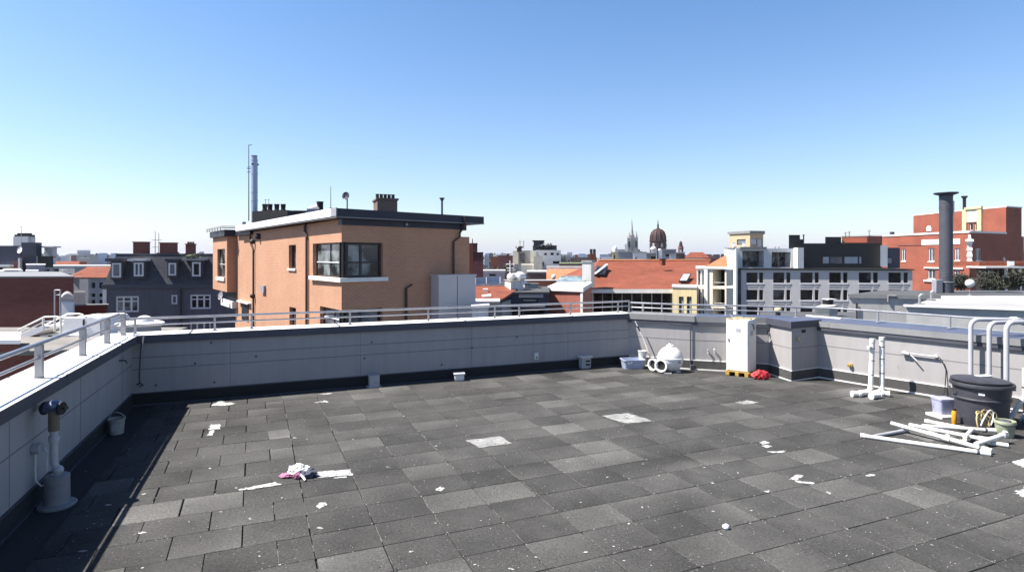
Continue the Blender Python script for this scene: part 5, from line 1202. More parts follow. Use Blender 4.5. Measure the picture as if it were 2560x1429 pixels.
mb = MB(); mb.prism(f_, -16, PZ(663, 150)); mb.build('wall', 'render_cream', t, smooth=0)
mb = MB(); g = grow(f_, .5); mb.prism(g, PZ(663, 150), PZ(653, 150), [g[0].lerp(g[3], .48), g[1].lerp(g[2], .48), g[1].lerp(g[2], .52), g[0].lerp(g[3], .52)]); mb.build('roof', 'tile_red', t, smooth=0)
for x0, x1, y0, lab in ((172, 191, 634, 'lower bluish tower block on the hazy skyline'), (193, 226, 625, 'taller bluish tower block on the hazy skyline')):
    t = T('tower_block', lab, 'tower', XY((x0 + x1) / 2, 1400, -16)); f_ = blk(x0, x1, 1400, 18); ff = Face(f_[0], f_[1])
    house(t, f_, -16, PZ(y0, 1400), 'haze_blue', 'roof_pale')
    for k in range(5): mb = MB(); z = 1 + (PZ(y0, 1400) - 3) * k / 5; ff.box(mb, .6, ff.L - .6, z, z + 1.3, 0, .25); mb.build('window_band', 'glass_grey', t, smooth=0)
# ------------------------------------------------------------------ middle background
def simple(name, lab, cat, x0, x1, Y, dep, y0, m, rm='roof_felt', wins=(), cap=None, Y1=None, zb=-16, group=None, skewb=None):
    f_ = blk(x0, x1, Y, dep, Y1)
    c = (f_[0] + f_[1]) / 2; t = T(name, lab, cat, (c.x, c.y, zb), 0, group)
    ff = Face(f_[0], f_[1]); W0 = []; W3 = []
    f3 = Face(f_[3], f_[0]); f1 = Face(f_[1], f_[2])
    W1 = []
    for w_ in wins:
        k = dict(w_[4]) if len(w_) > 4 else {}; k.setdefault('depth', .2); e = k.pop('edge', 0)
        (W0 if e == 0 else W3 if e == 3 else W1).append((ff if e == 0 else f3 if e == 3 else f1).win(*w_[:4], **k))
    fs = house(t, f_, zb, PZ(y0, Y), m, rm, wins={0: W0, 3: W3, 1: W1}, cap=cap)
    return t, fs
def boxpart(par, name, m, x0, x1, Y, dep, y0, y1, Y1=None):
    mb = MB(); mb.prism(blk(x0, x1, Y, dep, Y1), PZ(y1, Y), PZ(y0, Y)); return mb.build(name, m, par, smooth=0)
# maroon block behind the orange house
simple('brick_building', 'maroon brick block just right of the orange house, behind its grey shaft', 'building', 1150, 1208, 52, 4, 633, 'brick_maroon', cap=(.05, .1, 'frame_dark'))
simple('brick_building', 'low reddish brown wall block beside the maroon one, under a thin vent', 'building', 1150, 1193.5, 60, 3, 610, 'brick_maroon', cap=(.05, .1, 'frame_dark'))
aerial('roof_vent', 'thin vent pipe with cap above the maroon block', 1181, 60, 596, 611, .06, cat='vent')
# small red roofed building with the water tanks
Y = 36
t = T('flat_house', 'low house with a dull red tiled roof and scalloped white eaves below the water tanks', 'house', XY(1245, Y, -16))
f_ = [V2((PX(1150, Y), Y)), V2((PX(1262, Y), Y)), V2((PX(1300, 41), 41)), V2((PX(1150, 41), 41))]
mb = MB(); mb.prism(grow(f_, -.4), -16, PZ(757, Y)); mb.build('wall', 'render_grey', t, smooth=0)
mb = MB(); z0, z1 = PZ(752, Y), PZ(719, 42)
A_ = [V2((PX(1150, Y), Y)), V2((PX(1256, Y), Y)), V2((PX(1305, 42), 42)), V2((PX(1150, 42), 42))]
mb.loops([[(p.x, p.y, z) for p, z in zip(A_, (z0, z0, z1, z1))], [(p.x, p.y, z + .12) for p, z in zip(A_, (z0, z0, z1, z1))]]); mb.build('roof', 'tile_red', t, smooth=0)
mb = MB(); mb.tube([XY(1150, Y - .15, PZ(753, Y)), XY(1250, Y - .15, PZ(752, Y))], .16, 8); mb.tube([XY(1205, Y + .6, PZ(743, Y)), XY(1228, Y + .6, PZ(741, Y))], .12, 8); mb.build('eaves', 'stone_white', t)
boxpart(t, 'chimney', 'stone_white', 1207, 1220, 39, .5, 722, 748)
t = T('white_shed', 'low white shed behind the railing, right of the grey shaft', 'shed', XY(1210, 26, -16)); house(t, blk(1180, 1221, 26, 2, 26.2), -16, PZ(771, 26), 'render_white', 'roof_pale', cap=(.12, .08, 'roof_pale'))
# tank housing with two tanks
Y = 40
t = T('tank_housing', 'white boxed housing carrying two white cylinder tanks', 'housing', XY(1290, Y, PZ(732, Y)))
f_ = [V2((PX(1277, Y), Y)), V2((PX(1308, 41), 41)), V2((PX(1308, 42.5), 42.5)), V2((PX(1262, 42), 42))]
mb = MB(); mb.prism(f_, PZ(728, Y), PZ(703, Y)); mb.build('body', 'render_white', t, smooth=0)
mb = MB(); mb.prism(grow(f_, .12), PZ(703, Y) + .002, PZ(701.5, Y)); mb.build('top_plate', 'stone_grey', t, smooth=0)
mb = MB(); 
for x in (1270, 1283, 1300): mb.box(XY(x, 41, PZ(730, Y)), (.2, .2, .3))
mb.build('feet', 'stone_white', t, smooth=0)
for k, (px, py, lab) in enumerate(((1275, 692, 'white cylinder water tank lying left on the boxed housing'), (1294, 692, 'white cylinder water tank lying right on the boxed housing'))):
    c = P(px, py, Y + .8 + .3 * k); tt = T('water_tank', lab, 'water tank', (c.x, c.y, PZ(701.5, Y)), 0, 'water tanks on the boxed housing')
    mb = MB(); d = Vector((.45, .9, 0)).normalized(); mb.tube([c - d * .04, c, c + d * .9, c + d * .98], [.2, .25, .25, .18], 16); mb.build('cylinder', 'white_paint_metal', tt, smooth=50)
    mb = MB()
    for q_ in (.15, .7): mb.box(c + d * q_ - Vector((0, 0, .25)), (.3, .08, .08))
    mb.build('cradle', 'steel_post', tt, smooth=0)
t = T('roof_tank', 'bluish white pyramid topped box behind the two water tanks', 'tank', P(1300, 690, 43)); mb = MB(); mb.prism(blk(1290, 1308, 43, 1), PZ(700, 43), PZ(683, 43)); mb.build('body', 'metal_grey', t, smooth=0); mb = MB(); mb.prism(grow(blk(1290, 1308, 43, 1), .05), PZ(683, 43) + .002, PZ(679, 43), blk(1296, 1302, 43.4, .2)); mb.build('lid', 'metal_white', t, smooth=0)
aerial('tv_aerial', 'white mast with short arms above the two water tanks', 1275, 43, 651, 684, .05, ((660, .3), (670, .25), (676, .2)), m='metal_white')
for k, (x0, x1, y0, y1, lab) in enumerate(((1189, 1216, 694, 712, 'blue black solar panel nearest the grey shaft'), (1216, 1250, 693, 712, 'blue black solar panel with a pale frame, right one of two'))):
    t = T('solar_panel', lab, 'solar panel', XY((x0 + x1) / 2, 50, PZ(y1, 50)), 0, 'solar panels beyond the grey shaft')
    a_, b_ = P(x0, y1, 50), P(x1, y1, 50); c_, d_ = P(x1, y0, 51), P(x0, y0, 51); k_ = Vector((0, .05, -.05))
    mb = MB(); mb.loops([[a_ + k_, b_ + k_, c_ + k_, d_ + k_], [a_, b_, c_, d_]]); mb.build('glass_face', 'solar_panel', t, smooth=0)
    mb = MB()
    for p_, q_ in ((a_, b_), (b_, c_), (c_, d_), (d_, a_)): mb.bar(p_, q_, .07)
    mb.build('frame', 'metal_grey', t, smooth=0)
simple('flat_roof_block', 'dark low block under the two solar panels', 'building', 1180, 1262, 49, 3, 713, 'render_grey', 'roof_felt')
t = T('pipe_rail', 'pale pipe frame running below the solar panels', 'rail', P(1230, 712, 48)); mb = MB(); mb.bar(P(1190, 712, 48), P(1226, 709, 48), .08); mb.bar(P(1228, 707, 48), P(1263, 709, 48), .08); mb.bar(P(1228, 707, 48), P(1228, 722, 48), .12); mb.build('tubes', 'grey_plastic', t, smooth=0)
t = T('condenser_box', 'dark grey boxy condenser right of the white tank housing', 'condenser', P(1325, 733, 44)); mb = MB(); f_ = [V2((PX(1318, 43), 43)), V2((PX(1346, 43.5), 43.5)), V2((PX(1346, 45), 45)), V2((PX(1308, 45), 45))]; mb.prism(f_, PZ(735, 43), PZ(712, 43)); mb.build('casing', 'render_grey', t, smooth=0)
mb = MB(); mb.prism(grow(f_, .06), PZ(712, 43) + .002, PZ(710, 43)); mb.build('lid', 'roof_felt', t, smooth=0)
# dark flat building in front
Y = 39
t = T('flat_building', 'dark flat roofed building with grey parapet and wide shop glazing behind the railing', 'building', XY(1310, Y, -16))
f_ = [V2((PX(1243, Y), Y)), V2((PX(1372, Y), Y)), V2((PX(1372, 46), 46)), V2((PX(1290, 46), 46))]
ff = Face(f_[0], f_[1]); wins = [ff.win(1250, 1364, 769, 800, depth=.3, nx=2, frame='frame_dark', fw=.1, glass='glass_dark'), ff.win(1305, 1345, 746, 756, depth=.25, frame='frame_dark', fw=.08, glass='blind_pale')]
house(t, f_, -16, PZ(734, Y), 'clad_navy', 'roof_felt', wins={0: wins}, cap=(.1, .12, 'roof_felt'))
mb = MB(); ff.pbox(mb, 1246, 1362, 760, 767, 0, .25); ff.pbox(mb, 1297, 1358, 735, 743, 0, .08); mb.build('fascia', 'metal_grey', t, smooth=0)
# rose wall with white band
Y = 44
t = T('rose_building', 'rose rendered building with a broad white roof band, left of the dark glazing', 'building', XY(1410, Y, -16))
f_ = [V2((PX(1371, 45), 45)), V2((PX(1457, 43.3), 43.3)), V2((PX(1479, 52), 52)), V2((PX(1395, 52), 52))]
mb = MB(); mb.prism(f_, -16, PZ(728, Y)); mb.build('wall', 'render_rose', t, smooth=0)
mb = MB(); mb.prism(grow(f_, .15), PZ(728, Y) + .002, PZ(717, Y)); mb.build('roof_band', 'stone_white', t, smooth=0)
mb = MB(); ff = Face(f_[0], f_[1]); ff.pbox(mb, 1452, 1457.5, 728, 820, 0, .06); mb.build('corner_trim', 'stone_white', t, smooth=0)
# long red roof building
t = T('red_roof_hall', 'long hall with a big orange red tiled roof over a dark glazed wall', 'building', XY(1570, 64, -16))
Ye, Yr = 62, 74
e0, e1 = P(1447, 722, Ye), P(1692, 722, Ye - 2); r0, r1 = P(1497, 652, Yr), P(1776, 651, Yr + 2); b0_ = P(1404, 690, Yr + 3); e2 = P(1746, 722, Ye - 2.4)
fw_ = [V2(P(1480, 0, Ye + .6)), V2(P(1744, 0, Ye - 1.8)), V2(P(1765, 0, 84)), V2(P(1480, 0, 84))]
ff = Face(fw_[0], fw_[1]); wins = [ff.win(1482, 1680, 729, 800, depth=.15, nx=8, fw=.09, frame='stone_grey', glass='glass_dark')]
house(t, fw_, -16, PZ(724, Ye) - .1, 'render_white', wins={0: wins}, roofname='ceiling')
mb = MB(); back = r0 + Vector((-3, 9, -4.5)); back1 = r1 + Vector((0, 9, -4.5))
mb.poly([e0, e2, r1, r0]); mb.poly([b0_, e0, r0]); mb.poly([b0_, r0, back]); mb.poly([r0, r1, back1, back]); rf = mb.build('roof', 'tile_red', t, smooth=0)
mb = MB(); mb.tube([r0 + Vector((0, 0, .05)), r1 + Vector((0, 0, .05))], .14, 6); mb.build('ridge_cap', 'tile_orange', rf)
mb = MB(); mb.loops([[e0 + Vector((0, -.05, -.42)), e1 + Vector((0, -.05, -.42)), e1 + Vector((0, .3, -.42)), e0 + Vector((0, .3, -.42))], [e0 + Vector((0, -.05, -.02)), e1 + Vector((0, -.05, -.02)), e1 + Vector((0, .3, -.02)), e0 + Vector((0, .3, -.02))]]); mb.build('eaves_board', 'stone_white', t, smooth=0)
mb = MB(); c = P(1471, 700, 61.5); mb.box((c.x, c.y, (PZ(716, 61.5) + PZ(656, 61.5)) / 2), (.95, 1.1, PZ(656, 61.5) - PZ(720, 61.5)), -.45); ch = mb.build('chimney', 'render_white', t, smooth=0)
mb = MB(); z = PZ(656, 61.5); mb.box((c.x, c.y, z + .12), (1.1, 1.25, .2), -.45); mb.build('chimney_cap', 'stone_grey', ch, smooth=0)
nr = (e2 - e0).cross(r0 - e0).normalized(); nr = nr if nr.z > 0 else -nr
def onroof(px, py):                                     # point of the front roof slope under a pixel
    dv = Vector(((px - 1280) / FPX, 1, -(py - HOR) / FPX)); o = Vector((0, 0, H)); return o + dv * ((e0 - o).dot(nr) / dv.dot(nr))
def roofwin(px0, px1, py0, py1, lab, gm, skew, hgt=.12):
    a_, b_, c_, d_ = onroof(px0, py1), onroof(px1 - skew, py1), onroof(px1, py0), onroof(px0 + skew, py0); cen = (a_ + b_ + c_ + d_) / 4
    t_ = T('roof_window', lab, 'roof window', cen); mb = MB(); mb.loops([[p for p in (a_, b_, c_, d_)], [p + nr * hgt for p in (a_, b_, c_, d_)]]); mb.build('frame', 'frame_dark', t_, smooth=0)
    mb = MB(); q = [cen + (p - cen) * .84 + nr * (hgt + .01) for p in (a_, b_, c_, d_)]; mb.poly(q); mb.build('pane', gm, t_, smooth=0)
roofwin(1697, 1728, 687, 706, 'bright roof window at the right of the long red roof', 'blind_pale', 11, .16)
roofwin(1484, 1520, 670, 690, 'open dark roof window beside the white chimney on the red roof', 'glass_dark', 9, .25)
t_ = T('roof_hatch', 'raised pale flap of the open roof window on the red roof', 'hatch', onroof(1505, 684)); a_, b_ = onroof(1488, 692), onroof(1518, 672); mb = MB(); mb.bar(a_ + nr * .35, b_ + nr * .55, .25, .1); mb.build('flap', 'metal_white', t_, smooth=0)
c = onroof(1656, 662); t_ = T('roof_vent', 'little tiled vent near the ridge of the long red roof', 'vent', c); mb = MB(); mb.box(c + Vector((0, 0, .3)), (.5, .5, .7), .4); mb.build('body', 'tile_red', t_, smooth=0); mb = MB(); mb.box(c + Vector((.0, 0, .7)), (.7, .7, .1), .4); mb.build('cap', 'fascia_dark', t_, smooth=0)
# peach roof and conservatory
Y = 78
t = T('peach_building', 'peach coloured building with a sloping tiled side and white top band', 'building', XY(1420, Y, -16))
f_ = blk(1356, 1500, Y, 6); mb = MB(); mb.prism(f_, -16, PZ(700, Y)); mb.build('wall', 'render_peach', t, smooth=0)
mb = MB(); mb.loops([[P(1359, 702, Y - .3), P(1480, 702, Y - .3), P(1480, 674, 84), P(1368, 674, 84)], [P(1359, 700, Y - .3), P(1480, 700, Y - .3), P(1480, 672, 84), P(1368, 672, 84)]]); mb.build('roof', 'tile_orange', t, smooth=0)
mb = MB(); mb.prism(blk(1366, 1480, 84.2, 2), PZ(674, 84), PZ(666, 84)); mb.build('roof_band', 'stone_white', t, smooth=0)
boxpart(t, 'terrace_wall', 'render_peach', 1330, 1393, 66, .4, 702, 722); boxpart(t, 'terrace_band', 'stone_white', 1310, 1396, 65.6, .9, 699.5, 702)
t_ = T('roof_cowl', 'round white cowl on the peach roof slope', 'vent', P(1384, 696, 76)); c = P(1384, 692, 77); mb = MB(); mb.ball(c, .3, 12, 8, 1.1); mb.build('dome', 'white_paint_metal', t_); mb = MB(); mb.lathe([(.16, -.9), (.16, -.2)], c, 10); mb.build('stem', 'grey_plastic', t_)
t = T('conservatory', 'low lean-to with a grey green glazed roof left of the white chimney', 'conservatory', XY(1428, 60, -16))
mb = MB(); mb.prism(blk(1392, 1462, 60, 4), -16, PZ(708, 60)); mb.build('wall', 'render_rose', t, smooth=0)
mb = MB(); mb.loops([[P(1391, 705, 59.8), P(1463, 705, 59.8), P(1463, 692, 64), P(1402, 692, 64)], [P(1391, 704, 59.8), P(1463, 704, 59.8), P(1463, 691, 64), P(1402, 691, 64)]]); rf2 = mb.build('glazed_roof', 'glass_teal', t, smooth=0)
mb = MB(); mb.bar(P(1391, 703.5, 59.7), P(1463, 703.5, 59.7), .12); mb.bar(P(1402, 690.5, 64), P(1463, 690.5, 64), .14); mb.build('roof_bars', 'stone_white', rf2, smooth=0)
# cream stepped building
t, fs = simple('cream_building', 'stepped cream building with a black railed penthouse', 'building', 1340, 1402, 120, 10, 625, 'render_pale', wins=((1360, 1368, 632, 638), (1376, 1385, 631, 638), (1391, 1398, 632, 638), (1352, 1360, 654, 666), (1382, 1400, 652, 660)))
boxpart(t, 'side_wing', 'render_cream', 1326, 1341, 119.5, 8, 627, 690)
boxpart(t, 'lower_wing', 'render_cream', 1303, 1354, 112, 7, 661, 690); boxpart(t, 'stair_wing', 'render_cream', 1334, 1356, 111.6, 6, 640, 690)
boxpart(t, 'back_wing', 'render_cream', 1282, 1296, 124, 6, 627, 660); boxpart(t, 'recess', 'render_grey', 1296, 1328, 126, 5, 626, 668)
w_ = boxpart(t, 'shaft_window', 'glass_grey', 1302, 1312, 125.8, .3, 632, 656)
boxpart(t, 'penthouse', 'clad_navy', 1334, 1360, 122, 4, 602, 626); boxpart(t, 'terrace_screen', 'clad_navy', 1332, 1392, 121.5, 5, 613, 626); boxpart(t, 'penthouse_roof', 'clad_black', 1331, 1361, 121.8, 5, 600.5, 603)
rnd = random.Random(8); mb = MB()
leaves(mb, P(1362, 616, 121), 2.2, .6, .7, 120, .25, rnd); mb.build('terrace_plants', ['leaf_dark', 'clad_navy'], t, smooth=0)
mb = MB(); c = P(1298, 622, 124); mb.lathe([(.5, -.6), (.5, .1), (.85, .3), (.7, .55)], c, 10); mb.build('round_stack', 'frame_dark', t)
for x in (1300, 1309): aerial('roof_antenna', ('taller left' if x == 1300 else 'shorter right') + ' mast on the stepped cream building', x, 124, 599 if x == 1300 else 601, 620, .06, ((604, .25),), group='masts on the cream building')
# red blocks and trees beyond
simple('brick_building', 'flat dark red block left of the stepped cream building', 'building', 1244, 1282, 150, 6, 638, 'brick_maroon')
simple('brick_building', 'dark brown flat block behind the red roof, near two small chimneys', 'building', 1432, 1492, 140, 6, 643, 'brick_brown', 'roof_felt')
simple('low_building', 'pale low building with white vents between the maroon block and the tanks', 'building', 1176, 1262, 66, 4, 680, 'render_pale', 'roof_pale', ((1222, 1240, 684, 691),), cap=(.1, .2, 'roof_pale'))
simple('dark_block', 'dark brown low block right of the water tanks', 'building', 1318, 1366, 70, 5, 681, 'brick_brown', 'roof_felt', ((1305, 1318, 684, 700),), cap=(.05, .15, 'stone_white'))
simple('green_roof_block', 'low dark block with a mossy roof behind the peach building', 'building', 1398, 1470, 100, 14, 658, 'brick_brown', 'planter_green')
for i, (px, Y, yt, wp, lab) in enumerate(((1232, 90, 655, 70, 'dark tree left of the water tank mast'), (1268, 86, 657, 54, 'dark tree just left of the stepped cream building'), (1205, 100, 652, 40, 'small dark tree beside the maroon block'), (1420, 105, 650, 60, 'dark tree behind the mossy roof'))):
    tree(px, Y, yt, wp, lab, 600, seed=i + 3, group='trees between the roofs')
for x0, x1, y0, lab in ((1474, 1488, 624, 'dark chimney with two flues behind the red roof'),):
    t = T('chimney_stack', lab, 'chimney', XY(1481, 130, -16)); mb = MB(); mb.prism(blk(1476, 1490, 130, 1.2), -16, PZ(634, 130)); mb.build('stack', 'tile_red', t, smooth=0)
    for x in (1478, 1486): mb = MB(); c = XY(x, 130.5, PZ(634, 130)); mb.lathe([(.3, 0), (.3, .9), (.34, 1.0)], c, 8); mb.build('flue', 'frame_dark', t)
mat('copper_rib', (.055, .019, .017), .6, .3, .4)
# cathedral
Y = 420
t = T('cathedral', 'pale gothic cathedral with a tall spire and two pinnacled towers on the skyline', 'cathedral', XY(1581, Y, -16))
boxpart(t, 'nave', 'stone_grey', 1528, 1606, Y + 8, 14, 628, 660)
boxpart(t, 'nave_roof', 'stone_grey', 1535, 1600, Y + 6, 14, 623, 629)
def spire(par, nm, px, Yy, w_, y0, y1, m='stone_grey'):
    mb = MB(); c = XY(px, Yy); r = w_ * Yy / FPX / 2; mb.lathe([(r, PZ(y1, Yy)), (r * .55, PZ(y1 - (y1 - y0) * .4, Yy)), (.1, PZ(y0, Yy))], c, 8); return mb.build(nm, m, par, smooth=0)
for x, y0, y1, yb in ((1573, 580, 595, 622), (1590, 576, 594, 622)):
    tw = boxpart(t, 'tower', 'stone_grey', x - 5, x + 5, Y, 2.8, y1, yb + 10)
    spire(tw, 'pinnacle', x, Y + 1.4, 8, y0, y1); 
    for dx in (-4, 4): spire(tw, 'corner_pinnacle', x + dx, Y + .4, 2.4, y1 - 7, y1)
    mb = MB(); mb.prism(blk(x - 2, x + 2, Y - .25, .2), PZ(yb - 4, Y), PZ(y1 + 8, Y)); mb.build('belfry_opening', 'frame_dark', tw, smooth=0)
boxpart(t, 'crossing_tower', 'stone_grey', 1575, 1588, Y + 4, 4, 588, 640); spire(t, 'spire', 1579.5, Y + 6, 10, 547, 590)
boxpart(t, 'west_block', 'stone_white', 1562, 1569, Y - 4, 3, 610, 640)
mb = MB(); c = XY(1542, Y - 20, PZ(627, Y - 20)); mb.ball((c.x - 1.2, c.y, c.z + 1.6), 1.5, 12, 8, 1.1); mb.lathe([(1.7, -6), (1.7, 1.4)], (c.x - 1.2, c.y, c.z), 12); mb.build('side_dome', 'stone_white', t)
# domed church
Y = 360
t = T('domed_church', 'dark red brick church with a ribbed copper brown dome and lantern', 'church', XY(1645, Y, -16))
c = XY(1645, Y + 6); k = Y / FPX
mb = MB(); mb.lathe([(20.5 * k, PZ(650, Y)), (20.5 * k, PZ(604, Y)), (22 * k, PZ(603, Y)), (22 * k, PZ(601, Y))], c, 16); dr2 = mb.build('drum', 'copper_red', t)
mb = MB(); mb.lathe([(19.5 * k, PZ(601, Y)), (19 * k, PZ(590, Y)), (16 * k, PZ(580, Y)), (9 * k, PZ(573, Y)), (3 * k, PZ(569, Y)), (2 * k, PZ(566, Y))], c, 20); dm = mb.build('dome', 'copper_red', t)
for i in range(12):
    a = 2 * math.pi * i / 12; mb = MB(); mb.tube([(c.x + r * k * math.cos(a), c.y + r * k * math.sin(a), PZ(y, Y)) for r, y in ((20.3, 601), (19.8, 590), (16.6, 580), (9.5, 572.6))], .3, 5); mb.build('rib', 'copper_rib', dm)
for i in range(12):
    a = 2 * math.pi * (i + .5) / 12; mb = MB(); mb.box((c.x + 20.4 * k * math.cos(a), c.y + 20.4 * k * math.sin(a), PZ(613, Y)), (.5, 1.3, 2.6), a); mb.build('arched_window', 'stone_grey' if i % 2 else 'frame_dark', dr2, smooth=0)
mb = MB(); mb.lathe([(2.2 * k, PZ(567, Y)), (2.2 * k, PZ(563, Y)), (2.8 * k, PZ(562, Y)), (.3, PZ(558, Y)), (.15, PZ(548, Y))], c, 10); mb.build('lantern', 'frame_dark', t)
for x0, x1, y0, lab in ((1627, 1642, 619, ''), (1646, 1655, 622, '')): 
    mb = MB(); cc = XY((x0 + x1) / 2, Y - 4); mb.prism(blk(x0, x1, Y - 4, 3), -16, PZ(y0 + 3, Y)); mb.ball((cc.x, cc.y + 1, PZ(y0 + 3, Y)), (x1 - x0) * k / 2, 12, 8, .8); mb.build('side_chapel', 'stone_white', t, smooth=40)
t = T('turret', 'slim dark brick turret with a pointed cap right of the dome', 'turret', XY(1702, 330, -16)); c = XY(1702, 330); k = 330 / FPX
mb = MB(); mb.lathe([(7 * k, -16), (6.5 * k, PZ(622, 330)), (7.6 * k, PZ(620, 330)), (6.5 * k, PZ(617, 330))], c, 10); mb.build('shaft', 'brick_maroon', t); mb = MB(); mb.lathe([(6 * k, PZ(617, 330)), (3.5 * k, PZ(609, 330)), (4 * k, PZ(607, 330)), (.2, PZ(602, 330))], c, 10); mb.build('cap', 'copper_red', t)
mb = MB(); mb.prism(blk(1699, 1704, 330 - 7 * k - .2, .3), PZ(632, 330), PZ(624, 330)); mb.build('opening', 'stone_white', t, smooth=0)
# blocks in front of the churches
for i, (x0, x1, Y_, y0, m, lab, wins) in enumerate((
        (1529, 1545, 170, 632, 'render_sand', 'little yellow block left of the white one below the cathedral', ((1534, 1538, 637, 648),)),
        (1545, 1586, 190, 630, 'render_grey', 'grey block between the yellow and white blocks below the cathedral', ()),
        (1582, 1616, 160, 632, 'render_white', 'plain white block below the cathedral with one small window', ((1588, 1592, 642, 650),)),
        (1614, 1640, 166, 634, 'render_grey', 'grey block with a dark archway right of the plain white block', ((1627, 1640, 640, 652),)),
        (1655, 1690, 175, 625, 'metal_grey', 'bluish grey metal clad block in front of the domed church', ((1664, 1676, 634, 642),)),
        (1673, 1690, 150, 637, 'render_white', 'small white block at the foot of the metal clad block', ()),
        (1690, 1712, 158, 633, 'brick_brown', 'dark brick block below the slim turret', ()))):
    simple('city_block', lab, 'building', x0, x1, Y_, 5, y0, m, 'roof_pale', wins, cap=(.2, .3, 'stone_grey'), group='blocks below the churches')
for i, (x0, x1, Y_, y0, y1, lab) in enumerate(((1712, 1772, 230, 637, 630, 'house with a dull red gabled roof right of the slim turret'), (1742, 1790, 260, 640, 635, 'house with a greyish red roof at the right of the gabled one'))):
    t = T('gabled_house', lab, 'house', XY((x0 + x1) / 2, Y_, -16)); f_ = blk(x0, x1, Y_, 8); mb = MB(); mb.prism(f_, -16, PZ(y0 + 7, Y_)); mb.build('wall', 'render_cream', t, smooth=0)
    g = grow(f_, .4); mb = MB(); mb.prism(g, PZ(y0 + 7, Y_), PZ(y1, Y_), [g[0].lerp(g[3], .5) + Vector((2.5, 0, 0)), g[1].lerp(g[2], .5) - Vector((2.5, 0, 0)), g[1].lerp(g[2], .52) - Vector((2.5, 0, 0)), g[0].lerp(g[3], .52) + Vector((2.5, 0, 0))]); mb.build('roof', 'tile_red' if i == 0 else 'copper_red', t, smooth=0)
# far-off mass of town and trees
rnd = random.Random(21); mb = MB()
def far(x0, x1, Y, y0, m): mb.m = m; mb.prism(blk(x0, x1, Y, rnd.uniform(6, 16)), -16, PZ(y0, Y))
for k in range(620):
    x = rnd.uniform(-300, 2900); Y_ = rnd.uniform(190, 900) ** 1.0
    if 1520 < x < 1720 and Y_ < 450: continue
    wpx = rnd.uniform(6, 30) * 300 / Y_ + 4; top = 640 - rnd.gauss(-3, 4) * 300 / Y_ if Y_ < 350 else 640 - rnd.gauss(2.5, 3)
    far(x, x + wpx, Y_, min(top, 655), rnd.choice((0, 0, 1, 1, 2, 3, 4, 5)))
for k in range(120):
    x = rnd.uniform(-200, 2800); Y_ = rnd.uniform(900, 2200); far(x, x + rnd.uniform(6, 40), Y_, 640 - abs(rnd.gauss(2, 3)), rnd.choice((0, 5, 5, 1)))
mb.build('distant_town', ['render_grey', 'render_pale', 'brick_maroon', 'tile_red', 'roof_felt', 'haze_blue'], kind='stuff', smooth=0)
mb = MB()
for k in range(150):
    x = rnd.uniform(-200, 2750); Y_ = rnd.uniform(230, 700); c = XY(x, Y_); r = rnd.uniform(3, 7)
    if 1560 < x < 1700: continue
    leaves(mb, (c.x, c.y, PZ(640 - rnd.uniform(-6, 4), Y_) - r * .6), r * 1.3, r * .8, r, 90, r * .13, rnd)
mb.build('distant_trees', ['leaf_dark', 'leaf_olive'], kind='stuff', smooth=0)
# ------------------------------------------------------------------ right background
# white apartment building
YA = 96
t = T('white_apartments', 'long white apartment building with rows of paired dark windows and a black penthouse', 'building', XY(2060, YA, -16))
a, b = V2((PX(1853, YA), YA)), V2((PX(2281, YA - 5.5), YA - 5.5)); n_ = Face(a, b).n
ff = Face(a, b); wins = []
for x0, x1, x2, x3 in ((1866, 1894, 1898, 1908), (1933, 1961, 1966, 1976), (2001, 2032, 2037, 2047), (2073, 2103, 2108, 2119), (2147, 2178, 2183, 2195), (2221, 2253, 2259, 2270)):
    for y0, y1 in ((681, 707), (724, 750), (767, 793), (810, 836)):
        wins.append(ff.win(x0, x1, y0, y1, depth=.3, nx=1, fw=.09, frame='frame_dark', glass='glass_dim' if (x0 * 7 + y0) % 5 == 0 else 'glass_dark', sill=.08, sh=.2, sillm='render_pale')); wins.append(ff.win(x2, x3, y0, y1, depth=.3, fw=.07, frame='frame_dark', glass='glass_dark', sill=.08, sh=.2, sillm='render_pale'))
house(t, [a, b, b - n_ * 12, a - n_ * 12], -16, PZ(674, YA), 'render_facade', 'roof_felt', wins={0: wins})
mb = MB(); ff.pbox(mb, 1852, 2284, 671.5, 674, -12, .35); mb.build('roof_edge', 'clad_black', t, smooth=0)
for w_ in wins: mb = MB(); ff.box(mb, w_['t0'], w_['t1'], w_['z0'] - .72, w_['z0'] - .42, .0, .03); mb.build('spandrel_band', 'render_grey', t, smooth=0)
mb = MB(); ff.pbox(mb, 1839, 1853, 674, 1100, -2.5, -.6); mb.build('stair_glazing', 'glass_grey', t, smooth=0)
# left lit tower slab
tA, tB = V2((PX(1840, YA - .4), YA - .4)), V2((PX(1812, 104), 104)); tf = Face(tB, tA)
mb = MB(); q = [tB, tA, tA + Vector((.25, 0, 0)), tA + Vector((.25, 6, 0)), tB + Vector((2.4, 2, 0))]; mb.prism(q, -16, PZ(621, YA)); ts = mb.build('stair_tower', 'render_white', t, smooth=0)
for y0, y1 in ((682, 706), (722, 790)):
    w_ = tf.win(1823, 1829, y0, y1); mb = MB(); tf.box(mb, w_['t0'], w_['t1'], w_['z0'], w_['z1'], -.1, .02); mb.build('slit_window', 'glass_grey', ts, smooth=0)
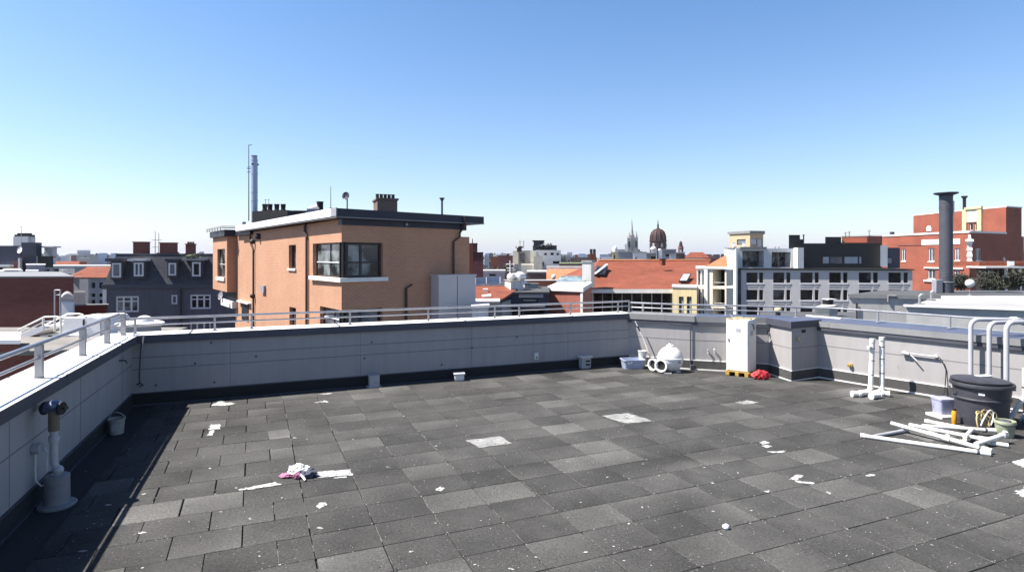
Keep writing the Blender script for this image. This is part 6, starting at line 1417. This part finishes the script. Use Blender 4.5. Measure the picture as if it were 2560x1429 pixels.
# loggias on the roof
fl2 = blk(1841, 1999, 98, 7); f2 = Face(fl2[0], fl2[1])
lw = [f2.win(1856, 1910, 627, 668, depth=2.2, nx=2, fw=.09, frame='frame_dark', glass='glass_room'), f2.win(1929, 1977, 630, 668, depth=2.2, nx=2, fw=.09, frame='frame_dark', glass='glass_room')]
house(t, fl2, PZ(672, 98), PZ(621, 98), 'render_white', 'roof_pale', wins={0: lw}, part='loggia_wall', roofname='loggia_roof')
mb = MB(); f2.pbox(mb, 1984, 1999, 619, 672, 0, 1.4); mb.build('loggia_fin', 'render_white', t, smooth=0)
mb = MB(); f2.pbox(mb, 1848, 1914, 617, 621, -7, .5); mb.build('roof_edge', 'fascia_grey', t, smooth=0)
for w_ in lw:
    mb = MB(); z = w_['z0'] + 1.0
    for zz in (z, z - .35, z - .7): mb.tube([f2.pt(w_['t0'], zz, -.3), f2.pt(w_['t1'], zz, -.3)], .03, 5)
    mb.build('balcony_rail', 'frame_dark', t, smooth=0)
# penthouse
ph = blk(1995, 2203, 98.6, 7); f3 = Face(ph[0], ph[1])
pw = [f3.win(2057, 2074, 641, 659, depth=.12, fw=.05, frame='frame_dark', glass='blind_pale'), f3.win(2075, 2107, 641, 659, depth=.12, fw=.05, frame='frame_dark', glass='glass_grey'), f3.win(2111, 2146, 641, 659, depth=.12, fw=.05, frame='frame_dark', glass='blind_pale'), f3.win(2148, 2155, 641, 659, depth=.12, fw=.05, frame='frame_dark', glass='blind_pale')]
house(t, ph, PZ(672, 98), PZ(608, 98.6), 'clad_black', 'roof_felt', wins={0: pw}, part='penthouse_wall', roofname='penthouse_roof')
boxpart(t, 'chimney_block', 'clad_black', 1972, 2000, 99, 4, 587, 621); boxpart(t, 'chimney_block', 'clad_black', 1999, 2010, 99.5, 3, 598, 612); boxpart(t, 'plant_room', 'clad_black', 2063, 2103, 101, 4, 592, 610)
boxpart(t, 'screen_wall', 'render_white', 2201, 2219, 97.8, 1, 613, 666); boxpart(t, 'terrace_box', 'clad_navy', 2219, 2250, 99, 4, 619, 670); boxpart(t, 'terrace_screen', 'metal_grey', 2218, 2229, 98.6, .4, 645, 658)
mb = MB(); c = XY(2009, 99, PZ(606, 99)); mb.tube([c, c + Vector((0, 0, 1.1)), c + Vector((0, 0, 1.3))], [.1, .1, .2], 8); mb.build('roof_flue', 'clad_black', t)
for x, y0 in ((1937, 617), (1947, 615)): mb = MB(); c = XY(x, 99, PZ(621, 99)); mb.lathe([(.14, 0), (.14, .2), (.22, .25), (.05, .42)], c, 8); mb.build('roof_cowl', 'stone_grey', t)
# tan rooftop hut
YH = 100; hf = [V2((PX(1875, YH), YH)), V2((PX(1908, YH + 1), YH + 1)), V2((PX(1908, 106), 106)), V2((PX(1824, 105), 105))]
t2 = T('rooftop_hut', 'small tan brick rooftop hut with grey roof on the white apartment building', 'hut', XY(1868, YH, PZ(621, 98)))
h3 = Face(hf[3], hf[0]); h0 = Face(hf[0], hf[1])
house(t2, hf, PZ(622, YH), PZ(583, YH), 'brick_tan', 'roof_felt', wins={0: [h0.win(1878, 1893, 596, 612, depth=.12, frame='frame_dark', glass='blind_pale'), h0.win(1895, 1906, 596, 618, depth=.12, frame='frame_dark', glass='blind_pale')], 3: [h3.win(1842, 1864, 598, 612, depth=.15, frame='frame_dark', glass='glass_grey')]}, cap=(.35, .42, 'fascia_grey'))
for x, lab in ((1836, 'left'), (1861, 'right')):
    c = XY(x, 100, PZ(621, 98)); tp = T('terrace_chair', f'small white terrace chair at the {lab} in front of the tan rooftop hut', 'chair', c, 0, 'chairs in front of the rooftop hut')
    mb = MB(); mb.box(c + Vector((0, 0, .45)), (.5, .5, .06)); mb.build('seat', 'metal_white', tp, smooth=0); mb = MB(); mb.box(c + Vector((0, .24, .75)), (.5, .06, .6)); mb.build('backrest', 'metal_white', tp, smooth=0)
    for dx, dy in ((-.2, -.2), (.2, -.2), (-.2, .2), (.2, .2)): mb = MB(); mb.tube([c + Vector((dx, dy, 0)), c + Vector((dx, dy, .42))], .03, 5); mb.build('leg', 'metal_white', tp)
# balcony tower with orange roof
YB = 57
t = T('balcony_tower', 'cream tower of open balconies beside a glazed white stair, under a small orange roof', 'building', XY(1780, YB, -16))
bf = blk(1742, 1816, YB, 6, 55.2); fb2 = Face(bf[0], bf[1])
bw = [fb2.win(1782, 1812, 674, 715, depth=2.2, fw=.1, nx=2, frame='frame_dark', glass='glass_dark'), fb2.win(1782, 1812, 722, 764, depth=2.2, fw=.1, nx=2, frame='frame_dark', glass='glass_dark'), fb2.win(1782, 1812, 770, 800, depth=2.2, fw=.1, nx=2, frame='frame_dark', glass='glass_dark')]
for y0, y1 in ((675, 714), (722, 768), (775, 820)):
    for x0, x1 in ((1744, 1752), (1754, 1761)): bw.append(fb2.win(x0, x1, y0, y1, depth=.12, fw=.06, frame='metal_white', glass='glass_grey'))
house(t, bf, -16, PZ(671, YB), 'render_cream', 'roof_pale', wins={0: bw}, cap=(.2, .15, 'stone_white'))
mb = MB(); fb2.pbox(mb, 1761.5, 1770, 671, 830, 0, .15); mb.build('pilaster', 'stone_white', t, smooth=0)
for y in (706, 757): 
    mb = MB(); w_ = bw[0]; z = fb2.z(w_['t0'], y)
    mb.tube([fb2.pt(w_['t0'], z, -.1), fb2.pt(w_['t1'], z, -.1)], .035, 5); mb.tube([fb2.pt(w_['t0'], z - .4, -.1), fb2.pt(w_['t1'], z - .4, -.1)], .03, 5); mb.build('balcony_rail', 'frame_dark', t)
mb = MB(); p0, p1, p2, p3 = P(1752, 672, YB + .5), P(1819, 672, YB + .5), P(1816, 636, YB + 5), P(1816, 672, YB + 6)
mb.poly([p0, p1, p2]); mb.poly([p0, p2, p3]); mb.build('roof', 'tile_orange', t, smooth=0)
# sand coloured house front
YC = 56
t, fs = simple('sand_house', 'sand coloured house front with two tall green tinted windows under the red roof', 'house', 1681, 1742, YC, 5, 719, 'render_sand', 'roof_felt', ((1697, 1709, 741, 800, dict(frame='frame_dark', glass='glass_teal', fw=.1)), (1717, 1729, 741, 800, dict(frame='frame_dark', glass='glass_teal', fw=.1))), cap=(.08, .12, 'stone_grey'), Y1=54.6)
# red brick mansion block
A_ = V2((PX(2424, 107.3), 107.3)); B_ = V2((PX(2195, 130.5), 130.5)); C_ = V2((PX(2515, 113.8), 113.8)); D_ = V2((PX(2560, 133.4), 133.4)); 
t = T('red_brick_building', 'large red brick building with white stone trim behind the dark stack', 'building', V2(A_) + Vector((0, 0, -16)))
f1 = Face(B_, A_); f2 = Face(A_, C_)
k1 = dict(depth=.18, fw=.12, glass='glass_grey', sill=.12, sh=.22, nx=2)
w1 = [f1.win(2254, 2265, 622, 652, **k1), f1.win(2321, 2336, 620, 653, **k1), f1.win(2387, 2400, 620, 651, **k1), f1.win(2320, 2338, 672, 697, **k1), f1.win(2386, 2400, 675, 698, **k1)]
w2 = [f2.win(2439, 2453, 621, 651, **k1)]
house(t, [B_, A_, C_, D_, V2((PX(2300, 145.0), 145.0))], -16, PZ(580, 107.3), 'brick_red', 'roof_felt', wins={0: w1, 1: w2})
mb = MB(); f1.box(mb, -.1, f1.L + .1, PZ(580, 107.3) - .1, PZ(578, 107.3) + .1, 0, .15); f2.box(mb, 0, f2.L, PZ(580, 107.3) - .1, PZ(578, 107.3) + .1, 0, .14); mb.build('coping_stone', 'stone_white', t, smooth=0)
mb = MB(); f1.pbox(mb, 2305, 2401, 598, 611, 0, .1); mb.build('stone_panel', 'stone_white', t, smooth=0)
mb = MB(); f1.pbox(mb, 2245, 2306, 612, 614, 0, .08); f1.pbox(mb, 2310, 2401, 700, 705, 0, .2); mb.build('string_course', 'brick_maroon', t, smooth=0)
mb = MB(); f1.pbox(mb, 2312, 2352, 700, 704, 0.01, .3); f1.pbox(mb, 2312, 2410, 668.5, 671.5, 0, .25); mb.build('stone_ledge', 'stone_white', t, smooth=0)
mb = MB(); q = A_
for k in range(9): z = PZ(665, 107.3) + k * .55; r = .42 if k % 2 else .33; mb.box((q.x, q.y, z + .27), (r * 2, r * 2, .545), .9)
mb.box((q.x, q.y, PZ(601, 107.3)), (1.7, 1.2, .4), .9); mb.box((q.x, q.y, PZ(596, 107.3)), (.35, .35, 1.4), .9); mb.build('stone_quoins', 'stone_white', t, smooth=0)
# upper tower block
T0, T1, T2 = V2((PX(2345, 130.5), 130.5)), V2((PX(2515, 114.0), 114.0)), V2((PX(2554, 116.7), 116.7))
g1 = Face(T0, T1)
tw = [g1.win(2424, 2432, 557, 576, depth=.2, fw=.1, glass='glass_dark'), g1.win(2436, 2444, 557, 576, depth=.2, fw=.1, glass='glass_dark')]
house(t, [T0, T1, T2, T2 + Vector((1, 9, 0)), T0 + Vector((0, 8, 0))], -16, PZ(518, 114.5), 'brick_red', 'roof_felt', wins={0: tw}, part='tower_wall', roofname='tower_roof', cap=(.15, .22, 'stone_white'))
mb = MB(); g1.pbox(mb, 2409, 2419, 524, 578, 0, .35); g1.pbox(mb, 2446, 2457, 522, 577, 0, .35); g1.pbox(mb, 2416, 2458, 517, 523, 0, .5); mb.build('bay_piers', 'render_sand', t, smooth=0)
mb = MB(); g1.pbox(mb, 2419, 2446, 524, 555, 0, .2); mb.build('bay_panel', 'render_cream', t, smooth=0)
mb = MB(); c = XY(2411, 124.7); mb.lathe([(.3, PZ(526, 124.7)), (.3, PZ(497, 124.7)), (.58, PZ(492, 124.7)), (.6, PZ(490, 124.7)), (.1, PZ(490, 124.7))], c, 10); mb.build('roof_flue', 'clad_black', t)
mb = MB(); c = P(2333, 573, 133.4); mb.ball(c, 1.3, 14, 8, 1.0, -20, 90); mb.build('roof_dome', 'metal_white', t); mb = MB(); c = P(2230, 583, 133.4); mb.box(c, (.7, .6, .6)); mb.build('roof_vent', 'fascia_dark', t, smooth=0)
# left wing of it
t2, fs = simple('brick_wing', 'lower red brick wing with roof aerials behind the black penthouse', 'building', 2105, 2205, 104, 6, 592, 'brick_red', 'roof_felt', (), cap=(.1, .2, 'stone_grey'), Y1=100)
boxpart(t2, 'front_block', 'brick_red', 2090, 2168, 101, 2, 606, 640); boxpart(t2, 'stair_block', 'brick_dark_red', 2168, 2202, 99.7, 2.5, 590, 640)
for x, y0, lab in ((2114, 579, 'leftmost small'), (2123, 577, 'thicker second'), (2173, 574, 'tall rightmost')): aerial('roof_antenna', lab + ' aerial on the lower red brick wing', x, 101, y0, 593, .06, ((y0 + 4, .25),), group='aerials on the brick wing')
# low annexe with canopy
YX = 62
t = T('brick_annexe', 'single storey brick annexe with a white canopy and wide glazing behind the bushes', 'building', XY(2510, YX, -16))
af = blk(2440, 2640, YX, 6); fa2 = Face(af[0], af[1]); aw = [fa2.win(2452, 2494, 673, 735, depth=.3, nx=2, frame='frame_dark', glass='glass_grey'), fa2.win(2498, 2524, 673, 735, depth=.3, frame='frame_dark', glass='glass_dark'), fa2.win(2531, 2600, 672, 735, depth=.3, nx=3, frame='frame_dark', glass='glass_grey')]
house(t, af, -16, PZ(668, YX), 'brick_brown', 'roof_felt', wins={0: aw})
mb = MB(); fa2.pbox(mb, 2434, 2530, 665.5, 669, -1, 1.6); fa2.pbox(mb, 2530, 2640, 668, 671, -1, 1.6); mb.build('canopy', 'stone_white', t, smooth=0)
mb = MB(); fa2.pbox(mb, 2456, 2640, 654, 665.5, -5, -.4); mb.build('roof_storey', 'tile_red', t, smooth=0); mb = MB(); fa2.pbox(mb, 2526, 2540, 653, 664, -.4, -.2); mb.build('roof_hatch', 'metal_white', t, smooth=0)
for x in (2493, 2524): mb = MB(); fa2.pbox(mb, x, x + 4 + 3 * (x > 2500), 669, 745, .9, 1.15); mb.build('canopy_post', 'stone_white', t, smooth=0)
dish('small grey dish on the roof of the brick annexe', 2508, 61, 642, 655, .3, 'metal_grey', (.6, -.7, .2))
for i, (px, Y_, yt, wp, lab) in enumerate(((2408, 50, 672, 74, 'greyish bush right of the dark stack'), (2480, 47, 672, 84, 'dense bush in front of the glazed annexe, left of two'), (2545, 46, 668, 92, 'dense bush in front of the glazed annexe at the right edge'), (2340, 55, 722, 40, 'low shrub at the foot of the red brick building, left of the stack'))):
    tree(px, Y_, yt, wp, lab, 1500, 'bush', PZ(752, Y_), clumps=9, seed=40 + i, group='bushes by the brick annexe')
# grey adjoining roofs
t = T('concrete_building', 'flat roofed grey concrete building beyond the single-bar railing', 'building', XY(2300, 30, -16))
cf = [V2((PX(2122, 30), 30)), V2((PX(2760, 27), 27)), V2((PX(2740, 33.5), 33.5)), V2((PX(2200, 33.5), 33.5))]
house(t, cf, -16, PZ(739, 30), 'concrete_grey', 'roof_felt', cap=(.05, .06, 'roof_felt'))
mb = MB(); cfc = Face(cf[0], cf[1]); cfc.box(mb, 0, cfc.L, PZ(739, 30) - .1, PZ(739, 30) + .06, -.1, .08); mb.build('edge_trim', 'fascia_grey', t, smooth=0)
for x, y0, y1 in ((2141, 757, 800), (2219, 737, 752)):
    mb = MB(); w_ = cfc.t(x); mb.tube([cfc.pt(w_, PZ(y1, 30), .08), cfc.pt(w_, PZ(y0, 30), .08)] + ([cfc.pt(w_ + .35, PZ(y0, 30), .08)] if x > 2200 else []), .045, 7); mb.build('vent_pipe', 'frame_dark' if x < 2200 else 'fascia_grey', t)
t = T('terrace_block', 'pebble grey roof block with white edge strips nearest beyond the single-bar railing', 'building', XY(2420, 20.5, -16))
tf_ = [V2((PX(2266, 21.5), 21.5)), V2((PX(2780, 19), 19)), V2((PX(2760, 24.5), 24.5)), V2((PX(2330, 25.5), 25.5))]
house(t, tf_, -16, PZ(766, 21.5), 'concrete_grey', 'stone_grey')
mb = MB(); ft = Face(tf_[0], tf_[1]); ft.box(mb, -.05, ft.L, PZ(766, 21.5), PZ(762.5, 21.5), -.35, .1); mb.build('edge_strip', 'coping_white', t, smooth=0)
mb = MB(); mb.prism([V2((PX(2353, 24), 24)), V2((PX(2780, 23), 23)), V2((PX(2780, 25.3), 25.3)), V2((PX(2353, 25.5), 25.5))], PZ(766, 21.5) + .004, PZ(746, 24)); mb.build('upstand_block', 'coping_white', t, smooth=0)
for x, y0 in ((2299, 741), (2328, 731)):
    c = XY(x, 22.2 if x < 2310 else 24.5, PZ(765, 21.5)); 
    tp = T('vent_pipe', 'bent vent pipe on the pebble grey roof, ' + ('left of two' if x < 2310 else 'right of two'), 'vent', c, 0, 'vents on the pebble grey roof')
    mb = MB(); mb.tube([c, c + Vector((0, 0, .32)), c + Vector((.06, 0, .37)), c + Vector((.14, 0, .36))], .045, 8); mb.build('pipe', 'steel_post', tp); mb = MB(); mb.lathe([(.16, 0), (.16, .03), (.06, .05)], c, 10); mb.build('base', 'fascia_grey', tp)
# big dark stack
YS = 31.5; c = XY(2365, YS); z0, z1 = PZ(739, 30) + .06, PZ(488, YS); r = 14.6 * YS / FPX
t = T('exhaust_stack', 'tall dark grey exhaust stack with a broad flared cap on the grey roof', 'stack', (c.x, c.y, z0))
mb = MB(); mb.lathe([(r * 1.12, z0), (r * 1.12, PZ(706, YS)), (r, PZ(704, YS)), (r, z1)], c, 28); mb.build('pipe', 'fascia_dark', t)
for y in (690, 683, 522, 516): mb = MB(); mb.lathe([(r * 1.02, -.015), (r * 1.04, 0), (r * 1.02, .015)], (c.x, c.y, PZ(y, YS)), 28, caps=False); mb.build('seam', 'fascia_dark', t)
mb = MB(); mb.lathe([(r * 1.16, 0), (r * 1.2, .03), (r * 1.16, .06)], (c.x, c.y, PZ(706, YS)), 28); mb.build('flange_ring', 'fascia_grey', t)
mb = MB(); mb.lathe([(r * .98, z1 - .12), (r * 1.05, z1), (r * 1.7, z1 + .06), (r * 1.82, z1 + .10), (r * 1.8, z1 + .13), (r * .9, z1 + .13), (r * .8, z1)], c, 28); mb.build('flared_cap', 'clad_navy', t)
mb = MB(); mb.tube([c + Vector((r * 1.08, -.1, z1 - .3)), c + Vector((r * 1.08, -.1, z1 - 1.0))], .04, 6); mb.build('bracket', 'metal_white', t)
mb = MB(); mb.box((c.x - r * 1.75, c.y - .1, z0 + .35), (.35, .35, .7)); mb.build('control_box', 'metal_grey', t, bevel=.02)
# globe lamp
YL = 29; c = XY(2425, YL); zl = PZ(739, 30) + .06
t = T('globe_lamp', 'white globe lamp on a short post between the dark stack and the bushes', 'lamp', (c.x, c.y, zl))
mb = MB(); mb.ball((c.x, c.y, PZ(708, YL)), 10.5 * YL / FPX, 20, 12, .98); mb.build('globe', 'white_paint_metal', t)
mb = MB(); mb.tube([(c.x, c.y, zl), (c.x, c.y, PZ(714, YL))], .025, 8); mb.build('post', 'fascia_grey', t); mb = MB(); mb.lathe([(.1, 0), (.1, .05), (.04, .08)], (c.x, c.y, zl), 10); mb.build('base', 'fascia_grey', t)
# things on the roof just behind the parapet
t = T('air_conditioner', 'cream air conditioning unit with small vent holes behind the railing', 'air conditioner', XY(2062, 18, PZ(792, 18)))
f_ = [V2((PX(2037, 18), 18)), V2((PX(2073, 18), 18)), V2((PX(2094, 18.5), 18.5)), V2((PX(2060, 18.8), 18.8))]; mb = MB(); mb.prism(f_, PZ(800, 18), PZ(766, 18)); mb.build('casing', 'render_cream', t, smooth=0)
ffx = Face(f_[0], f_[1]); mb = MB()
for i in range(6):
    for j in range(2): ffx.pbox(mb, 2043 + 5 * i, 2045 + 5 * i, 773 + 6 * j, 775 + 6 * j, 0, .004)
mb.build('vent_holes', 'fascia_dark', t, smooth=0)
mb = MB(); f1x = Face(f_[1], f_[2]); f1x.box(mb, .02, f1x.L - .02, PZ(788, 18), PZ(767, 18), .0, .01); mb.build('side_grille', 'stone_grey', t, smooth=0)
c = XY(2070, 19.5); t = T('roof_fan', 'small dark roof fan with a tilted pale lid above the air conditioner', 'fan', (c.x, c.y, PZ(775, 19.5)))
mb = MB(); mb.lathe([(.1, PZ(790, 19.5)), (.1, PZ(762, 19.5)), (.16, PZ(758, 19.5)), (.16, PZ(749, 19.5))], c, 12); mb.build('housing', 'clad_black', t); mb = MB(); mb.box((c.x + .05, c.y, PZ(747.5, 19.5)), (.32, .3, .025), .2); mb.build('lid', 'metal_white', t, smooth=0)
c = XY(1945, 17.5); t = T('lantern_box', 'small yellowish lantern shaped box behind the railing', 'lantern', (c.x, c.y, PZ(795, 17.5)))
mb = MB(); mb.lathe([(.07, PZ(800, 17.5)), (.07, PZ(778, 17.5))], c, 10); mb.build('post', 'frame_dark', t); mb = MB(); mb.ball((c.x, c.y, PZ(774, 17.5)), .11, 12, 8, .75); mb.build('hood', 'render_sand', t)
t = T('service_roof', 'low pale service roof carrying the air conditioner behind the parapet', 'building', XY(2000, 20, -16)); house(t, blk(1900, 2140, 17, 4), -16, PZ(812, 17), 'render_grey', 'roof_felt')
mat('city_ground', (.09, .09, .09), .9, .3, .05)
mb = MB(); mb.poly([(-6900, -550, -16), (6900, -550, -16), (6900, 8900, -16), (-6900, 8900, -16)]); mb.build('city_ground', 'city_ground', kind='structure', smooth=0)
# ------------------------------------------------------------------ air
m = bpy.data.materials.new('haze_air'); m.use_nodes = True; n = m.node_tree.nodes; n.clear()
o_ = n.new('ShaderNodeOutputMaterial'); v_ = n.new('ShaderNodeVolumePrincipled'); v_.inputs['Color'].default_value = (.86, .91, 1, 1); v_.inputs['Density'].default_value = .00009; v_.inputs['Anisotropy'].default_value = .1
m.node_tree.links.new(v_.outputs[0], o_.inputs['Volume']); M_['haze_air'] = m
mb = MB(); mb.prism([(-7000, -600), (7000, -600), (7000, 9000), (-7000, 9000)], -17.2, 42); mb.build('haze', 'haze_air', kind='stuff', smooth=0)
